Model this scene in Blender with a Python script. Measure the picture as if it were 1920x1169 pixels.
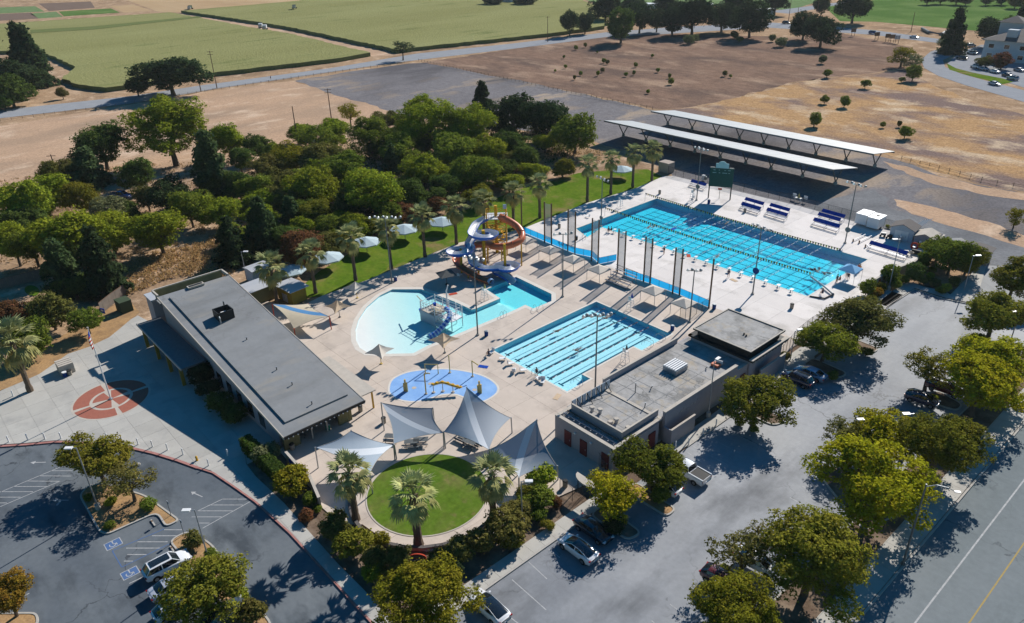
import bpy, bmesh, math, random
import numpy as np
from math import sin, cos, pi, radians as rad, hypot, atan2, sqrt
from mathutils import Vector, Matrix
from mathutils.geometry import tessellate_polygon
R0 = random.Random(7)
for o in list(bpy.data.objects): bpy.data.objects.remove(o)
sc = bpy.context.scene
COL = sc.collection
# ------------------------------------------------------------------ camera (fitted from pool edges and poles; 60 m up, pitched 27.6 deg)
F_PX = 1412.0; PITCH = 0.48142955; ROLL = -0.02901258; YAW = -0.85399109; HC = 60.0
def _cam():
    cp, sp = cos(PITCH), sin(PITCH); cr, sr = cos(ROLL), sin(ROLL)
    fw = np.array([0, cp, -sp]); rt = np.array([1., 0, 0]); up = np.array([0, sp, cp])
    m = np.array([rt*cr+up*sr, -rt*sr+up*cr, fw])
    c, s = cos(YAW), sin(YAW)
    return m @ np.array([[c, -s, 0], [s, c, 0], [0, 0, 1]])
CM = _cam()
cam = bpy.data.cameras.new('camera'); camo = bpy.data.objects.new('camera', cam); COL.objects.link(camo)
cam.sensor_width = 36; cam.lens = F_PX/1920*36; cam.clip_start = 1; cam.clip_end = 6000
mw = Matrix([[CM[0][i], CM[1][i], -CM[2][i], 0] for i in range(3)] + [[0, 0, 0, 1]])
mw[0][3], mw[1][3], mw[2][3] = 0, 0, HC
camo.matrix_world = mw
sc.camera = camo
def G(u, v, z=0.):
    """point of the photograph -> point of the place at height z"""
    c = np.array([(u-960)/F_PX, -(v-584.5)/F_PX, 1.]); d = CM.T @ c
    t = (z-HC)/d[2]; return Vector((d[0]*t, d[1]*t, z))
def T(ox, oy, s=3.896): return lambda x, y, z=0.: G(ox+x/s, oy+y/s, z)
t1, t2, t3, t5, t6, t7, t8 = T(0, 580), T(480, 580), T(960, 580), T(480, 300), T(960, 300), T(1440, 300), T(1440, 580)
b5, b6, b7, b8 = T(0, 869), T(480, 869), T(960, 869), T(1440, 869)
def mpp(P): return (Vector(P)-Vector((0, 0, HC))).length/F_PX
FH = Vector((CM[2][0], CM[2][1], 0)).normalized(); RH = Vector((FH.y, -FH.x, 0))
# ------------------------------------------------------------------ light
EL = rad(33); SH = Vector((0.225, -0.974, 0)).normalized()
w = bpy.data.worlds.new('World'); sc.world = w; w.use_nodes = True
nt = w.node_tree; bg = nt.nodes['Background']; sky = nt.nodes.new('ShaderNodeTexSky')
sky.sky_type = 'NISHITA'; sky.sun_disc = False; sky.sun_elevation = EL; sky.sun_rotation = atan2(-SH.x, -SH.y)
sky.air_density = 1.3; sky.dust_density = 0.3; sky.ozone_density = 2.0
hsv = nt.nodes.new('ShaderNodeHueSaturation'); hsv.inputs['Saturation'].default_value = 1.95; nt.links.new(sky.outputs[0], hsv.inputs['Color']); nt.links.new(hsv.outputs[0], bg.inputs[0]); bg.inputs[1].default_value = 0.058
sl = bpy.data.lights.new('sun', 'SUN'); sl.energy = 5.0; sl.angle = rad(0.5); sl.color = (1, .95, .88)
so = bpy.data.objects.new('sun', sl); COL.objects.link(so)
so.rotation_euler = Vector((SH.x*cos(EL), SH.y*cos(EL), -sin(EL))).to_track_quat('-Z', 'Y').to_euler()
so.location = (-80, 100, 120)
sc.view_settings.view_transform = 'Standard'; sc.view_settings.look = 'None'; sc.view_settings.gamma = 1
sc.view_settings.exposure = 0.38; sc.view_settings.use_curve_mapping = False
sc.cycles.max_bounces = 5; sc.cycles.diffuse_bounces = 2; sc.cycles.glossy_bounces = 2; sc.cycles.transparent_max_bounces = 8
sc.cycles.transmission_bounces = 2; sc.cycles.caustics_reflective = False; sc.cycles.caustics_refractive = False
# ------------------------------------------------------------------ materials
def M(name, c1, c2=None, s=1., c3=None, s3=.05, t3=.55, w3=.12, rough=.85, bump=0., bs=None, metal=0., spec=.12, oc=False, st=(1, 1, 1), c4=None, s4=.3, t4=.6, w4=.08, st3=None, isl=0, coat=0, crack=None, speck=0.):
    m = bpy.data.materials.new(name); m.use_nodes = True; n = m.node_tree.nodes; L = m.node_tree.links
    b = n['Principled BSDF']; b.inputs['Roughness'].default_value = rough; b.inputs['Metallic'].default_value = metal
    b.inputs['Specular IOR Level'].default_value = spec; b.inputs['Coat Weight'].default_value = coat
    g = n.new('ShaderNodeNewGeometry')
    def noise(scale, stt, det=4):
        mp = n.new('ShaderNodeMapping'); mp.inputs['Scale'].default_value = stt; L.new(g.outputs['Position'], mp.inputs[0])
        t = n.new('ShaderNodeTexNoise'); t.inputs['Scale'].default_value = scale; t.inputs['Detail'].default_value = det; t.inputs['Roughness'].default_value = .6
        L.new(mp.outputs[0], t.inputs['Vector']); return t.outputs['Fac']
    def mix(a, c, f):
        x = n.new('ShaderNodeMix'); x.data_type = 'RGBA'; L.new(f, x.inputs[0])
        if isinstance(a, tuple): x.inputs[6].default_value = (*a, 1)
        else: L.new(a, x.inputs[6])
        if isinstance(c, tuple): x.inputs[7].default_value = (*c, 1)
        else: L.new(c, x.inputs[7])
        return x.outputs[2]
    def ramp(f, a, c):
        r = n.new('ShaderNodeMapRange'); r.inputs[1].default_value = a; r.inputs[2].default_value = c; L.new(f, r.inputs[0]); return r.outputs[0]
    if c2 is None: c2 = tuple(x*.85 for x in c1)
    f = noise(s, st); out = mix(c1, c2, ramp(f, .3, .7))
    if c3: out = mix(out, c3, ramp(noise(s3, st3 or (1, 1, 1), 5), t3-w3, t3+w3))
    if c4: out = mix(out, c4, ramp(noise(s4, st3 or (1, 1, 1), 6), t4-w4, t4+w4))
    if crack:       # sealed cracks: thin dark lines between large irregular cells, broken up by noise
        vo = n.new('ShaderNodeTexVoronoi'); vo.feature = 'DISTANCE_TO_EDGE'; vo.inputs['Scale'].default_value = crack[0]
        ad = n.new('ShaderNodeMix'); ad.data_type = 'VECTOR'; ad.inputs[0].default_value = .12; nv = n.new('ShaderNodeTexNoise'); nv.inputs['Scale'].default_value = .6; nv.inputs['Detail'].default_value = 5; L.new(g.outputs['Position'], nv.inputs['Vector'])
        sc_ = n.new('ShaderNodeVectorMath'); sc_.operation = 'SCALE'; sc_.inputs['Scale'].default_value = 3.; L.new(nv.outputs['Color'], sc_.inputs[0]); av = n.new('ShaderNodeVectorMath'); L.new(g.outputs['Position'], av.inputs[0]); L.new(sc_.outputs[0], av.inputs[1]); L.new(av.outputs[0], vo.inputs['Vector'])
        lt = ramp(vo.outputs['Distance'], crack[1], 0.); mk = ramp(noise(.07, (1, 1, 1), 2), .47, .56); mm = n.new('ShaderNodeMath'); mm.operation = 'MULTIPLY'; L.new(lt, mm.inputs[0]); L.new(mk, mm.inputs[1]); out = mix(out, crack[2], mm.outputs[0])
    if speck:
        hs = n.new('ShaderNodeHueSaturation'); L.new(out, hs.inputs['Color']); r = n.new('ShaderNodeMapRange'); L.new(noise(1.7, (1, 1, 1), 9), r.inputs[0]); r.inputs[1].default_value = .32; r.inputs[2].default_value = .68
        r.inputs[3].default_value = 1-speck; r.inputs[4].default_value = 1+speck; L.new(r.outputs[0], hs.inputs['Value']); out = hs.outputs[0]
    if isl:
        hs = n.new('ShaderNodeHueSaturation'); L.new(out, hs.inputs['Color']); r = n.new('ShaderNodeMapRange'); L.new(g.outputs['Random Per Island'], r.inputs[0])
        r.inputs[3].default_value = 1-isl; r.inputs[4].default_value = 1+isl; L.new(r.outputs[0], hs.inputs['Value']); out = hs.outputs[0]
    if oc:
        oi = n.new('ShaderNodeObjectInfo'); x = n.new('ShaderNodeMix'); x.data_type = 'RGBA'; x.blend_type = 'MULTIPLY'; x.inputs[0].default_value = 1
        L.new(out, x.inputs[6]); L.new(oi.outputs['Color'], x.inputs[7]); out = x.outputs[2]
    L.new(out, b.inputs['Base Color'])
    if bump:
        bp = n.new('ShaderNodeBump'); bp.inputs['Strength'].default_value = 1; bp.inputs['Distance'].default_value = bump
        L.new(noise(bs or s*3, st), bp.inputs['Height']); L.new(bp.outputs[0], b.inputs['Normal'])
    return m
def slabmat(name, c1, c2, var=.08, s=.35, s3=2.5, c3=None, rough=.8):
    m = M(name, c1, c2, s=s, c3=c3, s3=s3, t3=.62, w3=.1, rough=rough, bump=.004, bs=8, st=(1, 1, 1))
    n = m.node_tree.nodes; L = m.node_tree.links; b = n['Principled BSDF']
    src = b.inputs['Base Color'].links[0].from_socket
    oi = n.new('ShaderNodeObjectInfo'); r = n.new('ShaderNodeMapRange'); L.new(oi.outputs['Random'], r.inputs[0]); r.inputs[3].default_value = 1-var; r.inputs[4].default_value = 1+var
    hs = n.new('ShaderNodeHueSaturation'); L.new(src, hs.inputs['Color']); L.new(r.outputs[0], hs.inputs['Value']); L.new(hs.outputs[0], b.inputs['Base Color'])
    return m
def leafmat(name, rnd=.32, trans=.32, tip=None):
    m = bpy.data.materials.new(name); m.use_nodes = True; n = m.node_tree.nodes; L = m.node_tree.links
    n.remove(n['Principled BSDF']); out = n['Material Output']
    oi = n.new('ShaderNodeObjectInfo'); g = n.new('ShaderNodeNewGeometry'); tc = n.new('ShaderNodeTexCoord')
    nz = n.new('ShaderNodeTexNoise'); nz.inputs['Scale'].default_value = 2.6; nz.inputs['Detail'].default_value = 3; L.new(tc.outputs['Object'], nz.inputs['Vector'])
    a = n.new('ShaderNodeMapRange'); L.new(g.outputs['Random Per Island'], a.inputs[0]); a.inputs[3].default_value = 1-rnd; a.inputs[4].default_value = 1+rnd
    c = n.new('ShaderNodeMapRange'); L.new(nz.outputs['Fac'], c.inputs[0]); c.inputs[1].default_value = .3; c.inputs[2].default_value = .7; c.inputs[3].default_value = .75; c.inputs[4].default_value = 1.3
    mu = n.new('ShaderNodeMath'); mu.operation = 'MULTIPLY'; L.new(a.outputs[0], mu.inputs[0]); L.new(c.outputs[0], mu.inputs[1])
    hs = n.new('ShaderNodeHueSaturation'); L.new(oi.outputs['Color'], hs.inputs['Color']); L.new(mu.outputs[0], hs.inputs['Value'])
    hh = n.new('ShaderNodeMapRange'); L.new(nz.outputs['Fac'], hh.inputs[0]); hh.inputs[1].default_value = .3; hh.inputs[2].default_value = .7; hh.inputs[3].default_value = .515; hh.inputs[4].default_value = .475; L.new(hh.outputs[0], hs.inputs['Hue'])
    d = n.new('ShaderNodeBsdfDiffuse'); t = n.new('ShaderNodeBsdfTranslucent'); mx = n.new('ShaderNodeMixShader'); mx.inputs[0].default_value = trans
    gl = n.new('ShaderNodeBsdfGlossy'); gl.inputs['Roughness'].default_value = .45; m2 = n.new('ShaderNodeMixShader'); m2.inputs[0].default_value = .0
    L.new(hs.outputs[0], d.inputs[0]); L.new(hs.outputs[0], t.inputs[0]); L.new(d.outputs[0], mx.inputs[1]); L.new(t.outputs[0], mx.inputs[2])
    L.new(mx.outputs[0], m2.inputs[1]); L.new(gl.outputs[0], m2.inputs[2]); L.new(m2.outputs[0], out.inputs[0]); return m
def watermat(name, dens, ripple=.02, sc_=1.2, rough=.05):
    """thin water surface over an absorbing body: deeper water reads bluer"""
    m = bpy.data.materials.new(name); m.use_nodes = True; n = m.node_tree.nodes; L = m.node_tree.links
    n.remove(n['Principled BSDF']); out = n['Material Output']
    tr = n.new('ShaderNodeBsdfTransparent'); gl = n.new('ShaderNodeBsdfGlossy'); gl.inputs['Roughness'].default_value = rough
    g = n.new('ShaderNodeNewGeometry'); nz = n.new('ShaderNodeTexNoise'); nz.inputs['Scale'].default_value = sc_; nz.inputs['Detail'].default_value = 3; nz.inputs['Distortion'].default_value = .8
    L.new(g.outputs['Position'], nz.inputs['Vector']); bp = n.new('ShaderNodeBump'); bp.inputs['Distance'].default_value = ripple; L.new(nz.outputs['Fac'], bp.inputs['Height'])
    lw_ = n.new('ShaderNodeLayerWeight'); L.new(bp.outputs[0], lw_.inputs['Normal']); L.new(bp.outputs[0], gl.inputs['Normal'])
    pw = n.new('ShaderNodeMath'); pw.operation = 'POWER'; pw.inputs[1].default_value = 5; L.new(lw_.outputs['Facing'], pw.inputs[0])
    ma = n.new('ShaderNodeMath'); ma.operation = 'MULTIPLY_ADD'; ma.inputs[1].default_value = .95; ma.inputs[2].default_value = .02; L.new(pw.outputs[0], ma.inputs[0])
    mx = n.new('ShaderNodeMixShader'); L.new(ma.outputs[0], mx.inputs[0]); L.new(tr.outputs[0], mx.inputs[1]); L.new(gl.outputs[0], mx.inputs[2]); L.new(mx.outputs[0], out.inputs[0])
    ab = n.new('ShaderNodeVolumeAbsorption'); ab.inputs['Color'].default_value = (.0, .885, .96, 1); ab.inputs['Density'].default_value = dens; L.new(ab.outputs[0], out.inputs['Volume']); return m
def meshmat(name, col, openf, scale=30.):
    m = bpy.data.materials.new(name); m.use_nodes = True; n = m.node_tree.nodes; L = m.node_tree.links
    b = n['Principled BSDF']; b.inputs['Base Color'].default_value = (*col, 1); b.inputs['Roughness'].default_value = .7
    tr = n.new('ShaderNodeBsdfTransparent'); mx = n.new('ShaderNodeMixShader'); mx.inputs[0].default_value = openf
    L.new(b.outputs[0], mx.inputs[1]); L.new(tr.outputs[0], mx.inputs[2]); L.new(mx.outputs[0], n['Material Output'].inputs[0]); return m
X = {}
def fabric(name, c, tr=.4, v=.9):
    m = M(name, c, tuple(x*v for x in c), s=1.2, spec=.1); n = m.node_tree.nodes; L = m.node_tree.links; b = n['Principled BSDF']; src = b.inputs['Base Color'].links[0].from_socket
    t = n.new('ShaderNodeBsdfTranslucent'); L.new(src, t.inputs[0]); mx = n.new('ShaderNodeMixShader'); mx.inputs[0].default_value = tr; L.new(b.outputs[0], mx.inputs[1]); L.new(t.outputs[0], mx.inputs[2]); L.new(mx.outputs[0], n['Material Output'].inputs[0]); return m
X['earth'] = M('dry_earth', (0.427, 0.292, 0.186), (0.289, 0.193, 0.118), s=.9, c3=(0.254, 0.170, 0.107), s3=.05, w3=.08, c4=(0.520, 0.374, 0.258), s4=.16, t4=.6, bump=.08, bs=1.5, speck=.22, spec=.0)
X['tanfield'] = M('tan_dry_field', (0.510, 0.346, 0.236), (0.403, 0.270, 0.178), s=.8, c3=(0.336, 0.238, 0.167), s3=.05, t3=.56, st3=(1, .5, 1), c4=(0.582, 0.432, 0.316), s4=.12, t4=.62, bump=.06, bs=1.2, speck=.18, spec=.0)
X['mown'] = M('mown_brown_field', (0.263, 0.172, 0.125), (0.170, 0.111, 0.083), s=.4, st=(.5, 1, 1), c3=(0.142, 0.099, 0.080), s3=.05, w3=.09, c4=(0.355, 0.248, 0.176), s4=.07, t4=.61, st3=(.5, 1, 1), bump=.1, bs=1., speck=.3, spec=.0)
X['gold'] = M('golden_dry_grass', (0.471, 0.298, 0.151), (0.333, 0.203, 0.107), s=.5, c3=(0.202, 0.145, 0.126), s3=.04, t3=.53, w3=.07, c4=(0.549, 0.420, 0.290), s4=.1, t4=.6, st3=(.7, 1, 1), bump=.15, bs=1.2, speck=.34, spec=.0)
X['grave'] = M('grey_gravel', (0.220, 0.207, 0.212), (0.159, 0.150, 0.155), s=.5, c3=(0.447, 0.348, 0.254), s3=.07, t3=.585, w3=.06, c4=(0.114, 0.108, 0.114), s4=.035, t4=.55, bump=.04, bs=3, st3=(1, .5, 1), speck=.22, spec=.0)
X['gravelroad'] = M('worn_gravel_road', (.225, .228, .235), (.18, .183, .19), s=.7, c3=(.15, .152, .158), s3=.08, bump=.03, bs=3, speck=.15, spec=.0)
X['drive'] = slabmat('driveway_concrete', (.29, .295, .30), (.25, .255, .26), .05, c3=(.22, .225, .23), s3=.3)
X['wood_chip'] = M('bark_mulch', (.46, .29, .14), (.33, .20, .10), s=3., c3=(.25, .16, .09), s3=.4, bump=.04, bs=6, spec=.0)
X['soil'] = M('garden_soil', (.17, .12, .09), (.12, .085, .06), s=1.5, c3=(.25, .19, .14), s3=.4, bump=.05, spec=.0)
X['asph'] = M('parking_asphalt', (0.122, 0.140, 0.161), (0.099, 0.115, 0.133), s=.5, c3=(0.161, 0.179, 0.193), s3=.09, c4=(0.072, 0.083, 0.095), s4=.25, t4=.61, rough=.8, bump=.006, bs=20, st3=(.5, 1, 1), crack=(.10, .011, (0.054, 0.061, 0.071)), speck=.06, spec=.0)
X['asph2'] = M('sunbleached_asphalt', (0.221, 0.234, 0.254), (0.184, 0.195, 0.214), s=.35, c3=(0.311, 0.320, 0.336), s3=.06, w3=.1, t3=.52, c4=(0.124, 0.132, 0.143), s4=.13, t4=.61, rough=.66, bump=.006, bs=20, st3=(1, .4, 1), crack=(.08, .009, (0.112, 0.117, 0.124)), speck=.07, spec=.14)
X['street'] = M('street_asphalt', (.195, .22, .228), (.17, .193, .20), s=.6, c3=(.22, .24, .25), s3=.07, c4=(.13, .145, .15), s4=.2, t4=.66, rough=.8, bump=.004, bs=20, st3=(1, .2, 1), crack=(.06, .008, (.10, .11, .115)), speck=.06, spec=.0)
X['farroad'] = M('far_road', (.30, .31, .33), (.26, .27, .29), s=.3, spec=.0)
X['paint'] = M('white_road_paint', (.50, .50, .50), (.30, .305, .31), s=3.)
X['ypaint'] = M('yellow_road_paint', (.42, .30, .10), (.32, .24, .1), s=2.)
X['bpaint'] = M('blue_road_paint', (.07, .14, .32), (.09, .15, .27), s=3.)
X['conc'] = slabmat('pool_deck_concrete', (.57, .485, .415), (.51, .435, .37), .045, c3=(.40, .34, .295), s3=.22)
X['conc2'] = slabmat('plaza_concrete', (.44, .425, .39), (.395, .38, .35), .06, c3=(.34, .33, .31), s3=.3)
X['walk'] = slabmat('pavement_concrete', (.46, .44, .40), (.40, .385, .35), .06, c3=(.36, .34, .31), s3=.5)
X['bed'] = M('slab_bedding', (.33, .30, .27), s=2.)
X['redpv'] = M('red_plaza_paving', (.36, .13, .09), (.30, .11, .08), s=2.)
X['redk'] = M('red_kerb_paint', (.42, .21, .19), (.32, .14, .12), s=1.5)
X['kerb'] = M('kerb_concrete', (.45, .42, .38), (.38, .36, .33), s=1.5)
X['lawn'] = M('mown_lawn', (0.103, 0.172, 0.016), (0.070, 0.128, 0.013), s=.9, c3=(0.137, 0.176, 0.026), s3=.2, c4=(0.228, 0.158, 0.079), s4=.10, t4=.62, bump=.05, bs=6, speck=.15, spec=.0)
X['lawn2'] = M('striped_lawn', (.085, .150, .018), (.110, .175, .022), s=.55, st=(3.2, .12, 1), c3=(.15, .165, .045), s3=.25, t3=.6, c4=(.20, .165, .07), s4=.5, t4=.68, bump=.05, bs=6, speck=.18, spec=.0)
X['corn'] = M('maize_tassels', (0.263, 0.254, 0.102), (0.157, 0.158, 0.060), s=1.0, c3=(0.280, 0.282, 0.126), s3=.02, w3=.3, c4=(0.129, 0.153, 0.054), s4=.09, t4=.66, st3=(1, .25, 1), bump=.5, bs=.8, speck=.22, spec=.0)
X['corns'] = M('maize_stalks', (.17, .19, .075), (.10, .13, .045), s=1.5, spec=.0)
X['crop'] = M('green_crop', (0.093, 0.169, 0.042), (0.068, 0.128, 0.032), s=.6, st=(3, .3, 1), c3=(0.135, 0.203, 0.063), s3=.03, bump=.2, bs=1., speck=.25, spec=.0)
X['pale'] = M('pale_crop', (.11, .18, .07), (.17, .23, .11), s=.2, bump=.2, spec=.0)
X['plough'] = M('ploughed_soil', (0.187, 0.138, 0.110), (0.154, 0.110, 0.088), s=.2, bump=.2, spec=.0)
X['ochre'] = M('stubble_field', (.42, .29, .165), (.37, .25, .145), s=.05, st3=(.3, 1, 1), c3=(.45, .33, .2), s3=.02, spec=.0)
X['roof'] = M('grey_roof_membrane', (.245, .252, .258), (.225, .232, .238), s=.5, c3=(.195, .20, .202), s3=.2, w3=.08, c4=(.275, .26, .235), s4=.33, t4=.64, rough=.75, st3=(1, .3, 1), crack=(.22, .02, (.17, .172, .175)), speck=.04)
X['roof2'] = M('grey_gravel_roof', (0.380, 0.369, 0.358), (0.325, 0.316, 0.306), s=1.2, c3=(0.220, 0.215, 0.206), s3=.35, w3=.08, c4=(0.396, 0.330, 0.242), s4=.4, t4=.63, rough=.9, crack=(.3, .03, (0.165, 0.162, 0.154)), speck=.1)
X['trim'] = M('pale_roof_edging', (.50, .45, .39), (.42, .38, .33), s=1.)
X['stucco'] = M('grey_stucco', (.36, .34, .36), (.33, .31, .33), s=1., bump=.01, bs=10)
X['stucco2'] = M('tan_stucco', (.40, .34, .29), (.36, .30, .26), s=1., bump=.01, bs=10)
X['olive'] = M('olive_painted_boards', (.22, .20, .10), (.18, .165, .08), s=1.)
X['olive2'] = M('mustard_painted_steel', (.30, .22, .04), s=1.)
X['reddoor'] = M('dark_red_door', (.16, .035, .035), s=2., rough=.5)
X['dark'] = M('dark_metal', (.035, .035, .035), s=2., rough=.5)
X['dglass'] = M('dark_glass', (.015, .02, .025), (.01, .015, .02), s=1., rough=.05, spec=1.)
X['galv'] = M('galvanised_steel', (.38, .40, .42), (.30, .32, .34), s=3., rough=.45, metal=.5)
X['dgalv'] = M('dull_steel', (.17, .185, .19), (.13, .14, .15), s=3., rough=.5, metal=.3)
X['white'] = M('white_paint', (.78, .78, .78), (.7, .7, .7), s=1., rough=.4, spec=.5)
X['lamp'] = M('lamp_glass', (.85, .87, .9), (.8, .8, .82), s=1., rough=.25, spec=.8)
X['panel'] = M('carport_roof_sheet', (.47, .48, .50), (.43, .44, .465), s=.3, st=(3, .3, 1), rough=.35, spec=.6)
X['yellow'] = M('yellow_coated_steel', (.62, .36, .03), (.55, .3, .03), s=1., rough=.45)
X['yellow2'] = M('pale_yellow_pipe', (.62, .47, .16), (.55, .4, .14), s=1., rough=.4)
X['red'] = M('red_fibreglass', (.62, .17, .06), (.50, .12, .05), s=.8, rough=.35, spec=.5)
X['blue'] = M('blue_fibreglass', (.015, .12, .50), (.012, .095, .42), s=.8, rough=.35, spec=.5)
X['flume'] = M('white_flume_lining', (0.713, 0.713, 0.736), (0.632, 0.632, 0.667), s=1., rough=.35, spec=.5)
X['pblue'] = M('pale_blue_fibreglass', (.30, .45, .66), (.26, .4, .6), s=.8, rough=.35)
X['bluefab'] = fabric('blue_cover_fabric', (0.012, 0.08, 0.46), 0.2)
X['windscreen'] = fabric('bright_blue_screen_fabric', (0.02, 0.36, 0.72), 0.5)
X['netm'] = meshmat('grey_sports_net', (.55, .56, .57), .45)
X['chain'] = meshmat('chain_link', (.10, .10, .10), .72)
X['tentfab'] = fabric('beige_shade_fabric', (0.739, 0.670, 0.585), 0.2)
X['tanfab'] = fabric('tan_shade_fabric', (0.792, 0.610, 0.425), 0.3)
X['beigefab'] = fabric('cream_sail_fabric', (0.66, 0.585, 0.45), 0.3)
X['bluesail'] = fabric('sky_blue_sail_fabric', (0.12, 0.32, 0.62), 0.3)
def sailmat(n_, c, tr):
    m = meshmat(n_, c, tr); return m
X['sailA'] = sailmat('grey_blue_sail', (.30, .37, .44), .05)
X['sailB'] = sailmat('pale_sail_panel', (.58, .62, .66), .04)
X['sailC'] = sailmat('mid_grey_sail', (.23, .28, .34), .07)
X['umb'] = fabric('pale_blue_umbrella_fabric', (0.529, 0.644, 0.690), 0.2)
X['greyumb'] = M('charcoal_umbrella_fabric', (.12, .12, .115), s=1.)
X['tile'] = M('pool_plaster_pale', (.84, .84, .80), (.80, .81, .78), s=.5)
X['tiledeep'] = M('pool_plaster', (.80, .87, .90), (.60, .77, .85), s=2.2, st=(1, 1.4, 1))  # pale and blue mottling in the plaster colour imitates caustic light under the water
X['band'] = M('pool_wall_tile', (.34, .62, .70), (.28, .56, .66), s=.5)
X['line'] = M('pool_line_tile', (.01, .09, .15), s=3.)
X['coping'] = M('pool_coping', (.66, .62, .56), (.6, .56, .5), s=1.)
X['splash'] = M('blue_splash_surface', (.22, .40, .72), (.19, .36, .66), s=1., c3=(.27, .46, .76), s3=.4)
X['wbig'] = watermat('pool_water_deep', .46, .12, 1.5, .03)
X['wsmall'] = watermat('pool_water_lap', .20, .10, 1.7, .03)
X['wplay'] = watermat('pool_water_shallow', .5, .05, 1.3, .04)
X['bark'] = M('tree_bark', (.13, .10, .075), (.09, .07, .05), s=2.)
X['palmbark'] = M('palm_bark', (.17, .125, .09), (.10, .075, .055), s=4., st=(1, 1, 3))
X['leaf'] = leafmat('leaves')
X['leafp'] = leafmat('palm_leaves', .28, .2)
X['tyre'] = M('tyre_rubber', (.015, .015, .015), s=5.); X['rim'] = M('wheel_rim', (.35, .35, .36), s=3., rough=.3, metal=.7)
X['skin'] = M('skin', (.42, .24, .16), s=3.); X['cloth'] = M('dark_clothing', (.05, .05, .08), s=3.); X['clothr'] = M('red_clothing', (.45, .06, .03), s=3.)
X['tail'] = M('red_lamp_lens', (.35, .01, .01), s=3., rough=.2); X['head'] = M('clear_lamp_lens', (.7, .7, .72), s=3., rough=.1)
X['woodl'] = M('bleached_wood', (.27, .20, .14), (.2, .15, .1), s=2.)
X['wood'] = M('weathered_wood', (.20, .13, .085), (.14, .09, .06), s=2.); X['fencew'] = M('grey_fence_boards', (.20, .17, .145), (.15, .13, .11), s=1.)
X['boxgreen'] = M('green_metal_box', (.06, .085, .05), s=2.); X['stone'] = M('pale_rock', (.36, .34, .31), s=2.)
X['rust'] = M('rusty_brown_shrub_soil', (.2, .09, .04), s=2.); X['green'] = M('dark_green_panel', (.008, .07, .065), (.01, .06, .055), s=1., rough=.4)
X['teal'] = M('pale_teal_sign', (.35, .55, .58), (.32, .52, .55), s=1.)
X['silver'] = M('aluminium_bench', (.30, .31, .34), (.25, .26, .29), s=2., rough=.4, metal=.4)
X['orange'] = M('orange_plastic', (.7, .25, .02), s=3.); X['gcan'] = M('green_plastic', (.03, .22, .13), s=3.); X['bluecan'] = M('blue_plastic', (.01, .05, .22), s=3.)
X['beigecan'] = M('pebbled_bin', (.34, .30, .25), (.26, .23, .19), s=8.)
X['tileroof'] = M('brown_tile_roof', (.135, .12, .115), (.11, .1, .095), s=.8, st=(1, 4, 1)); X['hotel'] = M('pale_blue_render', (.50, .55, .60), (.46, .5, .55), s=.5)
def paintmat(name, c): return M('car_paint_'+name, c, tuple(x*.95 for x in c), s=1., rough=.25, spec=.6, coat=.8)
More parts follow.
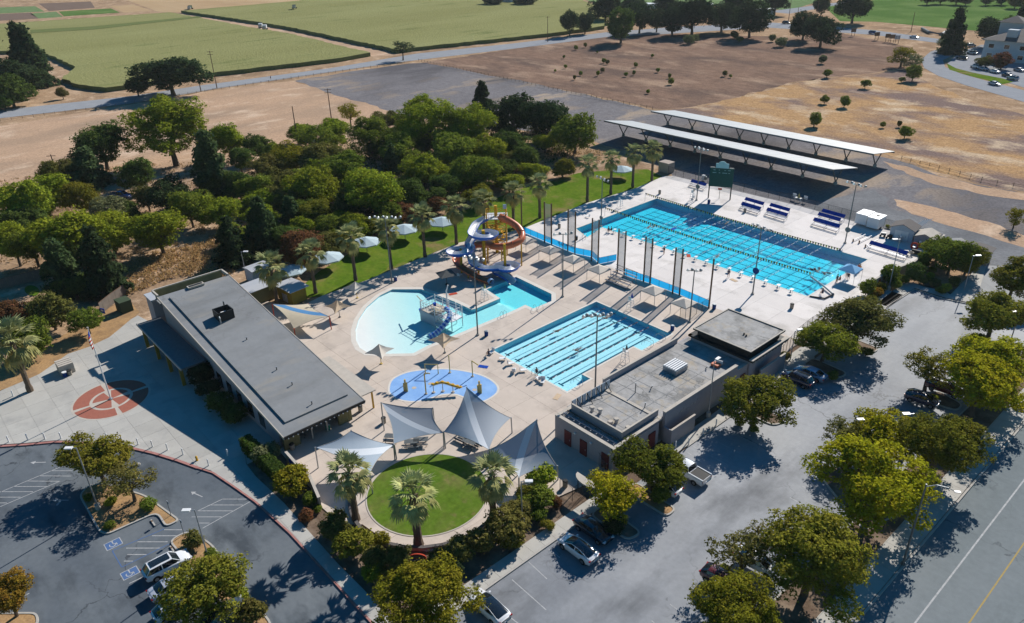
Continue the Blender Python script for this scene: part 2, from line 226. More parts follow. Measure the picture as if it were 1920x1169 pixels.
# ------------------------------------------------------------------ mesh collector
class MB:
    def __init__(s): s.v = []; s.f = []; s.m = []; s.mats = []
    def mi(s, m):
        if m not in s.mats: s.mats.append(m)
        return s.mats.index(m)
    def add(s, vs, fs, m):
        k = len(s.v); s.v += [tuple(v) for v in vs]; s.f += [tuple(i+k for i in f) for f in fs]; i = s.mi(m); s.m += [i]*len(fs); return s
    def box(s, c, d, m, rz=0., R=None):
        c = Vector(c); h = Vector(d)/2; R = R or Matrix.Rotation(rz, 3, 'Z')
        vs = [c+R@Vector((x*h.x, y*h.y, z*h.z)) for x in (-1, 1) for y in (-1, 1) for z in (-1, 1)]
        return s.add(vs, [(0, 1, 3, 2), (4, 6, 7, 5), (0, 4, 5, 1), (2, 3, 7, 6), (0, 2, 6, 4), (1, 5, 7, 3)], m)
    def tube(s, pts, r, m, n=8, caps=True, close=False):
        pts = [Vector(p) for p in pts]; rs = r if isinstance(r, (list, tuple)) else [r]*len(pts); vs = []; N = len(pts)
        pn = None
        for i, p in enumerate(pts):
            a = pts[(i-1) % N] if (i > 0 or close) else p; b = pts[(i+1) % N] if (i < N-1 or close) else p
            t = (b-a).normalized() if (b-a).length > 1e-6 else Vector((0, 0, 1))
            u = t.cross(Vector((0, 0, 1))) if abs(t.z) < .95 else t.cross(Vector((1, 0, 0)))
            if pn is not None and (pn-t*pn.dot(t)).length > .1: u = pn-t*pn.dot(t)
            u.normalize(); pn = u; w_ = t.cross(u)
            for k in range(n): vs.append(p+(u*cos(2*pi*k/n)+w_*sin(2*pi*k/n))*rs[i])
        fs = []
        for i in range(N if close else N-1):
            j = (i+1) % N
            for k in range(n): fs.append((i*n+k, i*n+(k+1) % n, j*n+(k+1) % n, j*n+k))
        if caps and not close: fs += [tuple(range(n))[::-1], tuple(range((N-1)*n, N*n))]
        return s.add(vs, fs, m)
    def cyl(s, c, r, h, m, n=12, r2=None): c = Vector(c); return s.tube([c, c+Vector((0, 0, h))], [r, r if r2 is None else r2], m, n)
    def prism(s, pts, z0, z1, m, mside=None):
        P = [Vector((p[0], p[1], 0)) for p in pts]; tri = tessellate_polygon([P]); n = len(P)
        A = sum(P[i].x*P[(i+1) % n].y-P[(i+1) % n].x*P[i].y for i in range(n))
        fix = lambda t: t if ((P[t[1]]-P[t[0]]).cross(P[t[2]]-P[t[0]])).z > 0 else t[::-1]
        tri = [fix(t) for t in tri]
        s.add([(p.x, p.y, z1) for p in P], tri, m)
        if z0 is not None and z0 < z1:
            vs = [(p.x, p.y, z1) for p in P]+[(p.x, p.y, z0) for p in P]
            fs = [((i, n+i, n+(i+1) % n, (i+1) % n) if A > 0 else (i, (i+1) % n, n+(i+1) % n, n+i)) for i in range(n)]
            s.add(vs, fs, mside or m)
        return s
    def hole(s, outer, holes, z, m):
        loops = [[Vector((p[0], p[1], 0)) for p in outer]]+[[Vector((p[0], p[1], 0)) for p in h] for h in holes]
        tri = tessellate_polygon(loops); P = [p for l in loops for p in l]
        tri = [t if ((P[t[1]]-P[t[0]]).cross(P[t[2]]-P[t[0]])).z > 0 else t[::-1] for t in tri]
        return s.add([(p.x, p.y, z) for p in P], tri, m)
    def quad(s, a, b, c, d, m): return s.add([a, b, c, d], [(0, 1, 2, 3)], m)
    def build(s, name, parent=None, smooth=False):
        me = bpy.data.meshes.new(name); off = parent.location if parent is not None and parent.parent is None else (parent['_o'] if parent is not None else (0, 0, 0))
        off = Vector(off)
        if parent is None and s.v:
            a = np.array(s.v); lo = a.min(0); hi = a.max(0); off = Vector(((lo[0]+hi[0])/2, (lo[1]+hi[1])/2, lo[2]))
        key = {}; rm = []; vv = []
        for v in s.v:
            k = (round(v[0], 4), round(v[1], 4), round(v[2], 4))
            if k not in key: key[k] = len(vv); vv.append(Vector(v)-off)
            rm.append(key[k])
        ff = []; mm = []
        for f, m_ in zip(s.f, s.m):
            g_ = list(dict.fromkeys(rm[i] for i in f))
            if len(g_) > 2: ff.append(g_); mm.append(m_)
        me.from_pydata(vv, [], ff)
        for m in s.mats: me.materials.append(m)
        if len(s.mats) > 1: me.polygons.foreach_set('material_index', mm)
        if smooth: me.polygons.foreach_set('use_smooth', [True]*len(ff))
        me.update(); o = bpy.data.objects.new(name, me); COL.objects.link(o)
        if parent is None: o.location = off
        else: o.parent = parent; o['_o'] = tuple(off)
        return o
def box(c, d, m, rz=0.): return MB().box(c, d, m, rz)
def thing(name, label, cat, loc=(0, 0, 0), group=None, rz=0.):
    o = bpy.data.objects.new(name, None); COL.objects.link(o); o.location = Vector(loc); o.rotation_euler.z = rz; o.empty_display_size = .2
    o['label'] = label; o['category'] = cat
    if group: o['group'] = group
    return o
def tag(o, label, cat, group=None):
    o['label'] = label; o['category'] = cat
    if group: o['group'] = group
    return o
def struct(o): o['kind'] = 'structure'; return o
def stuff(o, label=None, cat=None):
    o['kind'] = 'stuff'
    if label: o['label'] = label; o['category'] = cat
    return o
def copy_tree(o, loc=None, rz=None, label=None, parent=None, scale=None, color=None):
    c = o.copy(); COL.objects.link(c)
    if parent is not None: c.parent = parent
    if loc is not None: c.location = loc
    if rz is not None: c.rotation_euler.z = rz
    if label: c['label'] = label
    if scale is not None: c.scale = scale
    for ch in o.children:
        k = copy_tree(ch, parent=c)
        if color is not None: k.color = color
    return c
_used = {}
def place(proto, loc, rz, label, scale=None):
    """the first use moves the built one, every later use copies it"""
    if id(proto) not in _used:
        _used[id(proto)] = 1; proto.location = Vector(loc); proto.rotation_euler.z = rz; proto['label'] = label
        if scale is not None: proto.scale = scale
        return proto
    return copy_tree(proto, Vector(loc), rz, label, scale=scale)
def rough_poly(pts, amp, step, seed=1):
    r = random.Random(seed); out = []; n = len(pts)
    for i in range(n):
        a = Vector(pts[i][:2]); b = Vector(pts[(i+1) % n][:2]); L = (b-a).length; k = max(1, int(L/step)); nn = Vector((-(b-a).y, (b-a).x)).normalized() if L > 0 else Vector((0, 0))
        for j in range(k): out.append(a.lerp(b, j/k)+nn*(r.uniform(-amp, amp) if j else 0))
    return out
def PX(l): return [G(*p) for p in l]
def circle(c, r, n=48, ry=None, a0=0., a1=2*pi): return [(c[0]+r*cos(a0+(a1-a0)*i/n), c[1]+(ry or r)*sin(a0+(a1-a0)*i/n)) for i in range(n)]
def slabs(name, outer, holes, dx, dy, z, mat, parent, gap=.022, ang=0., thick=.03, maxn=300, x0=0., y0=0.):
    """cut a paved area into slabs with recessed joints: each slab an object of its own"""
    loops = [[Vector((p[0], p[1], 0)) for p in outer]]+[[Vector((p[0], p[1], 0)) for p in h] for h in holes]
    tri = tessellate_polygon(loops); P = [p for l in loops for p in l]
    Rr = Matrix.Rotation(-ang, 3, 'Z'); bm = bmesh.new(); V = [bm.verts.new(Rr@p) for p in P]
    for t in tri:
        try: bm.faces.new([V[i] for i in t])
        except ValueError: pass
    xs = [v.co.x for v in bm.verts]; ys = [v.co.y for v in bm.verts]; bx = (min(xs), max(xs)); by = (min(ys), max(ys))
    for (lo, hi), d, ax, o_ in ((bx, dx, 0, x0), (by, dy, 1, y0)):
        for k in range(int(math.floor((lo-o_)/d)), int(math.ceil((hi-o_)/d))+1):
            for e in (-gap/2, gap/2):
                co = Vector((0, 0, 0)); co[ax] = o_+k*d+e; no = Vector((0, 0, 0)); no[ax] = 1
                bmesh.ops.bisect_plane(bm, geom=bm.verts[:]+bm.edges[:]+bm.faces[:], plane_co=co, plane_no=no, dist=1e-5)
    cells = {}
    for f in bm.faces:
        c = f.calc_center_median(); fx = (c.x-x0)/dx; fy = (c.y-y0)/dy
        if min(fx-math.floor(fx), math.ceil(fx)-fx)*dx < gap/2+1e-4 or min(fy-math.floor(fy), math.ceil(fy)-fy)*dy < gap/2+1e-4: continue
        cells.setdefault((math.floor(fx), math.floor(fy)), []).append(f)
    Ri = Rr.transposed(); poff = Vector(parent['_o']) if '_o' in parent.keys() else parent.location
    items = sorted(cells.items(), key=lambda kv: -sum(f.calc_area() for f in kv[1])); rest = MB()
    for n_, (k, fs) in enumerate(items):
        if sum(f.calc_area() for f in fs) < .02: continue
        idx = {}; vs = []; ff = []
        for f in fs:
            l = [];
            for v in f.verts:
                if v.index not in idx or True:
                    key = (round(v.co.x, 3), round(v.co.y, 3))
                    if key not in idx: idx[key] = len(vs); vs.append(Ri@v.co)
                    l.append(idx[key])
            l = list(dict.fromkeys(l))
            if len(l) < 3: continue
            nz = (vs[l[1]]-vs[l[0]]).cross(vs[l[2]]-vs[l[0]]).z
            ff.append(tuple(l) if nz > 0 else tuple(l[::-1]))
        ec = {}
        for f in ff:
            for a, b in zip(f, f[1:]+f[:1]): ec[(a, b)] = 1
        side = [(a, b) for (a, b) in ec if (b, a) not in ec]; nv = len(vs)
        vv = [Vector((v.x, v.y, z)) for v in vs]+[Vector((v.x, v.y, z-thick)) for v in vs]
        allf = ff+[(b, a, a+nv, b+nv) for a, b in side]
        if n_ < maxn:
            c = sum(vv[:nv], Vector())/nv; me = bpy.data.meshes.new(name); me.from_pydata([v-c for v in vv], [], allf); me.materials.append(mat); me.update()
            o = bpy.data.objects.new(name, me); COL.objects.link(o); o.parent = parent; o.location = c-poff
        else: rest.add(vv, allf, mat)
    bm.free()
    if rest.v: stuff(rest.build(name+'_strip', parent))
# ================================================================== THE SETTING
def clip_y(poly, y, above):
    out = []; n = len(poly)
    for i in range(n):
        a, b = poly[i], poly[(i+1) % n]; ia = (a[1] >= y) == above; ib = (b[1] >= y) == above
        if ia: out.append(a)
        if ia != ib: t = (y-a[1])/(b[1]-a[1]); out.append((a[0]+(b[0]-a[0])*t, y))
    return out
BIG = [(-54.4, 116.0), (-54.4, 138.4), (-105.4, 138.4), tuple(G(1080, 430)[:2]), tuple(G(1101, 446)[:2]), tuple(G(1129, 427.5)[:2])]
SMALL = [(-78.8, 64.5), (-62.6, 64.5), (-62.6, 69.3), (-64.3, 69.3), (-64.3, 81.0), (-62.6, 81.0), (-62.6, 88.3), (-78.8, 88.3)]
PLAY = [tuple(G(*p)[:2]) for p in [(736, 544), (712, 556), (688, 577), (673, 600), (667, 620), (668, 640), (675, 654), (690, 663), (730, 665), (775, 664), (801, 650), (855, 629), (910, 606), (960, 585), (985, 573), (1000, 580), (1034, 566), (1034, 552.8), (967.7, 520.7), (912, 544), (938, 561), (893.5, 580), (884, 582), (852, 567), (790, 543.8)]]
def sheet(name, pts, z, m, amp=0., step=3., seed=1):
    p = rough_poly(pts, amp, step, seed) if amp else pts
    return struct(MB().prism(p, None, z, m).build(name))
g = MB().hole([(-2500, -300), (900, -300), (900, 2500), (-2500, 2500)], [BIG, SMALL, PLAY], -.06, X['earth']).build('ground'); struct(g)
sheet('dry_field', PX([(-900, 330), (0, 236), (400, 170), (552, 152), (650, 184), (760, 217), (700, 330), (250, 352), (0, 362)]), -.05, X['tanfield'], 1.2, 5)
sheet('gravel_lot', PX([(552, 152), (640, 137), (770, 119), (800, 118), (870, 132), (1010, 158), (1120, 183), (1240, 212), (1420, 247), (1680, 300), (1760, 330), (2100, 400), (2100, 560), (1925, 505), (1841, 500), (1800, 466), (1740, 460), (1490, 390), (1262, 331), (1225, 300), (1130, 272), (1060, 250), (900, 240), (750, 214), (650, 184)]), -.04, X['grave'], 1.2, 4, 2)
sheet('gravel_road', PX([(1500, 392), (1560, 372), (1640, 355), (1668, 372), (1670, 392), (1760, 418), (1860, 446), (2000, 490), (2000, 540), (1925, 500), (1845, 498), (1810, 470), (1760, 455), (1640, 426)]), -.035, X['gravelroad'], .8, 3, 3)
sheet('dry_verge', PX([(1655, 302), (1700, 312), (1750, 328), (1830, 348), (1925, 362), (2000, 372), (2000, 395), (1925, 376), (1830, 362), (1750, 345), (1700, 326)]), -.034, X['tanfield'], .8, 2, 4)
sheet('dry_verge', [t7(*p) for p in [(920, 285), (1100, 320), (1300, 370), (1500, 430), (1700, 480), (1890, 560), (1990, 640), (1990, 720), (1870, 640), (1700, 590), (1500, 525), (1300, 475), (1050, 395), (940, 335)]], -.034, X['tanfield'], .6, 2, 5)
sheet('mown_field', PX([(790, 118), (1040, 80), (1135, 70), (1250, 62), (1480, 70), (1580, 62), (1705, 88), (1700, 104), (1690, 130), (1500, 152), (1300, 200), (1240, 205), (1120, 181)]), -.045, X['mown'], 1.5, 5, 6)
sheet('golden_field', PX([(1240, 206), (1300, 202), (1500, 153), (1690, 131), (1735, 152), (1830, 192), (1925, 217), (2300, 300), (2300, 430), (1925, 360), (1830, 344), (1750, 322), (1690, 298), (1420, 242)]), -.045, X['gold'], 1.5, 4, 7)
sheet('stubble_field', PX([(232, -2), (300, -40), (900, -60), (610, 0), (335, 24), (295, 22)]), -.03, X['ochre'])
for nm, pts, m in [('vegetable_plot', [(-60, 16), (66, 12), (84, 22), (-30, 27)], 'pale'), ('ploughed_plot', [(-60, 29), (58, 24), (72, 35), (-30, 41)], 'plough'), ('vegetable_plot', [(56, 26), (105, 22), (118, 32), (73, 35)], 'pale'), ('vegetable_plot', [(110, 22), (208, 16), (225, 24), (120, 31)], 'crop'), ('ploughed_plot', [(72, 7), (170, 3), (178, 15), (92, 21)], 'plough'), ('packing_yard', [(205, 12), (250, 9), (285, 20), (232, 24)], 'ochre')]:
    sheet(nm, PX(pts), -.02, X[m])
sheet('green_field', PX([(1545, 12), (1640, 0), (1700, -30), (2300, -30), (2300, 110), (1925, 78), (1830, 58), (1640, 41), (1575, 40)]), -.02, X['crop'])
sheet('pale_field', PX([(1090, -2), (1240, -20), (1500, -20), (1560, -5), (1480, 20), (1370, 12), (1140, 12)]), -.02, X['pale'])
# roads far away
sheet('country_road', PX([(-300, 244), (0, 207), (240, 181), (380, 160), (620, 128), (780, 101), (960, 82), (1135, 61), (1250, 52), (1440, 42), (1560, 51), (1640, 57), (1780, 76), (1800, 86), (1640, 66), (1560, 60), (1440, 52), (1250, 64), (1135, 70), (960, 92), (790, 112), (700, 124), (410, 166), (240, 195), (0, 222), (-300, 262)]), -.01, X['farroad'])
sheet('curved_road', PX([(1790, 82), (1745, 97), (1727, 112), (1733, 128), (1760, 143), (1810, 160), (1925, 193), (2200, 262), (2200, 236), (1925, 171), (1850, 152), (1800, 138), (1772, 126), (1768, 113), (1800, 98)]), 0., X['farroad'])
sheet('far_road', PX([(980, 0), (1010, 0), (1120, 13), (1200, 19), (1200, 24), (1115, 18), (1000, 4)]), -.01, X['farroad'])
sheet('far_road', PX([(1440, 22), (1570, 5), (1620, -8), (1650, -8), (1590, 6), (1480, 26)]), -.01, X['farroad'])
sheet('hotel_parking', PX([(1776, 120), (1800, 98), (1840, 84), (1925, 88), (2100, 120), (2100, 210), (1925, 166), (1880, 152), (1820, 140), (1790, 132)]), -.005, X['farroad'])
sheet('hotel_verge', PX([(1775, 119), (1792, 128), (1822, 136), (1882, 148), (1900, 154), (1880, 158), (1820, 143), (1780, 131)]), .004, X['lawn'])
dirt = sheet('dirt_track', PX([(322, 26), (338, 25), (480, 47), (540, 58), (715, 96), (740, 104), (700, 107), (530, 64), (470, 55)]), -.03, X['tanfield'])
# lawns
sheet('palm_lawn', PX([(556, 545), (600, 508), (700, 446), (790, 415), (870, 395), (985, 352), (1085, 325), (1150, 318), (1215, 318), (1243, 332), (1195, 353), (1100, 382), (985, 428), (940, 441), (862, 456), (745, 503), (690, 526), (604, 556), (563, 560)]), .02, X['lawn'], .3, 2.5, 9)
# asphalt
sheet('car_park', PX([(-60, 842), (51, 835), (103, 830), (123, 830), (232, 838), (288, 851), (334, 865), (372, 879), (400, 888), (436, 912), (480, 943), (544, 1001), (598, 1060), (660, 1129), (700, 1172), (700, 1500), (-400, 1500), (-400, 900)]), 0., X['asph'])
sheet('car_park', [(-43.3, -60), (-43.3, 56), (-43.0, 105), tuple(G(1662, 577)[:2]), tuple(G(1714.6, 542.6)[:2]), tuple(G(1771, 560.5)[:2]), tuple(G(1850, 585)[:2]), (-21, 135), (-20.5, 108), (-20.5, -60)], 0., X['asph2'])
sheet('driveway', [tuple(G(*p)[:2]) for p in [(1841, 498), (1925, 500), (2000, 540), (1925, 575), (1850, 583), (1770, 562), (1815, 525)]], .004, X['drive'])
sheet('street', [(-16.0, -70), (6, -70), (6, 260), (-16.3, 260)], -.01, X['street'])
# far rest of the lot edge bed
sheet('planting_bed', [(-56, -60), (-20.5, -60), (-20.5, 135), (-43, 135), (-56, 100)], -.03, X['soil'])
sheet('planting_bed', PX([(455, 812), (500, 800), (580, 905), (640, 985), (700, 1022), (800, 1042), (900, 1025), (960, 990), (1100, 915), (1098, 938), (960, 1048), (873, 1108), (760, 1175), (706, 1136), (634, 1059), (583, 1002), (534, 946), (480, 895), (462, 870)]), .03, X['soil'])
sheet('mulch_bed', PX([(-80, 760), (-80, 690), (0, 690), (55, 660), (120, 628), (190, 588), (235, 560), (262, 585), (246, 601), (221, 621), (205, 634), (167, 652), (128, 665), (74, 703), (38, 719), (-30, 745)]), .02, X['wood_chip'], .15, 1, 5)
# ---- paved areas made of slabs
def bedded(name, outer, holes, z, label=None):
    o = MB().hole(outer, holes, z-.028, X['bed']).build(name); struct(o); return o
DECK = [tuple(p[:2]) for p in PX([(470, 560), (560, 578), (604, 556), (690, 526), (745, 503), (862, 456), (940, 441), (985, 428), (1100, 382), (1195, 353), (1243, 332), (1262, 331), (1500, 388), (1640, 428), (1768, 455), (1710, 500), (1660, 540), (1632, 552), (1560, 612), (1490, 650)])]+[(-46.4, 90), (-46.4, 57)]+[tuple(p[:2]) for p in PX([(1150, 885), (1095, 912), (1050, 932), (985, 965), (930, 1008), (870, 1030), (800, 1036), (730, 1020), (680, 985), (640, 985), (600, 950), (581, 906), (536, 861), (515, 838)])]+[(-80, 31), (-112, 36)]
YD = 100.9
PLAYC = [(p[0], p[1]) for p in PLAY]
dk = clip_y(DECK, YD, False); dk2 = clip_y(DECK, YD, True)
X['conc_w'] = slabmat('white_pool_deck_concrete', (.70, .65, .615), (.64, .595, .565), .05, c3=(.47, .435, .40), s3=.17)
d1 = bedded('pool_deck', dk, [SMALL, PLAYC], .12); slabs('slab', dk, [SMALL, PLAYC], 4.6, 4.6, .12, X['conc'], d1, maxn=280, x0=-78.8, y0=64.5)
d2 = bedded('upper_pool_deck', dk2, [BIG], .12); slabs('slab', dk2, [BIG], 5.1, 5.1, .12, X['conc_w'], d2, maxn=280, x0=-105.4, y0=138.4)
PZ = [tuple(p[:2]) for p in PX([(-60, 760), (38, 719), (74, 703), (128, 665), (167, 652), (205, 634), (221, 621), (246, 600), (259, 593)])]+[(-118, 30), (-79, 30), (-79, 24)]+[tuple(p[:2]) for p in PX([(455, 815), (462, 872), (480, 895), (534, 946), (583, 1002), (634, 1059), (685, 1110), (706, 1136), (760, 1190), (735, 1210), (691, 1165), (652, 1122), (590, 1053), (536, 995), (472, 938), (430, 908), (396, 884), (369, 876), (331, 862), (287, 849), (232, 835.5), (123, 827.5), (103, 827.5), (51, 832), (-60, 839)])]
pz = bedded('entrance_plaza', PZ, [], .12); slabs('slab', PZ, [], 3.2, 3.2, .12, X['conc2'], pz, maxn=290, x0=-106.8, y0=16.1)
W2 = [tuple(p[:2]) for p in PX([(1098, 938), (960, 1048), (873, 1108), (806, 1155)])]+[tuple(p[:2]) for p in PX([(820, 1170), (884, 1123), (960, 1070), (1124, 956)])]
w2 = bedded('pavement', [(-45.2, 22), (-43.42, 22), (-43.42, 54.2), (-45.2, 54.2)], [], .12); slabs('slab', [(-45.2, 22), (-43.42, 22), (-43.42, 54.2), (-45.2, 54.2)], [], 1.8, 1.6, .12, X['walk'], w2, x0=-45.2)
W3 = [(-45.7, 66), (-43.4, 66), (-43.4, 82), (-43.4, 100.5), (-44.6, 128), (-43.0, 132), (-33, 132.5), (-33, 130.6), (-41.5, 130.2), (-42.2, 101), (-43.4, 60), (-45.0, 60)]
W3 = [(-45.0, 60), (-43.42, 60), (-43.42, 101), (-42.6, 110), (-43.2, 128.0), (-46.4, 128.0), (-46.2, 97), (-45.9, 92.5), (-45.3, 80)]
w3 = bedded('pavement', W3, [], .12); slabs('slab', W3, [], 1.8, 2.0, .12, X['walk'], w3, x0=-45.2)
W4 = [tuple(p[:2]) for p in [t7(860, 1075), t7(1070, 940), t7(1290, 1010), t7(1460, 1045), t7(1540, 960), t7(1600, 760), t7(1560, 770), t7(1500, 820), t7(1330, 990), t7(1290, 960), t7(1130, 930), t7(1060, 900), t7(990, 900), t7(800, 1050)]]
w4 = bedded('pavement', W4, [], .12); slabs('slab', W4, [], 2, 2, .12, X['walk'], w4)
W5 = [(-18.9, -60), (-16.3, -60), (-16.5, 170), (-19.1, 170)]
w5 = bedded('street_pavement', W5, [], .12); slabs('slab', W5, [], 2.6, 1.8, .12, X['walk'], w5, x0=-18.9)
# kerbs
def kerb(pts, wd, z0, z1, m, name='kerb', closed=False, par=None):
    pts = [Vector((p[0], p[1], 0)) for p in pts]; N = len(pts); mb = MB(); l, r = [], []
    for i in range(N):
        a = pts[(i-1) % N] if (i or closed) else pts[i]; b = pts[(i+1) % N] if (i < N-1 or closed) else pts[i]
        t = (b-a).normalized(); n_ = Vector((-t.y, t.x, 0)); l.append(pts[i]+n_*wd/2); r.append(pts[i]-n_*wd/2)
    for i in range(N if closed else N-1):
        j = (i+1) % N; A = [l[i], l[j], r[j], r[i]]
        vs = [(p.x, p.y, z1) for p in A]+[(p.x, p.y, z0) for p in A]
        mb.add(vs, [(0, 3, 2, 1), (0, 1, 5, 4), (2, 3, 7, 6)]+([(1, 2, 6, 5)] if (j == N-1 and not closed) else [])+([(3, 0, 4, 7)] if (i == 0 and not closed) else []), m)
    return struct(mb.build(name, par)) if par is None else mb.build(name, par)
KL = PX([(-60, 842), (51, 835), (103, 830), (123, 830), (232, 838), (288, 851), (334, 865), (372, 879)])
kerb([(p.x, p.y) for p in KL], .36, -.03, .135, X['redk'], 'red_kerb')
kerb([tuple(G(*p)[:2]) for p in [(372, 879), (400, 888), (436, 912), (480, 943), (544, 1001), (598, 1060), (660, 1129), (700, 1172)]], .22, -.03, .135, X['redk'], 'red_kerb')
KR = [(-43.3, -60), (-43.3, 48.6)]
kerb(KR, .2, -.03, .14, X['kerb']); kerb([(-43.3, 66.5), (-43.3, 78)], .2, -.03, .14, X['kerb']); kerb([(-43.3, 88), (-43.3, 98)], .2, -.03, .14, X['kerb'])
kerb([(-42.9, 108), (-43.0, 127)], .2, -.03, .14, X['kerb'])
kerb([(-16.15, -60), (-16.3, 170)], .22, -.03, .14, X['kerb'], 'street_kerb')
kerb([tuple(p[:2]) for p in [t7(860, 1085), t7(1070, 948), t7(1290, 1020), t7(1460, 1055)]], .2, -.03, .14, X['kerb'])
# planted islands in the car parks
def island(pts, mat='wood_chip', name='traffic_island', seed=1, sm=True):
    p = []
    n = len(pts)
    for i in range(n):      # rounded corners
        a, b, c = Vector(pts[i-1][:2]), Vector(pts[i][:2]), Vector(pts[(i+1) % n][:2]); r = min(1.1, (a-b).length*.42, (c-b).length*.42)
        q0 = b+(a-b).normalized()*r; q1 = b+(c-b).normalized()*r
        for k in range(5 if sm else 1):
            u = k/4 if sm else 0; p.append(((q0*(1-u)**2+b*2*u*(1-u)+q1*u*u) if sm else b))
    o = struct(MB().prism([tuple(q) for q in p], -.02, .10, X[mat]).build(name)); kerb([tuple(q) for q in p], .2, -.02, .15, X['kerb'], 'kerb', True, o); return o
island([b5(*p) for p in [(585, 240), (640, 170), (760, 150), (1060, 240), (1310, 420), (1215, 465), (1150, 360), (790, 520), (730, 500)]])
island([b5(*p) for p in [(1240, 570), (1370, 500), (1540, 590), (1870, 1030), (2000, 1200), (1500, 1300), (1480, 1150), (1700, 1100), (1610, 1010), (1300, 640)]], 'wood_chip')
island([b5(*p) for p in [(-100, 1100), (160, 1100), (270, 1100), (280, 1180), (100, 1300), (-100, 1300)]])
island([(-43.4, 48.6), (-37.9, 48.7), (-37.6, 50.6), (-43.4, 50.9)], 'soil')
island([(-43.4, 54.5), (-37.3, 54.6), (-37.3, 56.3), (-43.4, 56.6)], 'wood_chip')
island([(-43.4, 78.2), (-38.2, 78.2), (-37.6, 80.5), (-43.4, 81)], 'soil')
island([(-43.4, 94.6), (-38, 94.8), (-37.6, 97.2), (-43.4, 97.6)], 'soil')
island([(-43.4, 104.0), (-38, 104.2), (-37.6, 107.2), (-43.4, 107.6)], 'soil')
island([b7(*p) for p in [(1445, 790), (1480, 745), (1580, 745), (1620, 800), (1800, 950), (1780, 1000), (1680, 950), (1450, 830)]], 'soil')
island([b8(*p) for p in [(365, 60), (400, 30), (900, 60), (1100, 300), (700, 500), (420, 150)]], 'soil')
island([t8(*p) for p in [(1450, 200), (1500, 180), (1850, 330), (1800, 420), (1520, 260)]], 'soil')
island([t8(*p) for p in [(1150, 630), (1240, 600), (1420, 700), (1380, 745), (1230, 700)]], 'soil')
sheet('planting_strip', [(-23.4, -60), (-18.9, -60), (-19.1, 140), (-22.4, 140)], .10, X['soil']); kerb([(-23.4, -60), (-22.4, 140)], .2, -.02, .15, X['kerb'])
# painted markings
def stripes(name, segs, wd, m, z=.006):
    mb = MB()
    for a, b in segs:
        a = Vector((a[0], a[1], z)); b = Vector((b[0], b[1], z)); t = (b-a).normalized(); n_ = Vector((-t.y, t.x, 0))*wd/2
        mb.quad(a-n_, b-n_, b+n_, a+n_, m)
    return struct(mb.build(name))
stripes('parking_lines', [(b7(*p), b7(*q)) for p, q in [((120, 720), (255, 845)), ((0, 850), (250, 1072)), ((265, 625), (350, 690)), ((-180, 1000), (150, 1250)), ((1285, 918), (1370, 975)), ((1155, 1030), (1262, 1112)), ((1020, 1150), (1060, 1185))]]+[(b8(*p), b8(*q)) for p, q in [((250, 168), (440, 268)), ((160, 250), (240, 297)), ((62, 335), (212, 417))]]+[(t3(1280, 1045), t3(1390, 1120)), (t3(1395, 950), t3(1500, 1010)), ((-43.1, 84.8), (-38.2, 84.8)), ((-43.1, 87.6), (-38.2, 87.6)), ((-43.1, 59.3), (-38, 59.3)), ((-43.1, 64.2), (-38, 64.2)), ((-43.1, 67.2), (-38, 67.2)), ((-43.1, 70.2), (-38, 70.2)), ((-43.1, 73.2), (-38, 73.2))], .1, X['paint'])
stripes('bay_hatching', [(b5(*p), b5(*q)) for p, q in [((1200, 486), (1330, 486)), ((1110, 530), (1290, 530)), ((1005, 574), (1225, 574)), ((920, 620), (1170, 620)), ((930, 667), (1070, 667)), ((905, 715), (970, 715))]], .1, X['paint'])
stripes('blue_bay_lines', [(b5(*p), b5(*q)) for p, q in [((820, 640), (890, 760)), ((890, 760), (1235, 590)), ((820, 640), (1200, 480))]], .1, X['bpaint'], .009)
stripes('crossing_lines', [(b5(*p), b5(*q)) for p, q in [((1440, 350), (1625, 262)), ((1480, 475), (1860, 262)), ((1620, 262), (1850, 262)), ((1540, 305), (1775, 305)), ((1440, 348), (1700, 348)), ((1400, 392), (1620, 392)), ((1440, 437), (1530, 437)), ((0, 212), (440, 28)), ((0, 318), (440, 130)), ((370, 55), (530, 55)), ((285, 92), (520, 94)), ((190, 130), (430, 132)), ((95, 170), (345, 170)), ((0, 208), (240, 208)), ((0, 248), (150, 248)), ((0, 290), (50, 290))]], .09, X['paint'])
stripes('bay_line', [(b5(945, 878), b5(1100, 805)), (b5(150, 980), b5(215, 950))], .1, X['paint'])
stripes('lane_line', [((-12.4, -60), (-12.5, 200))], .16, X['paint'], -.004)
stripes('centre_line', [((-8.95, -60), (-9.1, 200))], .14, X['ypaint'], -.004)
def arrow(name, c, d, turn=0):
    d = Vector((d[0], d[1], 0)).normalized(); n_ = Vector((-d.y, d.x, 0)); c = Vector((c[0], c[1], .006)); mb = MB()
    mb.quad(c-d*1.1-n_*.06, c+d*.3-n_*.06, c+d*.3+n_*.06, c-d*1.1+n_*.06, X['paint']); mb.add([c+d*.3-n_*.3, c+d*.9, c+d*.3+n_*.3], [(0, 1, 2)], X['paint'])
    if turn: mb.quad(c-d*.3+n_*.09, c-d*.05+n_*.09, c-d*.05+n_*.9*turn, c-d*.3+n_*.9*turn, X['paint'])
    return struct(mb.build(name))
a0 = t1(355, 1118); a1 = t1(190, 1122); arrow('road_arrow', (a0+a1)/2, a1-a0); a0 = b5(500, 270); a1 = b5(370, 270); arrow('road_arrow', (a0+a1)/2, a1-a0, 1)
a0 = b5(1410, 215); a1 = b5(1455, 235); arrow('road_arrow', (a0+a1)/2, a0-a1)
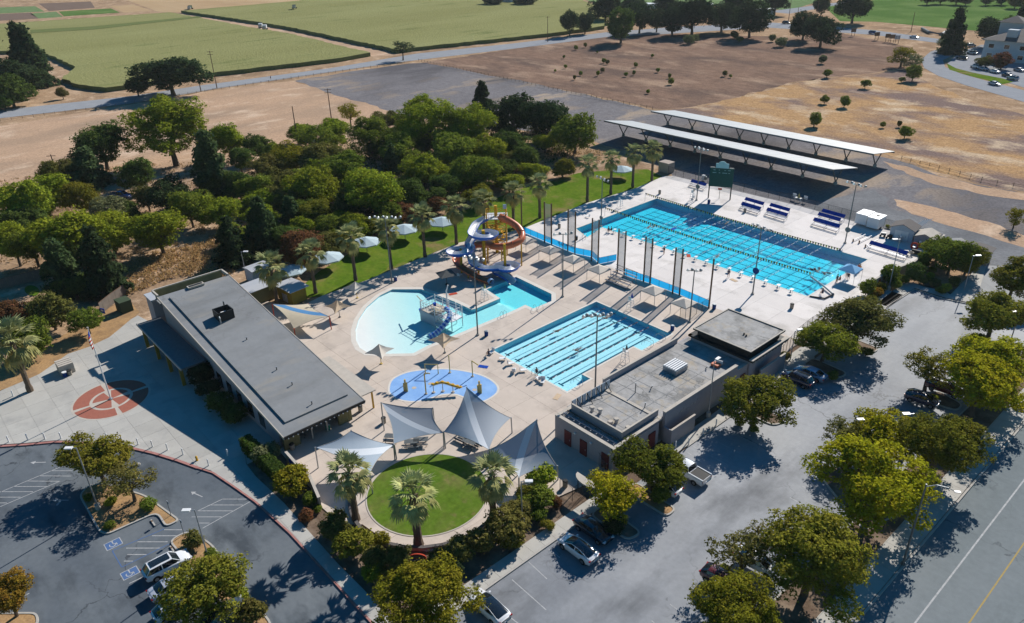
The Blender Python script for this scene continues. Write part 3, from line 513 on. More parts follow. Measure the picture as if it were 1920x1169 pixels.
def hc(c, rot):      # wheelchair symbol in a blue box
    c = Vector((c[0], c[1], 0)); mb = MB(); Rm = Matrix.Rotation(rot, 3, 'Z'); P = lambda x, y, z: c+Rm@Vector((x, y, 0))+Vector((0, 0, z))
    mb.quad(P(-.85, -.65, .008), P(.85, -.65, .008), P(.85, .65, .008), P(-.85, .65, .008), X['paint']); mb.quad(P(-.77, -.57, .011), P(.77, -.57, .011), P(.77, .57, .011), P(-.77, .57, .011), X['bpaint'])
    for k in range(9):
        a, b = pi*.75+k*pi*1.25/9, pi*.75+(k+1)*pi*1.25/9; mb.quad(P(.26*cos(a)-.1, .26*sin(a)-.1, .014), P(.26*cos(b)-.1, .26*sin(b)-.1, .014), P(.36*cos(b)-.1, .36*sin(b)-.1, .014), P(.36*cos(a)-.1, .36*sin(a)-.1, .014), X['paint'])
    for x0, y0, x1, y1 in [(-.05, -.1, .05, .35), (-.05, -.12, .35, -.02), (.27, -.4, .36, -.1)]: mb.quad(P(x0, y0, .014), P(x1, y0, .014), P(x1, y1, .014), P(x0, y1, .014), X['paint'])
    mb.add([P(.1*cos(k)-0., .1*sin(k)+.45, .014) for k in [i*pi/3 for i in range(6)]], [tuple(range(6))], X['paint']); return struct(mb.build('wheelchair_marking'))
hc(b5(828, 590), rad(90)); hc(b5(950, 802), rad(90))
# plaza emblem
pc = t1(815, 660); R_ = 5.25
em = MB()
def ring(mb, c, r0, r1, z, m, a0=0., a1=2*pi, n=48):
    vs = [(c[0]+r*cos(a0+(a1-a0)*i/n), c[1]+r*sin(a0+(a1-a0)*i/n), z) for i in range(n+1) for r in (r0, r1)]
    mb.add(vs, [(2*i, 2*i+1, 2*i+3, 2*i+2) for i in range(n)], m)
ring(em, pc, 0.01, R_, .126, X['trim'])
for k in range(4):
    a = k*pi/2-.06
    for r0, r1 in ((.2, 2.45), (2.85, R_-.3)): ring(em, pc, r0, r1, .131, X['redpv'], a+.27/((r0+r1)/2), a+pi/2-.27/((r0+r1)/2), n=14)
struct(em.build('plaza_emblem'))
# pools
def pool(name, label, outline, zf, m_floor, m_wall, m_water, zw=-.02, slope=None, cw=.34):
    root = thing(name, label, 'swimming pool', (outline[0][0], outline[0][1], zf))
    b = MB(); P = [Vector((p[0], p[1], 0)) for p in outline]; tri = tessellate_polygon([P])
    tri = [t if ((P[t[1]]-P[t[0]]).cross(P[t[2]]-P[t[0]])).z > 0 else t[::-1] for t in tri]
    fz = (lambda p: zf) if slope is None else slope
    bm = bmesh.new(); V = [bm.verts.new(p) for p in P]
    for t_ in tri: bm.faces.new([V[i] for i in t_])
    if slope:
        for ax in (0, 1):
            lo = min(p[ax] for p in P); hi = max(p[ax] for p in P)
            for k in range(int((hi-lo)/1.0)+1):
                co = Vector((0, 0, 0)); co[ax] = lo+k*1.0; no = Vector((0, 0, 0)); no[ax] = 1; bmesh.ops.bisect_plane(bm, geom=bm.verts[:]+bm.edges[:]+bm.faces[:], plane_co=co, plane_no=no, dist=1e-5)
    for v in bm.verts: v.index = -1
    bm.verts.index_update(); b.add([(v.co.x, v.co.y, fz(v.co)) for v in bm.verts], [tuple(v.index for v in f.verts) for f in bm.faces], m_floor); bm.free(); b.build('pool_floor', root, True)
    wl = MB(); n = len(P)
    for i in range(n):
        a, c = P[i], P[(i+1) % n]; wl.quad((a.x, a.y, .12), (c.x, c.y, .12), (c.x, c.y, fz(c)), (a.x, a.y, fz(a)), m_wall)
    wl.build('pool_wall', root)
    cp = MB()
    A = sum(P[i].x*P[(i+1) % n].y-P[(i+1) % n].x*P[i].y for i in range(n)); sg = 1 if A > 0 else -1
    off = []
    for i in range(n):
        a, p, c = P[i-1], P[i], P[(i+1) % n]; d1_ = (p-a).normalized(); d2_ = (c-p).normalized(); n1 = Vector((d1_.y, -d1_.x, 0))*sg; n2 = Vector((d2_.y, -d2_.x, 0))*sg
        q = (n1+n2); q = q.normalized()/max(.45, (q.normalized()).dot(n1)); off.append(p+q*cw)
    for i in range(n):
        j = (i+1) % n; o4 = [(P[i].x, P[i].y, .132), (P[j].x, P[j].y, .132), (off[j].x, off[j].y, .132), (off[i].x, off[i].y, .132)]
        cp.add(o4 if sg < 0 else o4[::-1], [(0, 1, 2, 3)], X['coping'])
    cp.build('coping', root)
    wt = MB(); wt.add([(p.x, p.y, zw) for p in P], tri, m_water); o = wt.build('water', root); return root
pb = pool('competition_pool', 'long deep blue pool with lane ropes and strings of pennants', BIG, -1.45, X['tiledeep'], X['band'], X['wbig'])
ps = pool('lap_pool', 'smaller rectangular lap pool with six dark lane lines', SMALL, -.85, X['tiledeep'], X['band'], X['wsmall'])
PB0 = G(667, 620); PB0.z = 0; PBD = G(880, 590)-PB0; PBD.z = 0; PBD.normalize()
pp = pool('leisure_pool', 'pale shallow pool with a curved beach edge and a play structure', PLAY, -.5, X['tile'], X['band'], X['wplay'], -.02, lambda p: -.035-.5*max(0., min(1., ((p-PB0).dot(PBD)-1.)/17.))-(.35 if (p.x > -98 and p.y > 77) else 0.), .8)
def flines(root, segs, wd, z, m=X['line'], name='lane_line'):
    for a, b in segs:
        a = Vector((*a, z)); b = Vector((*b, z)); t = (b-a).normalized(); n_ = Vector((-t.y, t.x, 0))*wd/2; MB().quad(a-n_, b-n_, b+n_, a+n_, m).build(name, root)
xs6 = [-77.4+2.38*k for k in range(6)]
for x in xs6:
    flines(ps, [((x, 66.2), (x, 86.2))], .3, -.84); flines(ps, [((x-.55, 66.2), (x+.55, 66.2)), ((x-.55, 86.2), (x+.55, 86.2))], .26, -.838, name='lane_cross')
ys9 = [118.3+2.25*k for k in range(9)]
for y in ys9: flines(pb, [((-103, y), (-57, y))], .2, -1.44)
for k in range(19):
    x = -102.6+2.5*k; flines(pb, [((x, 118), (x, 136.5))], .14, -1.437)
def rope(x, y0, y1, cols, wd, label):
    root = thing('lane_rope', label, 'lane rope', (x, y0, 0)); mb = MB(); n = int((y1-y0)/.45)
    for i in range(n):
        a = y0+i*.45; mb.tube([(x, a, 0.0), (x, a+.4, 0.0)], .065 if wd is None else wd, cols[i % len(cols)], 5)
    stuff(mb.build('float', root)); MB().tube([(x, y0-.1, 0), (x, y1+.1, 0)], .02, X['dark'], 4).build('cable', root); root['group'] = 'lane ropes across the pools'; return root
X['ropeblue'] = M('lane_float_blue', (.10, .16, .42), s=3.); X['ropered'] = M('lane_float_red', (.35, .09, .10), s=3.)
for k in range(5): rope((xs6[k]+xs6[k+1])/2, 64.8, 88.0, [X['dark'], X['dark'], X['ropered'], X['white']], .06, 'thin dark lane rope %s of the lap pool' % ['nearest the splash pad side', 'second from the splash pad side', 'in the middle', 'second from the low building', 'nearest the low building'][k])
side = ['first', 'second', 'third', 'fourth', 'fifth', 'sixth', 'seventh', 'eighth', 'ninth', 'tenth', 'eleventh', 'twelfth', 'thirteenth']
for k in range(13): rope(-63.55-2.52*k, 116.3, 138.1, [X['white'], X['ropeblue'], X['white'], X['white']], .05, '%s lane rope from the open right end of the long pool' % side[k])
def pennants(label, y, x0, x1, z, x2=None):
    root = thing('pennant_line', label, 'pennant string', (x0, y, .12)); n = int((x1-x0)/.55); mb = MB()
    zz = lambda x: z-.35*sin(pi*(x-x0)/(x1-x0))
    for i in range(n):
        x = x0+(i+.5)*.55; m = X['yellow'] if i % 2 else X['dark']
        mb.add([(x-.24, y-.012, zz(x)), (x+.24, y-.012, zz(x)), (x, y-.012, zz(x)-.6), (x-.24, y+.012, zz(x)), (x+.24, y+.012, zz(x)), (x, y+.012, zz(x)-.6)], [(0, 1, 2), (3, 5, 4), (0, 3, 4, 1), (1, 4, 5, 2), (2, 5, 3, 0)], m)
    stuff(mb.build('pennants', root)); MB().tube([(x0+(x1-x0)*i/12, y, zz(x0+(x1-x0)*i/12)) for i in range(13)], .02, X['dark'], 4).build('rope', root)
    for x in (x0, x1): MB().cyl((x, y, .12), .035, z-.1, X['galv'], 6).build('pole', root)
pennants('black and yellow pennant string along the far edge of the long pool', 134.9, -106.1, -58.0, 2.2)
pennants('black and yellow pennant string across the middle of the long pool', 121.1, -106.3, -56.4, 2.2)
bk = thing('pool_boom', 'grey beam reaching from the deck over the right end of the long pool', 'beam', G(1548, 556)); MB().tube([G(1520, 519, .5), G(1545, 537, .5), G(1562, 552, .4)], .16, X['galv'], 8).build('beam', bk); MB().tube([G(1562, 552, .1), G(1562, 552, .55)], .22, X['dgalv'], 8).build('reel', bk); MB().tube([G(1562, 552, .3), G(1546, 560, .3), G(1518, 556, .2)], .14, X['dark'], 8).build('cover_roll', bk)
# splash pad
sp = struct(MB().prism(circle((0, 0), 1, 4), None, .125, X['splash']).build('tmp')); bpy.data.objects.remove(sp)
spc = G(831, 722); SA = [G(*p) for p in [(729, 731), (736, 713), (763, 700), (800, 694.5), (840, 693.5), (880, 699), (912, 709), (932, 724), (932, 738), (912, 752), (890, 757), (868, 746), (850, 741), (825, 743), (800, 751), (775, 755), (748, 751), (733, 742)]]
def smooth_loop(P, k=4):
    out = []; n = len(P)
    for i in range(n):
        p0, p1, p2, p3 = P[i-1], P[i], P[(i+1) % n], P[(i+2) % n]
        for j in range(k):
            t = j/k; out.append(.5*((2*p1)+(p2-p0)*t+(2*p0-5*p1+4*p2-p3)*t*t+(3*p1-p0-3*p2+p3)*t**3))
    return out
SL = smooth_loop(SA); spo = struct(MB().prism([(p.x, p.y) for p in SL], None, .126, X['splash']).build('splash_pad')); kerb([(p.x, p.y) for p in SL], .3, .1, .135, X['coping'], 'pad_edge', True, spo)
# lawn circle
LC = G(802, 925); LR = 110*mpp(LC)*1.0
lw = struct(MB().prism(circle(LC, LR, 56), None, .15, X['lawn2']).build('round_lawn')); kerb(circle(LC, LR, 56), .16, .1, .165, X['trim'], 'lawn_edging', True, lw)
# ================================================================== BUILDINGS
# --- long low building with a wedge roof (high at the far end)
LX0, LX1, LY0, LY1 = -118.0, -76.6, 28.4, 40.1
zr = lambda x: 3.3+(LX1-x)/(LX1-LX0)*4.9
lb = thing('pool_entrance_building', 'long olive building with a sloping grey membrane roof beside the entrance plaza', 'building', (-97, 34, .12))
rf = MB()
def wedge(mb, x0, x1, y0, y1, t0, t1, m):       # slab that follows the roof slope, t0/t1 offsets below/above
    vs = [(x, y, zr(x)+t) for x in (x0, x1) for y in (y0, y1) for t in (t0, t1)]
    mb.add(vs, [(0, 1, 3, 2), (4, 6, 7, 5), (0, 4, 5, 1), (2, 3, 7, 6), (0, 2, 6, 4), (1, 5, 7, 3)], m)
wedge(rf, LX0, LX1, LY0, LY1, -.3, 0, X['roof']); ro = rf.build('roof', lb)
# raised inner field (the step that throws the thin dark line), seams
MBf = MB(); wedge(MBf, LX0+1.4, LX1-2.2, LY0+1.35, LY1-1.2, 0, .22, X['roof']); MBf.build('raised_roof_field', ro)
for k in range(1, 9):
    x = LX0+1.6+k*4.2; m_ = MB(); vs = [(x+a, y, zr(x+a)+.222+h) for a in (-.03, .03) for y in (LY0+1.4, LY1-1.25) for h in (0, .005)]; m_.add(vs, [(0, 1, 3, 2), (4, 6, 7, 5), (0, 4, 5, 1), (2, 3, 7, 6), (1, 5, 7, 3)], X['roof']); m_.build('roof_seam', ro)
ed = MB(); wedge(ed, LX0-.06, LX1+.06, LY0-.12, LY0-.002, -.32, .05, X['trim']); wedge(ed, LX0-.06, LX1+.06, LY1+.002, LY1+.12, -.32, .05, X['trim']); wedge(ed, LX1+.002, LX1+.14, LY0, LY1, -.34, .04, X['dark']); ed.build('roof_edging', ro)
# far-end wall rising above, open clerestory trough
tr = MB(); tr.box((LX0-2.6, (LY0+LY1)/2, 8.25), (.25, LY1-LY0, .5), X['trim']); tr.box((LX0-1.3, LY0+.1, 8.25), (2.7, .25, .5), X['trim']); tr.box((LX0-1.3, LY1-.1, 8.25), (2.7, .25, .5), X['trim'])
tr.box((LX0-2.42, (LY0+LY1)/2, 7.6), (.1, LY1-LY0-.6, 1.5), X['olive']); tr.box((LX0-1.3, (LY0+LY1)/2, 6.8), (2.4, LY1-LY0-.3, .2), X['roof']); tr.build('clerestory', lb)
lo = MB(); lo.box((LX0-4.4, (LY0+LY1)/2-.4, 6.6), (3.4, LY1-LY0+.2, .25), X['panel']); lo.box((LX0-4.4, (LY0+LY1)/2-.4, 3.3), (3.1, LY1-LY0-.2, 6.4), X['stucco']); lo.build('rear_wing', lb)
wl = MB()
def wallx(mb, x0, x1, y, th, m, drop=.32):
    vs = [(x, yy, z) for x in (x0, x1) for yy in (y-th/2, y+th/2) for z in (.12, zr(x)-drop)]
    mb.add(vs, [(0, 1, 3, 2), (4, 6, 7, 5), (0, 4, 5, 1), (2, 3, 7, 6), (1, 5, 7, 3)], m)
wallx(wl, LX0+.1, LX1-2.6, LY0+.5, .25, X['stucco']); wallx(wl, LX0+.1, LX1-2.6, LY1-1.6, .25, X['olive']); wl.box((LX0+.1, (LY0+LY1)/2, 4), (.25, LY1-LY0-1.2, 7.6), X['stucco']); wl.build('wall', lb)
fr = MB(); fr.box((LX1-4.4, (LY0+LY1)/2, 1.7), (.2, LY1-LY0-3.4, 3.1), X['dglass']); fr.build('glass_front', lb)
for y, wd in ((LY0+1.5, 2.2), (LY1-2.4, 2.0)):
    o = MB().box((LX1-1.6, y, 1.66), (.3, wd, 3.05), X['olive']).build('end_wall', lb)
    for k in range(int(wd/.3)): MB().box((LX1-1.43, y-wd/2+.15+k*.3, 1.66), (.04, .2, 3.0), X['olive']).build('wall_board', o)
for y in (LY0+4.3, LY1-5.2): MB().box((LX1-1.4, y, 1.65), (.16, .16, 3.05), X['trim']).build('post', lb)
for k in range(18): MB().box((LX1-.35, LY0+.5+k*.65, zr(LX1-.35)-.4), (1.1, .12, .16), X['white']).build('rafter_end', lb)
for k in range(4): MB().box((LX1-3.2-(k % 2)*.9, LY1-6.8+k*1.05, .85), (.7, .8, .1), X['yellow2']).build('cafe_table', lb)
# porch on the plaza side: lower roof on yellow fins
po = MB(); po.box((-110.6, LY0-1.7, 3.7), (19.0, 3.6, .3), X['dgalv']); pf = po.build('porch_roof', lb)
MB().box((-110.6, LY0-3.58, 3.75), (19.1, .14, .36), X['trim']).build('porch_fascia', pf)
for k in range(4): MB().box((-118.5+k*5.2, LY0-3.2, 1.84), (.22, .5, 3.4), X['olive2']).build('porch_fin', lb)
for k in range(7): MB().box((-104.5+k*3.4, LY0+.36, 1.9), (1.7, .06, 2.2), X['dglass']).build('window', lb)
# roof-top furniture
def rooftop(px, py, base, label, name, cat, fn):
    P = G(px, py, base+.2); P = G(px, py, zr(P.x)+.22); P = G(px, py, zr(P.x)+.22); t = thing(name, label, cat, P); fn(t, P); return t
def vent_box(t, P):
    q = MB(); 
    for dx, dy, sx, sy in ((-1.05, 0, .12, 2.4), (1.05, 0, .12, 2.4), (0, -1.15, 2.2, .12), (0, 1.15, 2.2, .12)): q.box(P+Vector((dx, dy, .75)), (sx, sy, 1.5), X['dark'])
    q.build('screen', t); MB().box(P+Vector((.1, .1, .5)), (1.1, .8, .8), X['white']).build('fan_unit', t); MB().cyl(P+Vector((-1.4, .8, 0)), .12, 2.0, X['dgalv'], 8).build('flue', t); MB().tube([P+Vector((1.5, -1.2, 0)), P+Vector((1.5, -1.2, .9)), P+Vector((1.3, -1.2, 1.1))], .12, X['galv'], 8).build('pipe', t)
rooftop(421, 596, 5, 'square dark screened plant housing on the sloping roof', 'roof_plant_housing', 'roof vent', vent_box)
def hatch(t, P): MB().box(P+Vector((0, 0, .12)), (.9, 2.6, .3), X['trim']).build('frame', t); MB().box(P+Vector((0, 0, .28)), (.6, 2.2, .04), X['dark']).build('glazing', t)
rooftop(367, 537, 6.5, 'narrow skylight near the high end of the sloping roof', 'skylight', 'skylight', hatch)
for i, (x, y) in enumerate([(463, 638), (519, 694), (548, 722), (585, 758)]):
    rooftop(x, y, 4.5, 'short vent pipe on the sloping roof, number %s down the slope' % ['one', 'two', 'three', 'four'][i], 'vent_pipe', 'vent pipe', lambda t, P: (MB().cyl(P, .07, .45, X['dark'], 8).build('pipe', t), MB().cyl(P+Vector((0, 0, .45)), .12, .07, X['galv'], 8).build('cap', t)))
ln = thing('shade_awning', 'flat cream awning strip along the low building beside the deck', 'awning', (-80.5, 41.2, .12))
MB().box((-84, LY1+1.35, 3.25), (12.5, 2.3, .14), X['trim']).build('awning_roof', ln)
for x in (-89.5, -84, -78.4): MB().box((x, LY1+2.2, 1.65), (.2, .2, 3.05), X['yellow']).build('post', ln)
# --- changing room building on the right
rb = thing('changing_room_building', 'low grey stucco building with dark red doors between lap pool and car park', 'building', (-51.5, 75, .12))
bd = MB()
bd.box((-51.3, 57.6, 1.75), (9.9, 3.6, 3.25), X['stucco']); bd.build('near_block', rb)
def parapet(mb, x0, x1, y0, y1, z0, z1, th, m, cap=X['trim'], sides='NSEW'):
    for s_, c, d in (('S', ((x0+x1)/2, y0+th/2), (x1-x0, th)), ('N', ((x0+x1)/2, y1-th/2), (x1-x0, th)), ('W', (x0+th/2, (y0+y1)/2), (th, y1-y0-2*th-.006)), ('E', (x1-th/2, (y0+y1)/2), (th, y1-y0-2*th-.006))):
        if s_ in sides: mb.box((*c, (z0+z1)/2), (*d, z1-z0), m); mb.box((*c, z1+.035), (d[0]+.05, d[1]+.05, .07), cap)
q = MB(); parapet(q, -56.25, -46.35, 55.8, 65.0, 3.4, 3.6, .45, X['stucco']); q.build('lower_parapet', rb)
MB().box((-51.3, 61.9, 1.7), (9.9, 5.0, 3.15), X['stucco']).build('middle_block', rb)
MB().box((-51.3, 60.2, 3.36), (9.0, 8.6, .08), X['roof2']).build('lower_roof', rb)
q = MB(); parapet(q, -55.6, -47.1, 58.1, 65.3, 3.42, 4.5, .2, X['stucco'], sides='SE'); q.build('screen_parapet', rb)
# pipes and frames in the gutter between parapets
q = MB()
for k in range(10): q.box((-55.6+k*.95, 57.2, 3.62), (.1, 1.3, .1), X['silver'])
q.box((-51.3, 56.9, 3.7), (9, .12, .1), X['silver']); q.box((-51.3, 57.6, 3.7), (9, .12, .1), X['wood']); q.box((-46.9, 61.5, 3.7), (.1, 6.4, .1), X['silver'])
q.build('pipe_rack', rb)
MB().box((-51.6, 75.0, 1.8), (10.6, 19.0, 3.35), X['stucco']).build('main_block', rb)
MB().box((-51.6, 71.3, 3.53), (9.9, 26.0, .1), X['roof2']).build('main_roof', rb)
for k in range(10): MB().box((-51.6, 60+k*2.4, 3.588), (9.8, .07, .012), X['roof']).build('roof_seam', rb)
for x in (-54.2, -49.4): MB().box((x, 71.3, 3.596), (.07, 25.8, .01), X['roof']).build('roof_seam', rb)
q = MB(); q.box((-56.8, 73.6, 2.3), (.22, 16.2, 4.2), X['stucco']); q.box((-56.8, 73.6, 4.44), (.3, 16.3, .08), X['trim']); q.build('pool_side_wall', rb)
q = MB(); q.box((-46.3, 73.2, 2.3), (.42, 15.9, 4.4), X['stucco']); q.box((-46.3, 73.2, 4.54), (.5, 16.0, .08), X['trim']); q.box((-46.35, 82.6, 1.9), (.4, 2.8, 3.5), X['stucco']); q.box((-46.35, 82.6, 3.69), (.48, 2.8, .08), X['trim']); q.build('car_park_wall', rb)
q = MB(); q.box((-50.9, 88.2, 2.2), (10.0, 8.6, 4.1), X['stucco']); q.build('tall_block', rb)
q = MB(); q.box((-50.7, 88.2, 4.4), (10.9, 9.4, .3), X['dark']); q.box((-45.5, 88.2, 4.62), (.6, 9.6, .14), X['trim']); q.box((-55.9, 83.75, 4.4), (.5, .5, .3), X['stucco']); q.build('ledge', rb)
q = MB(); q.box((-50.7, 88.2, 5.05), (8.7, 8.0, 1.0), X['dark']); q.box((-50.7, 88.2, 5.58), (9.6, 8.9, .14), X['roof2']); q2 = q.build('upper_roof', rb)
q = MB(); parapet(q, -55.55, -45.85, 83.7, 92.7, 5.5, 5.72, .14, X['dark'], X['trim']); q.build('roof_edging', q2)
for k in range(11): MB().box((-45.35, 84.2+k*.8, 4.25), (.25, .14, .3), X['trim']).build('bracket', rb)
# low screen walls on the car park side
q = MB(); q.box((-44.95, 67.6, 1.25), (.2, 4.9, 2.3), X['stucco']); q.box((-44.95, 67.6, 2.44), (.28, 5.0, .08), X['trim']); q.box((-45.5, 65.2, 1.25), (1.2, .2, 2.3), X['stucco']); q.build('screen_wall', rb)
q = MB(); q.box((-44.9, 88.6, 1.35), (.2, 6.6, 2.4), X['stucco']); q.box((-44.9, 88.6, 2.6), (.28, 6.7, .08), X['trim']); q.build('screen_wall', rb)
for x, nm in ((-53.9, 0), (-51.2, 0), (-47.6, 1)):
    d = MB().box((x, 55.74, 1.25), (1.15, .1, 2.2), X['reddoor']).build('door', rb); MB().box((x+.4, 55.66, 1.15), (.06, .06, .2), X['galv']).build('handle', d)
MB().box((-46.26, 63.0, 1.3), (.1, 1.3, 2.3), X['reddoor']).build('door', rb); MB().box((-46.1, 82.8, 1.3), (.1, 1.2, 2.3), X['reddoor']).build('door', rb)
for x in (-52.6, -49.9, -46.9): MB().box((x, 55.68, 2.75), (.28, .2, .18), X['white']).build('wall_lamp', rb)
q = MB()        # raised fish-like lettering marks on the car park wall
for k, (dz, wd) in enumerate([(0, .9), (.28, .5), (-.25, .6), (.1, .7), (-.1, .5), (.2, .4)]): q.box((-46.07, 68.5+k*.75, 3.1+dz), (.05, wd*.7, .14), X['galv'])
q.build('wall_lettering', rb)
def roofitem(x, y, z, label, name, cat): return thing(name, label, cat, (x, y, z))
P = G(1266, 690, 3.9); ac = roofitem(P.x, P.y, 3.58, 'white ribbed air handling unit on the low grey roof', 'air_handler', 'air handler'); MB().box((P.x, P.y, 3.95), (2.3, 2.6, .7), X['galv']).build('casing', ac)
for k in range(6): MB().box((P.x-.95+k*.38, P.y, 4.4), (.22, 2.7, .2), X['white']).build('rib', ac)
for i, (x, y, h) in enumerate([(586, 710, .75), (644, 725, .75), (763, 795, .75), (720, 815, .3), (848, 855, .5)]):
    P = t3(x, y, 3.6+h); t = roofitem(P.x, P.y, 3.4, 'round capped roof vent, %s of five at the near end of the roof' % ['first', 'second', 'third', 'lowest', 'last'][i], 'roof_vent', 'roof vent'); MB().cyl((P.x, P.y, 3.4), .22, h, X['galv'], 12).build('stack', t); MB().cyl((P.x, P.y, 3.4+h), .38, .16, X['trim'], 14, .3).build('cap', t)
P = t3(1490, 405, 3.8); t = roofitem(P.x, P.y, 3.58, 'small red box with a pale lid on the low roof near the tall block', 'roof_hatch', 'roof hatch'); MB().box((P.x, P.y, 3.78), (1.1, .9, .4), X['red']).build('box', t); MB().box((P.x+.2, P.y+.5, 4.1), (.9, .08, .5), X['white'], .3).build('lid', t)
for i, (x, y, h) in enumerate([(900, 612, 1.5), (968, 722, .8), (1015, 580, .5), (1415, 432, .4)]):
    P = t3(x, y, 3.58); t = roofitem(P.x, P.y, 3.58, 'thin %s vent pipe on the low grey roof' % ['tall', 'leaning', 'short', 'tiny'][i], 'vent_pipe', 'vent pipe'); MB().tube([P, P+Vector((.1*i, 0, h))], .06, X['dgalv'], 6).build('pipe', t); MB().cyl(P+Vector((.1*i, 0, h)), .1, .08, X['galv'], 6).build('cap', t)
P = t3(1695, 185, 5.66)
t = roofitem(P.x, P.y, 5.66, 'pair of small dark vents on the tall square roof', 'roof_vent', 'roof vent'); MB().cyl(P, .13, .25, X['dark'], 8).build('stack', t); MB().cyl(P+Vector((.5, -.2, 0)), .13, .25, X['dark'], 8).build('stack', t)
# sign hoarding standing on the roof edge above the lap pool
hd = thing('roof_hoarding', 'row of pale panels on raking struts at the roof edge facing the lap pool', 'hoarding', (-55.6, 61.5, 3.4))
for k in range(8):
    y = 58.3+k*.93; MB().box((-55.75, y+.43, 4.15), (.06, .8, 1.35), X['hotel']).build('panel', hd); MB().tube([(-55.65, y, 3.45), (-55.65, y, 4.85)], .05, X['dark'], 5).build('post', hd)
    if k % 2: MB().tube([(-55.6, y, 4.7), (-54.5, y, 3.45)], .05, X['dark'], 5).build('strut', hd)
# --- solar-style car park canopies
def carport(label, xn0, xn1, xf0, xf1, yn, yf, zn, zf, posts, yp):
    t = thing('car_park_canopy', label, 'carport', ((xn0+xn1)/2, yp, 0), 'long canopies over the upper car park')
    A = [Vector((xn0, yn, zn)), Vector((xn1, yn, zn)), Vector((xf1, yf, zf)), Vector((xf0, yf, zf))]; n_ = 16
    for k in range(n_):
        a, b = k/n_+.0004, (k+1)/n_-.0004; P4 = [A[0].lerp(A[1], a), A[0].lerp(A[1], b), A[3].lerp(A[2], b), A[3].lerp(A[2], a)]
        MB().add([p for p in P4]+[p-Vector((0, 0, .14)) for p in P4], [(0, 1, 2, 3), (7, 6, 5, 4), (0, 4, 5, 1), (1, 5, 6, 2), (2, 6, 7, 3), (3, 7, 4, 0)], X['panel']).build('roof_panel', t)
    f = MB(); d = Vector((0, -.03, -.2)); f.box((A[0]+A[1])/2+Vector((0, .15, -.3)), ((A[1]-A[0]).length, .12, .3), X['dgalv']); f.box(((A[2]+A[3])/2)+Vector((0, -.15, -.3)), ((A[2]-A[3]).length, .12, .3), X['dgalv']); f.build('edge_beam', t)
    for x in posts:
        sl_ = (zf-zn)/(yf-yn); zz = lambda y: zn+(y-yn)*sl_-.4
        MB().cyl((x, yp, 0), .45, .75, X['kerb'], 12).build('footing', t)
        MB().tube([(x, yp, .7), (x-.1, yp-2.6, zz(yp-2.6))], .16, X['dgalv'], 6).build('strut', t); MB().tube([(x, yp, .7), (x+.1, yp+2.6, zz(yp+2.6))], .16, X['dgalv'], 6).build('strut', t)
        MB().tube([(x, yn+.4, zz(yn+.4)), (x, yf-.4, zz(yf-.4))], .13, X['dgalv'], 6).build('rafter', t)
    return t
carport('long pale canopy nearest the competition pool on V shaped struts', -150.2, -78.5, -150.2, -78.5, 169.2, 182.3, 6.0, 3.5, [-148.6, -139.8, -130.9, -122.3, -113.9, -105.9, -98.4, -89.5, -80.8], 176.6)
carport('long pale canopy farther away beside the golden grass field', -149.5, -78.6, -149.3, -78.4, 190.3, 202.3, 5.3, 3.5, [-147.6, -138.2, -129.4, -121.2, -113.1, -105.2, -97, -88.4, -80.6], 197.0)
# --- huts and sheds
def hut(name, label, cat, c, sx, sy, h, mw_, mr_, pitch=.5, rz=0., door=None, over=.25, ridge='y', group=None):
    t = thing(name, label, cat, c, group); R_ = Matrix.Rotation(rz, 3, 'Z'); c = Vector(c); P = lambda x, y, z: c+R_@Vector((x, y, 0))+Vector((0, 0, z)); hx, hy = sx/2, sy/2
    w_ = MB(); w_.box(c+Vector((0, 0, h/2)), (sx, sy, h), mw_, rz)
    if pitch:
        if ridge == 'y': 
            for s_ in (-1, 1): w_.add([P(-hx, s_*hy, h), P(hx, s_*hy, h), P(0, s_*hy, h+pitch)], [(0, 1, 2) if s_ < 0 else (2, 1, 0)], mw_)
        else:
            for s_ in (-1, 1): w_.add([P(s_*hx, -hy, h), P(s_*hx, hy, h), P(s_*hx, 0, h+pitch)], [(0, 1, 2) if s_ > 0 else (2, 1, 0)], mw_)
    w_.build('wall', t); o = over
    for s_ in (-1, 1):
        r_ = MB()
        if ridge == 'y': A = [P(0, -hy-o, h+pitch+.05), P(0, hy+o, h+pitch+.05), P(s_*(hx+o), hy+o, h-pitch*o/hx+.03), P(s_*(hx+o), -hy-o, h-pitch*o/hx+.03)]
        else: A = [P(-hx-o, 0, h+pitch+.05), P(hx+o, 0, h+pitch+.05), P(hx+o, s_*(hy+o), h-pitch*o/hy+.03), P(-hx-o, s_*(hy+o), h-pitch*o/hy+.03)]
        r_.add(A+[p+Vector((0, 0, .09)) for p in A], [(0, 1, 2, 3), (7, 6, 5, 4), (0, 4, 5, 1), (1, 5, 6, 2), (2, 6, 7, 3), (3, 7, 4, 0)], mr_); r_.build('roof', t)
    if door:
        m_, dw, dh, dx = door
        for k in range(2 if dw > 1.3 else 1):
            xx = dx+(k-.5)*dw/2 if dw > 1.3 else dx; d = MB().box(P(xx, -hy-.03, dh/2+.05), (min(dw, 9)/(2 if dw > 1.3 else 1)-.06, .06, dh), m_, rz).build('door', t); MB().box(P(xx+.25, -hy-.08, dh/2), (.05, .05, .15), X['dark'], rz).build('handle', d)
    return t
hut('snack_kiosk', 'yellow wooden kiosk with a flat grey roof beside the palm lawn', 'kiosk', t5(270, 1015, .12), 4.6, 3.0, 2.6, X['olive2'], X['panel'], .12, .12, (X['stucco'], 1.6, 1.5, 0), .5)
hut('storage_shed', 'olive shed with a pale flat roof behind the sloping building', 'shed', G(487, 560, .12), 3.8, 4.6, 2.7, X['olive'], X['panel'], .15, .1, (X['stucco'], 1.2, 2.1, -.3), .4)
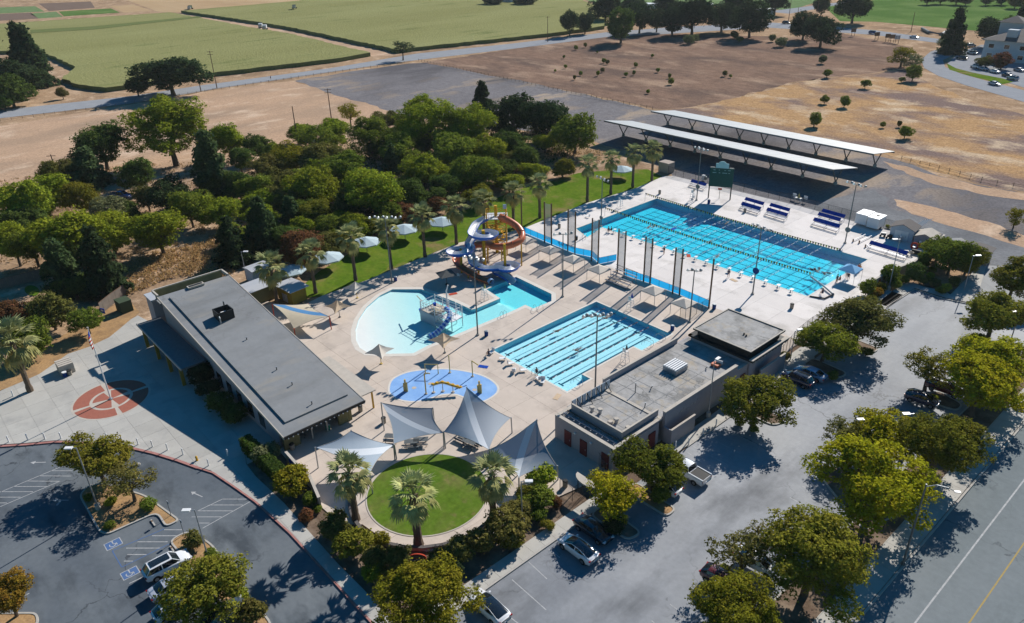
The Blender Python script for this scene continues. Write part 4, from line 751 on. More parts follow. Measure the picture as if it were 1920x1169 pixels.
hut('storage_shed', 'small blue grey shed under the trees behind the olive shed', 'shed', G(487, 522, .05), 3.0, 4.0, 2.4, X['hotel'], X['panel'], .2, .1, None, .2)
hut('utility_hut', 'small plain beige block hut beside the last palm', 'hut', G(1249, 322, .05), 3.2, 2.6, 2.5, X['stucco2'], X['stucco2'], .05, 0, None, .05)
hut('garden_shed', 'pale grey shed with double doors in the storage yard', 'shed', t7(985, 570, .1), 4.4, 3.6, 2.5, X['hotel'], X['tileroof'], .9, .12, (X['white'], 2.6, 2.0, 0), .3)
hut('garden_shed', 'low cream roofed shed at the corner of the storage yard', 'shed', t7(1150, 610, .1), 3.6, 4.0, 1.8, X['stucco'], X['trim'], .7, .12, (X['dark'], 1.0, 1.5, .8), .25)
hut('bin_store', 'dark roofed bin store behind the big shrub by the driveway', 'bin store', t7(1500, 735, .05), 5.0, 3.2, 2.6, X['stucco2'], X['tileroof'], .35, .1, (X['dark'], .9, 2., 1.5), .35)
hut('bin_store', 'small grey roofed store just left of the dark bin store', 'bin store', t7(1375, 665, .05), 2.6, 2.2, 1.8, X['galv'], X['roof'], .4, .1, None, .2)
hut('green_cabinet', 'dark green metal cabinet at the far corner of the sloping building', 'cabinet', G(235, 582, .05), 2.4, 2.0, 2.0, X['boxgreen'], X['boxgreen'], .05, .1, None, .05)
fs = thing('bin_store', 'beige ribbed box with blue bins on the plaza edge', 'bin store', t1(490, 455, .12)); P = fs.location
MB().box(P+Vector((-.3, 0, .75)), (2.6, 2.0, 1.4), X['trim']).build('body', fs)
for k in range(4): MB().box(P+Vector((-1.27+k*.65, 0, 1.52)), (.5, 2.05, .12), X['trim']).build('lid_panel', fs)
for k, m_ in enumerate(('bluecan', 'beigecan')):
    t = thing('recycling_bin', ('blue' if k == 0 else 'pebbled') + ' bin standing against the beige box on the plaza', 'bin', P+Vector((1.5, -.6+k*.7, 0)), 'bins on the plaza'); MB().cyl(t.location, .28, .75, X[m_], 12, .32).build('body', t); MB().cyl(t.location+Vector((0, 0, .75)), .34, .1, X['white' if k == 0 else 'dark'], 12).build('lid', t)
# trailers
for i, (x, y) in enumerate([(680, 480), (765, 508)]):
    P = t7(x, y, .1); t = thing('box_trailer', '%s white box trailer by the fence of the pool deck' % ('left' if i == 0 else 'right'), 'trailer', P, 'white box trailers'); MB().box(P+Vector((0, 1, 1.55)), (2.4, 3.4, 2.1), X['white']).build('body', t); MB().box(P+Vector((0, 1, 2.65)), (2.5, 3.5, .12), X['white']).build('roof', t)
    if i: MB().box(P+Vector((.1, 1.2, 2.78)), (.5, .4, .14), X['dark']).build('vent', t)
    for s_ in (-1, 1): MB().tube([P+Vector((s_*1.1, .8, .35)), P+Vector((s_*1.25, .8, .35))], .33, X['tyre'], 12).build('wheel', t)
# hotel far right
HB = G(1880, 128); ht = thing('hotel_building', 'pale blue two storey building with brown hipped roof at the top right edge', 'building', (-112, 398, 0))
hx0, hx1, hy0, hy1 = -118, -60, 388, 412
P0 = G(1838, 112); hx0, hy0 = P0.x, P0.y; hx1, hy1 = hx0+60, hy0+26
MB().box(((hx0+hx1)/2, (hy0+hy1)/2, 4.2), (hx1-hx0, hy1-hy0, 8.4), X['hotel']).build('wall', ht)
o = 1.2; r_ = MB(); A = [(hx0-o, hy0-o, 8.4), (hx1+o, hy0-o, 8.4), (hx1+o, hy1+o, 8.4), (hx0-o, hy1+o, 8.4), (hx0+12, (hy0+hy1)/2, 13), (hx1-12, (hy0+hy1)/2, 13)]
r_.add(A, [(0, 1, 5, 4), (1, 2, 5), (2, 3, 4, 5), (3, 0, 4), (3, 2, 1, 0)], X['tileroof']); r1 = r_.build('roof', ht); MB().box((hx0+9, hy0+4, 11), (4, 3, 3.2), X['hotel']).build('chimney', r1)
MB().box((hx0+4, hy1-6, 7), (9, 9, 14), X['hotel']).build('stair_tower', ht); MB().add([(hx0-1.5, hy1-11.5, 14), (hx0+9.5, hy1-11.5, 14), (hx0+9.5, hy1-.5, 14), (hx0-1.5, hy1-.5, 14), (hx0+4, hy1-6, 16.5)], [(0, 1, 4), (1, 2, 4), (2, 3, 4), (3, 0, 4), (3, 2, 1, 0)], X['tileroof']).build('tower_roof', ht)
for fl in (1.9, 5.7):
    for k in range(9):
        wn = MB().box((hx0+3+k*6, hy0-.05, fl+.3), (2.4, .12, 2.0), X['white']).build('window', ht); MB().box((hx0+3+k*6, hy0-.14, fl+.3), (2.0, .06, 1.6), X['dglass']).build('pane', wn)
    for k in range(4):
        wn = MB().box((hx0-.05, hy0+3.5+k*5.5, fl+.3), (.12, 2.4, 2.0), X['white']).build('window', ht); MB().box((hx0-.14, hy0+3.5+k*5.5, fl+.3), (.06, 2.0, 1.6), X['dglass']).build('pane', wn)
# --- curved boundary wall on the right with painted emblems
def wallrun(name, label, pts, h, th, m, cap, z0=0., cat='wall'):
    t = thing(name, label, cat, (pts[0][0], pts[0][1], z0)); 
    for i in range(len(pts)-1):
        a = Vector((pts[i][0], pts[i][1], 0)); b = Vector((pts[i+1][0], pts[i+1][1], 0)); L_ = (b-a).length; an = atan2((b-a).y, (b-a).x); c = (a+b)/2
        MB().box((c.x, c.y, z0+h/2), (L_, th, h), m, an).build('wall_panel', t)
        if cap: MB().box((c.x, c.y, z0+h+.04), (L_+.02, th+.1, .08), cap, an).build('coping', t)
    return t
WR = [t7(745, 965), t7(850, 900), t7(950, 858), t7(1050, 820), t7(1110, 770), t7(1200, 695), t7(1270, 620)]
wr = wallrun('boundary_wall', 'curved beige wall with coping between the pool deck and the shrubs', WR, 2.1, .25, X['stucco2'], X['trim'])
def disc_on(pa, pb, u, z, r, m, name, par, sx=1.):
    a, b = Vector((*pa[:2], 0)), Vector((*pb[:2], 0)); d = (b-a).normalized(); n_ = Vector((d.y, -d.x, 0)); c = a.lerp(b, u)+n_*.16+Vector((0, 0, z)); vs = [c+d*(r*sx*cos(k*pi/6))+Vector((0, 0, r*sin(k*pi/6))) for k in range(12)]
    MB().add(vs+[v-n_*.03 for v in vs], [tuple(range(12))]+[(i, (i+1) % 12, 12+(i+1) % 12, 12+i) for i in range(12)], m).build(name, par)
disc_on(WR[0], WR[1], .5, 1.1, .6, X['clothr'], 'red_emblem', wr, .8); disc_on(WR[4], WR[5], .3, 1.2, .75, X['bluefab'], 'blue_emblem', wr, .9)
# wall of the entrance garden and its arch sign
ew = wallrun('garden_wall', 'low beige wall behind the hedge at the end of the sloping building', [G(540, 868), G(562, 893), G(585, 915), G(602, 955)], 1.7, .25, X['stucco2'], X['trim'])
disc_on(G(540, 868), G(562, 893), .5, .95, .7, X['bluefab'], 'blue_emblem', ew, 1.)
LW = [(LC.x+(LR+1.9)*cos(a), LC.y+(LR+1.9)*sin(a)) for a in [rad(-130+k*13) for k in range(12)]]
lwall = wallrun('curved_retaining_wall', 'curved brown wall round the lawn circle with an arched red sign', LW, 1.0, .3, X['stucco2'], X['tileroof'], -.6)
sg = thing('arch_sign', 'red arched entrance sign set in the wall below the middle palm', 'sign', b6(1190, 700))
P = G(783, 1047, -.1); dcam = Vector((P.x-LC.x, P.y-LC.y, 0)).normalized(); rt_ = Vector((-dcam.y, dcam.x, 0)); P = G(783, 1052, .05); sg.location = Vector(P)
vs = [P+rt_*(.95*cos(k*pi/10))+Vector((0, 0, .35+.6*sin(k*pi/10))) for k in range(11)]+[P-rt_*.95, P+rt_*.95]
MB().add(vs+[v-dcam*.15 for v in vs], [tuple(range(13))[::-1], tuple(range(13, 26))]+[(i, (i+1) % 13, 13+(i+1) % 13, 13+i) for i in range(13)], X['clothr']).build('sign_board', sg)
vs = [P+dcam*.03+rt_*(.75*cos(k*pi/10))+Vector((0, 0, .38+.44*sin(k*pi/10))) for k in range(11)]
MB().add(vs, [tuple(range(11))], X['dgalv']).build('emblem', sg)
MB().box(P+Vector((0, 0, .18))+dcam*.04, (1.5, .05, .22), X['bluefab'], atan2(rt_.y, rt_.x)).build('name_band', sg)
# ================================================================== VEGETATION
def quads_mesh(name, P, N, S, rng, mat, asp=1.0):
    n = len(P); r = rng.normal(size=(n, 3)); t = np.cross(N, r); t /= np.linalg.norm(t, axis=1)[:, None]+1e-9; b = np.cross(N, t)
    S = S[:, None]; v = np.empty((n, 4, 3)); v[:, 0] = P-t*S*asp; v[:, 1] = P-b*S*.62+N*S*.12; v[:, 2] = P+t*S*asp; v[:, 3] = P+b*S*.62+N*S*.12
    me = bpy.data.meshes.new(name); me.vertices.add(n*4); me.vertices.foreach_set('co', v.reshape(-1)); me.loops.add(n*4); me.loops.foreach_set('vertex_index', np.arange(n*4, dtype=np.int32))
    me.polygons.add(n); me.polygons.foreach_set('loop_start', np.arange(0, n*4, 4, dtype=np.int32)); me.materials.append(mat); me.update(calc_edges=True); return me
def crown_mesh(seed, n, ls, nl=14, flat=1., fill=.25, lr=(.20, .42), spread=.66, per=11, sig=.05, stretch=1.):
    """leaves gathered in small sprays on the faces of many unequal boughs"""
    rng = np.random.default_rng(seed); C = []; sx, sy = rng.uniform(.86, 1.08), rng.uniform(.86, 1.08)
    for i in range(nl):
        d = rng.normal(size=3); d /= np.linalg.norm(d)
        if d[2] < -.35: d[2] *= -.8
        q = d*spread*rng.uniform(.55, 1.2); q[0] *= sx; q[1] *= sy; C.append((q, rng.uniform(*lr)*(1.15-.35*abs(np.linalg.norm(q)-.5))))
    C.append((np.array([0, 0, -.05]), .5)); cen = np.array([c[0] for c in C]); rad_ = np.array([c[1] for c in C]); m = int(n/per)
    idx = rng.choice(len(C), size=m*3, p=rad_**2/(rad_**2).sum()); d = rng.normal(size=(m*3, 3)); d /= np.linalg.norm(d, axis=1)[:, None]
    u = np.where(rng.random(m*3) < fill, rng.uniform(.45, .95, m*3), rng.uniform(.88, 1.16, m*3)); K = cen[idx]+d*(rad_[idx]*u)[:, None]
    dist = np.linalg.norm(K[:, None, :]-cen[None], axis=2)/rad_[None]; keep = dist.min(1) > .6; K = K[keep][:m]; d = d[keep][:m]
    P = np.repeat(K, per, 0); D = np.repeat(d, per, 0); P = P+rng.normal(size=P.shape)*sig*rng.uniform(.6, 1.5, (len(K), 1)).repeat(per, 0)*np.array([[1, 1, .65]])
    out = P/(np.linalg.norm(P, axis=1)[:, None]+1e-6); N = D*.35+out*.3+rng.normal(size=P.shape)*.5; N[:, 2] += .3; N /= np.linalg.norm(N, axis=1)[:, None]
    P[:, 2] *= flat; return quads_mesh('crown', P, N, ls*rng.uniform(.5, 1.3, len(P)), rng, X['leaf']), cen
def conifer_mesh(seed, n, ls, bw=1.):
    rng = np.random.default_rng(seed); nb = 95; P = []; N = []
    for b in range(nb):
        z = rng.uniform(-1, .92); az = rng.uniform(0, 2*pi); L_ = (max(.05, (1-z)/2)**.62)*rng.uniform(.55, 1.05)*bw*.92; k = int(n/nb*(.35+L_*1.2)); t = rng.random(k)**.6
        droop = -.28*t*L_+.1; w_ = .16*(1-t*.6)
        x = t*L_; y = rng.normal(size=k)*w_; zz = z+droop+rng.normal(size=k)*.05
        P.append(np.stack([x*cos(az)-y*sin(az), x*sin(az)+y*cos(az), zz], 1)); N.append(np.stack([cos(az)*.5+rng.normal(size=k)*.5, sin(az)*.5+rng.normal(size=k)*.5, .8+rng.normal(size=k)*.4], 1))
    P = np.concatenate(P); N = np.concatenate(N); N /= np.linalg.norm(N, axis=1)[:, None]
    return quads_mesh('crown', P, N, ls*rng.uniform(.6, 1.3, len(P)), rng, X['leaf'], 1.2), None
def trunk_mesh(cen, seed, kind):
    r = random.Random(seed); mb = MB()
    if kind == 'C': mb.tube([(0, 0, 0), (.02, 0, .5), (0, 0, 1.0)], [.09, .06, .03], X['bark'], 6)
    else:
        mb.tube([(0, 0, 0), (r.uniform(-.03, .03), .02, .35), (r.uniform(-.05, .05), 0, .7)], [.075, .055, .045], X['bark'], 7)
        if cen is not None:
            for c in cen[:7]: mb.tube([(0, 0, .6), (c[0]*.45, c[1]*.45, .85), (c[0]*.95, c[1]*.95, 1.0+c[2]*.35)], [.04, .025, .01], X['bark'], 5)
    o = mb.build('trunk'); me = o.data; me2 = me.copy(); me2.transform(Matrix.Translation(o.location)); bpy.data.objects.remove(o); return me2
KINDS = {}
for key, n_, fn in [('R', 5, lambda i: crown_mesh(10+i, 17000, .040, 26, lr=(.14, .36), spread=.78, sig=.048)), ('B', 4, lambda i: crown_mesh(30+i, 26000, .029, 40, lr=(.11, .28), spread=.82, sig=.036)), ('O', 4, lambda i: crown_mesh(40+i, 13000, .046, 22, lr=(.16, .40), spread=.74, sig=.05)),
                    ('S', 4, lambda i: crown_mesh(50+i, 5200, .040, 20, fill=.6, lr=(.12, .3), spread=.8, sig=.05)), ('U', 5, lambda i: crown_mesh(60+i, 4200, .075, 10, lr=(.26, .46), spread=.56, sig=.07)), ('C', 4, lambda i: conifer_mesh(70+i, 13000, .055, 1.2))]:
    KINDS[key] = []
    for i in range(n_):
        me, cen = fn(i); KINDS[key].append((me, trunk_mesh(cen, i, key)))
tr_rng = random.Random(5); ntree = [0]
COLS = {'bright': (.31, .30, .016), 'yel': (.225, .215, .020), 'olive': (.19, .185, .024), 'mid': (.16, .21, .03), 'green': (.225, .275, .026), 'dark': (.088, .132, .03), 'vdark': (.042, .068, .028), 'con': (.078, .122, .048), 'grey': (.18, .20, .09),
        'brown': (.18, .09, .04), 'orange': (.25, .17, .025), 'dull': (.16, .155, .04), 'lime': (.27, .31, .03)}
def tree(kind, cx, cy, r, col, label, hz=1., clear=1.1, group=None, name=None, cat='tree', zg=0.):
    """crown centred on the line of sight through cx, cy, r pixels in radius; the trunk stands right below"""
    R = r*.09; hz = hz*.86 if kind == 'C' else (hz*1.02 if kind == 'O' else hz*.92); clear = clear*.4 if kind == 'O' else clear
    for _ in range(6):
        zc = zg+(clear if kind != 'U' else 0)+R*hz*.86; P = G(cx, cy, zc); R = r*mpp(P)
    zc = zg+(clear if kind != 'U' else 0)+R*hz*.86
    mi = KINDS[kind][ntree[0] % len(KINDS[kind])]; ntree[0] += 1; rr = tr_rng
    t = thing(name or {'C': 'conifer_tree', 'U': 'shrub', 'O': 'oak_tree'}.get(kind, 'broadleaf_tree'), label, cat, (P.x, P.y, zg), group)
    c = bpy.data.objects.new('crown' if kind != 'U' else 'foliage', mi[0]); COL.objects.link(c); c.parent = t; c.location = (0, 0, zc-zg); c.scale = (R, R, R*hz); c.rotation_euler.z = rr.uniform(0, 6.28)
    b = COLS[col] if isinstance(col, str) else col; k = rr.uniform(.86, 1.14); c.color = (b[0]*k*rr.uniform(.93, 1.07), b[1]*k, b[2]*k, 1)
    k = bpy.data.objects.new('trunk' if kind != 'U' else 'stem', mi[1]); COL.objects.link(k); k.parent = t; k.scale = (R if kind != 'U' else R*.6,)*2+(max(.3, zc-zg),)
    k.rotation_euler.z = c.rotation_euler.z
    return t
# --- car park trees
for a in [
 ('R', 180, 858, 52, 'olive', 'green and rust crowned tree left in the mulch island of the left car park', 1., 1.6),
 ('S', 240, 902, 44, 'dull', 'thin purplish brown tree right in the mulch island of the left car park', 1., 1.6),
 ('R', 14, 1118, 40, 'orange', 'orange tinged tree cut by the bottom left corner', 1.1, 1.4),
 ('R', 384, 1106, 64, 'olive', 'olive green tree hanging over the white parked cars', .95, 1.5),
 ('B', 800, 1136, 92, 'yel', 'big round yellow green tree at the bottom between both car parks', .95, 1.5),
 ('R', 1222, 873, 60, (.15, .165, .022), 'dark green tree shading the white pickup by the low building', 1., 1.6),
 ('S', 1152, 925, 58, 'bright', 'airy yellow green tree beside the black sedan', 1.05, 1.4),
 ('R', 1156, 945, 34, 'bright', 'small yellowish tree at the entry gate by the black sedan', 1.05, 1.2),
 ('R', 1418, 752, 62, 'olive', 'rust tinged round tree in the island beside the low building wall', .85, 2.0),
 ('R', 1612, 604, 60, 'dull', 'dull dark olive tree by the gate of the upper pool deck', .85, 1.8),
 ('R', 1548, 640, 48, (.18, .20, .022), 'dark green spreading tree above the pale blue car', .85, 1.8),
 ('S', 1395, 1030, 58, 'dull', 'sparse greyish tree in the round ended island with the maroon car', 1.05, 1.6),
 ('B', 1522, 1050, 98, (.20, .205, .024), 'very large olive green tree in the lower right car park', .95, 1.8),
 ('B', 1642, 912, 96, 'bright', 'very large bright yellow green tree beside the street light', .9, 1.8),
 ('B', 1765, 832, 72, 'olive', 'large rounded olive tree by the street pavement', .95, 1.8),
 ('R', 1672, 820, 62, 'bright', 'yellow green tree behind the parking lamp in the right car park', .9, 1.8),
 ('S', 1590, 824, 46, 'dull', 'thin dull tree left of the large clump in the right car park', .9, 1.8),
 ('R', 1838, 728, 66, 'bright', 'bright green rounded tree above the maroon parked car', .95, 1.8),
 ('S', 1745, 690, 45, 'olive', 'thin tree behind the dark blue hatchback', .9, 2.0),
 ('R', 1872, 680, 56, 'bright', 'yellow green tree touching the right edge of the picture', .95, 1.8),
 ('R', 1865, 590, 52, 'olive', 'dark olive tree in front of the driveway at the right edge', .95, 1.8),
 ('R', 1903, 522, 40, 'olive', 'olive tree farthest up the right edge', 1., 1.6),
 ('B', 1385, 1160, 84, 'yel', 'yellow green tree at the bottom edge below the maroon car', .9, 1.6)]:
    a = list(a); a += [1., 1.1][len(a)-6:] if len(a) < 8 else []; a[6] *= .80; a[7] *= .75; tree(*a, group='trees in the car parks')
# --- grove and far trees
GT = [
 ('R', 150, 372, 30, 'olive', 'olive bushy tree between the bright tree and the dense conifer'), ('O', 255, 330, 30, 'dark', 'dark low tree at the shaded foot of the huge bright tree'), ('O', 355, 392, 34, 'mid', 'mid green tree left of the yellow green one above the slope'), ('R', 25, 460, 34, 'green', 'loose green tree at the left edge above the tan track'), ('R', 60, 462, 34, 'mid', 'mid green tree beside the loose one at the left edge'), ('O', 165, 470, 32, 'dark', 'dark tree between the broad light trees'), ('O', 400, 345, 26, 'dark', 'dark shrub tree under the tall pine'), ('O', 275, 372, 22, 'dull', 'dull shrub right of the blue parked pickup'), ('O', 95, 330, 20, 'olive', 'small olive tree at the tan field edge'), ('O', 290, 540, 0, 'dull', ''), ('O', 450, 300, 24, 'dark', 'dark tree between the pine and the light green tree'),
 ('C', 48, 108, 42, 'vdark', 'tall dark pine at the left edge beside the maize', 1.35, .5), ('O', 30, 150, 48, 'vdark', 'broad dark tree below the tall pine at the left edge', .6, .6), ('O', 18, 175, 34, 'dark', 'dark rounded tree at the left edge by the dirt yard', .7, .4), ('O', 4, 192, 18, 'dark', 'small dark bush tree cut by the left edge above the road', .8, .3),
 ('O', 318, 145, 56, 'vdark', 'wide dark oak standing over the country road', .56, 1.2), ('O', 256, 163, 19, 'vdark', 'small dark oak left of the wide roadside oak', .85, .5), ('O', 116, 176, 9, 'dull', 'tiny roadside tree near the dirt yard', .9, .8),
 ('S', 754, 92, 19, 'vdark', 'thin dark tree alone beside the road junction', .75, 2.2),
 ('C', 165, 315, 40, 'con', 'dense dark green conifer left of the big bright tree', .95, .4), ('R', 190, 278, 48, 'dark', 'dark shaded tree behind the dense conifer', .85, .8), ('R', 122, 325, 28, 'dull', 'yellowish bushy tree at the foot of the dense conifer', .9, .4),
 ('B', 316, 248, 74, 'green', 'huge bright green tree rising over the tan field', .8, 1.8), ('S', 655, 212, 22, 'yel', 'bare yellowish tree alone on the tan field', 1., 1.5), ('R', 428, 268, 36, 'green', 'light green tree right of the tall pine in the grove', .95, .8), ('C', 392, 312, 46, 'con', 'tall blue green pine in front of the bright tree', 1.45, 1.), ('O', 485, 278, 27, 'dark', 'dark round tree beside the light green one', .9, .8), ('R', 500, 315, 34, 'dull', 'dull green tree below the dark round tree', .8, .5),
 ('R', 72, 375, 50, 'green', 'bright green tree at the left above the dark bushes', .85, .5), ('R', 12, 380, 32, 'green', 'green tree cut by the left edge halfway up', .95, .5), ('O', 62, 415, 34, 'dark', 'dark rounded bush tree under the bright green tree at left', .7, .2), ('O', 5, 428, 28, 'dark', 'dark bush tree at the left edge', .9, .2),
 ('O', 318, 370, 38, 'vdark', 'dark round tree right of the blue parked car', .85, .6), ('O', 210, 398, 36, 'grey', 'grey green shrub tree below the blue parked car', .6, .2), ('O', 242, 394, 20, 'dark', 'darker shrub tree beside the grey green one', .85, .1),
 ('R', 125, 450, 62, 'green', 'broad light green tree in the middle of the left grove', .8, .8), ('R', 205, 438, 46, 'green', 'light green tree just right of the broad one in the left grove', .8, .8), ('C', 112, 505, 42, 'con', 'left of two dark conifers above the board fence', 1.35, .6), ('C', 182, 488, 44, 'vdark', 'right of two dark conifers above the board fence', 1.5, 1.4), ('O', 140, 540, 30, 'dark', 'dark low tree between the two conifers', .7, .3),
 ('R', 298, 438, 50, 'green', 'round green tree above the dry slope', .85, .6), ('R', 408, 400, 36, 'green', 'yellow green tree in the grove above the pole lamp', .85, .4), ('C', 432, 455, 40, 'vdark', 'broad dark conifer left of the pole lamp', 1.3, .3), ('C', 490, 425, 42, 'con', 'tall dark conifer right of the pole lamp', 1.4, .4), ('O', 455, 350, 32, 'dark', 'dark tree between pine and grove', .8, .4),
 ('O', 95, 590, 36, 'dull', 'dark olive tree by the small green court', .8, .5), ('O', 22, 592, 30, 'brown', 'brownish shrub tree at the left edge above the big palm', .9, .3), ('O', 162, 604, 25, 'mid', 'small round green tree in the bark mulch', .85, 1.0), ('O', 55, 640, 34, 'mid', 'green tree behind the big left palm', 1., .3),
 # central grove, far row
 ('S', 590, 262, 38, 'mid', 'loose green tree at the far side of the grove by the power pole', .8, .8), ('R', 625, 250, 30, 'green', 'light green tree behind the power pole', .8, .8), ('R', 540, 300, 38, 'yel', 'yellowing tree near the bare dead pole', .8, .5), ('R', 600, 300, 42, 'dull', 'dull olive tree in the grove middle', .8, .5), ('R', 565, 250, 25, 'mid', 'small tree on the left of the power pole', .8, .5),
 ('B', 700, 258, 46, 'mid', 'large green tree on the left shoulder of the grove', .85, 1.), ('B', 800, 232, 60, 'green', 'largest bright green tree at the top of the grove', .9, 1.4), ('B', 878, 240, 52, 'green', 'bright yellow green tree right of the largest one', .85, 1.4), ('C', 903, 180, 24, 'vdark', 'dark pine poking above the grove', 1.2, 1.5), ('O', 960, 218, 44, 'vdark', 'dark blue green tree behind the grove', .9, 1.0), ('O', 1020, 228, 42, 'vdark', 'dark tree near the right end of the grove', .95, 1.0), ('O', 1078, 255, 42, 'mid', 'last dark green tree at the right end of the grove', .9, .6), ('R', 1022, 268, 22, 'lime', 'small lime green tree in front of the dark end trees', .9, .4), ('O', 960, 275, 36, 'dark', 'dark tree behind the lime green one', .8, .5), ('C', 942, 225, 14, 'grey', 'slim pale green cypress in the grove', 2.0, .5),
 ('R', 745, 285, 40, 'mid', 'mid green tree below the left shoulder of the grove', .8, .6), ('R', 850, 290, 46, 'mid', 'mid green tree below the bright pair', .8, .6), ('R', 915, 285, 38, 'green', 'green tree left of the dark end trees', .8, .5), ('R', 795, 320, 42, 'green', 'light tree in the middle of the grove', .85, .6), ('R', 885, 325, 44, 'mid', 'big rounded green tree above the lawn umbrellas', .9, .6), ('O', 980, 300, 30, 'dark', 'dark shrub tree above the far palms', .7, .2),
 ('R', 640, 325, 44, 'mid', 'round green tree left of the grove centre', .85, .5), ('R', 700, 362, 56, 'green', 'large bright tree in the front of the grove', .85, .7), ('R', 590, 350, 48, 'green', 'light green tree at the front left of the grove', .85, .5), ('O', 652, 385, 34, 'dark', 'dark gap tree behind the front trees', .8, .2), ('C', 735, 300, 24, 'con', 'pointed dark conifer inside the grove', 1.3, .4), ('C', 545, 400, 30, 'con', 'blue green conifer at the front left of the grove', 1.2, .2), ('R', 530, 345, 36, 'dull', 'dull green tree beside the tall dark conifer', .8, .4), ('O', 770, 372, 36, 'dark', 'dark tree right of the large bright front tree', .8, .3), ('O', 830, 352, 34, 'dark', 'shaded dark tree above the third palm gap', .8, .3), ('O', 930, 322, 32, 'dark', 'dark low tree right of the rounded green one', .8, .3),
 ('R', 590, 402, 34, 'olive', 'small yellowing tree at the grove edge', .8, .2), ('O', 620, 430, 30, 'mid', 'green shrub tree at the grove edge above the umbrellas', .7, .1), ('O', 560, 470, 42, 'brown', 'brown leaved tree between the first two palms of the row', 1., .2), ('O', 742, 402, 34, 'brown', 'reddish brown shrub tree behind the lawn', .6, .1), ('O', 812, 385, 30, 'brown', 'small reddish shrub tree near the blue white umbrellas', .6, .1), ('O', 645, 455, 24, 'olive', 'olive bush behind the second umbrella', .8, .1), ('O', 700, 425, 26, 'olive', 'olive bush behind the lamp pole on the lawn', .7, .1), ('O', 900, 370, 28, 'olive', 'yellow green bush left of the far palms', .7, .1), ('O', 1000, 322, 28, 'lime', 'yellow green hedge bush behind the far palms', .55, 0.), ('O', 1055, 318, 24, 'olive', 'round bush by the path to the far palms', .7, 0.), ('O', 955, 345, 30, 'lime', 'yellow green bush between two palms at the lawn edge', .6, 0.),
 # far oaks
 ('O', 1068, 45, 16, 'vdark', 'narrow dark oak on the road left of the far cluster', 1.35, .8), ('O', 1097, 45, 16, 'vdark', 'second narrow dark oak on the road', 1.1, .8), ('O', 1165, 52, 30, 'dark', 'front left oak of the far cluster, lowest and broadest', .95, .4), ('O', 1135, 18, 30, 'vdark', 'oak at the back left of the far cluster', .75, 1.), ('O', 1200, 36, 26, 'vdark', 'dark oak behind the front left one', 1., .5), ('O', 1188, 12, 26, 'vdark', 'rear oak in the middle of the far cluster', .7, 1.), ('O', 1248, 12, 22, 'vdark', 'rear oak with a gap beside it in the far cluster', .9, 1.), ('O', 1262, 42, 28, 'vdark', 'oak in the front middle of the far cluster', .9, .6), ('O', 1300, 32, 36, 'vdark', 'biggest oak of the far cluster', .85, 1.2), ('O', 1355, 35, 30, 'vdark', 'oak right of the biggest in the far cluster', .8, .8), ('O', 1408, 40, 34, 'vdark', 'last oak on the right of the far cluster', .85, .8), ('O', 1378, 8, 28, 'vdark', 'oak behind the last ones of the far cluster', .7, .8), ('O', 1455, 8, 19, 'vdark', 'lone oak near the road bend', .9, 1.8), ('O', 1232, 40, 18, 'vdark', 'small oak filling the far cluster', 1.1, .5),
 ('O', 1508, 52, 27, 'vdark', 'left half of the double oak in the brown field', .8, .8), ('O', 1542, 60, 32, 'vdark', 'right half of the double oak in the brown field', .8, .8), ('O', 1541, 14, 13, 'vdark', 'small oak between both roads', 1.25, 1.5), ('O', 1602, 14, 30, 'vdark', 'wide oak at the corner of the green field', .85, 1.5), ('C', 1791, 62, 24, 'vdark', 'tall pointed conifer beside the hotel car park', 1.65, .5), ('O', 1776, 82, 14, 'grey', 'small grey tree at the foot of the tall conifer', .9, .3), ('O', 1862, 62, 28, 'vdark', 'dark spreading tree left of the hotel', .8, .8), ('O', 1895, 60, 24, 'dark', 'dark tree behind the hotel', .9, .6), ('C', 1911, 40, 14, 'vdark', 'pointed conifer behind the hotel', 1.6, .5), ('O', 1880, 115, 17, 'brown', 'reddish round tree against the hotel wall', .75, .3), ('O', 1848, 118, 13, 'dull', 'low dull tree in front of the hotel', .7, .2),
 ('O', 925, 2, 20, 'vdark', 'dark trees hiding a farmhouse at the top edge, left one', .5, .3), ('O', 985, 3, 20, 'vdark', 'dark trees hiding a farmhouse at the top edge, right one', .45, .3),
 ('S', 1692, 108, 24, 'yel', 'yellow green bushy tree beside the road bend', .75, .1), ('S', 1712, 116, 18, 'grey', 'pale bushy tree right of the yellow green one', .8, .1), ('O', 1713, 138, 13, 'mid', 'dark green round tree on the gold field by the road', 1., .3)]
for a in [q for q in GT if q[3]]: tree(*a, group=('oaks and trees in the far fields' if a[2] < 130 else 'trees of the grove behind the pools'))
for i, (x, y, r, c) in enumerate([(1528, 226, 13, 'mid'), (1551, 138, 8, 'mid'), (1623, 158, 8, 'mid'), (1547, 187, 8, 'mid'), (1584, 192, 10, 'mid'), (1698, 248, 12, 'mid'), (1691, 150, 5, 'mid'), (1541, 112, 9, 'grey'), (1290, 75, 10, 'grey'), (1302, 72, 9, 'grey'), (1378, 66, 9, 'dark'), (1386, 74, 7, 'dark'), (1448, 72, 8, 'grey'), (1464, 80, 10, 'grey')]):
    tree('U' if c != 'mid' else 'O', x, y, r, c, '%s shrub %s in the far fields, %s' % (['small', 'round', 'bushy', 'low', 'leafy', 'compact', 'tiny', 'grey', 'pale', 'silvery', 'dark', 'little dark', 'grey green', 'wide grey'][i], 'standing alone', ['nearest the canopies', 'just below the double oak', 'below the yellow green tree', 'left of a pair', 'right of a pair', 'nearest the road edge', 'beside the dark round tree', 'on a bare mound', 'left of two by the oak cluster', 'right of two by the oak cluster', 'under the oak cluster', 'under the oak cluster in front', 'left of two by the double oak', 'right of two by the double oak'][i]), .9, .3, 'shrubs in the far fields', 'field_shrub', 'shrub')
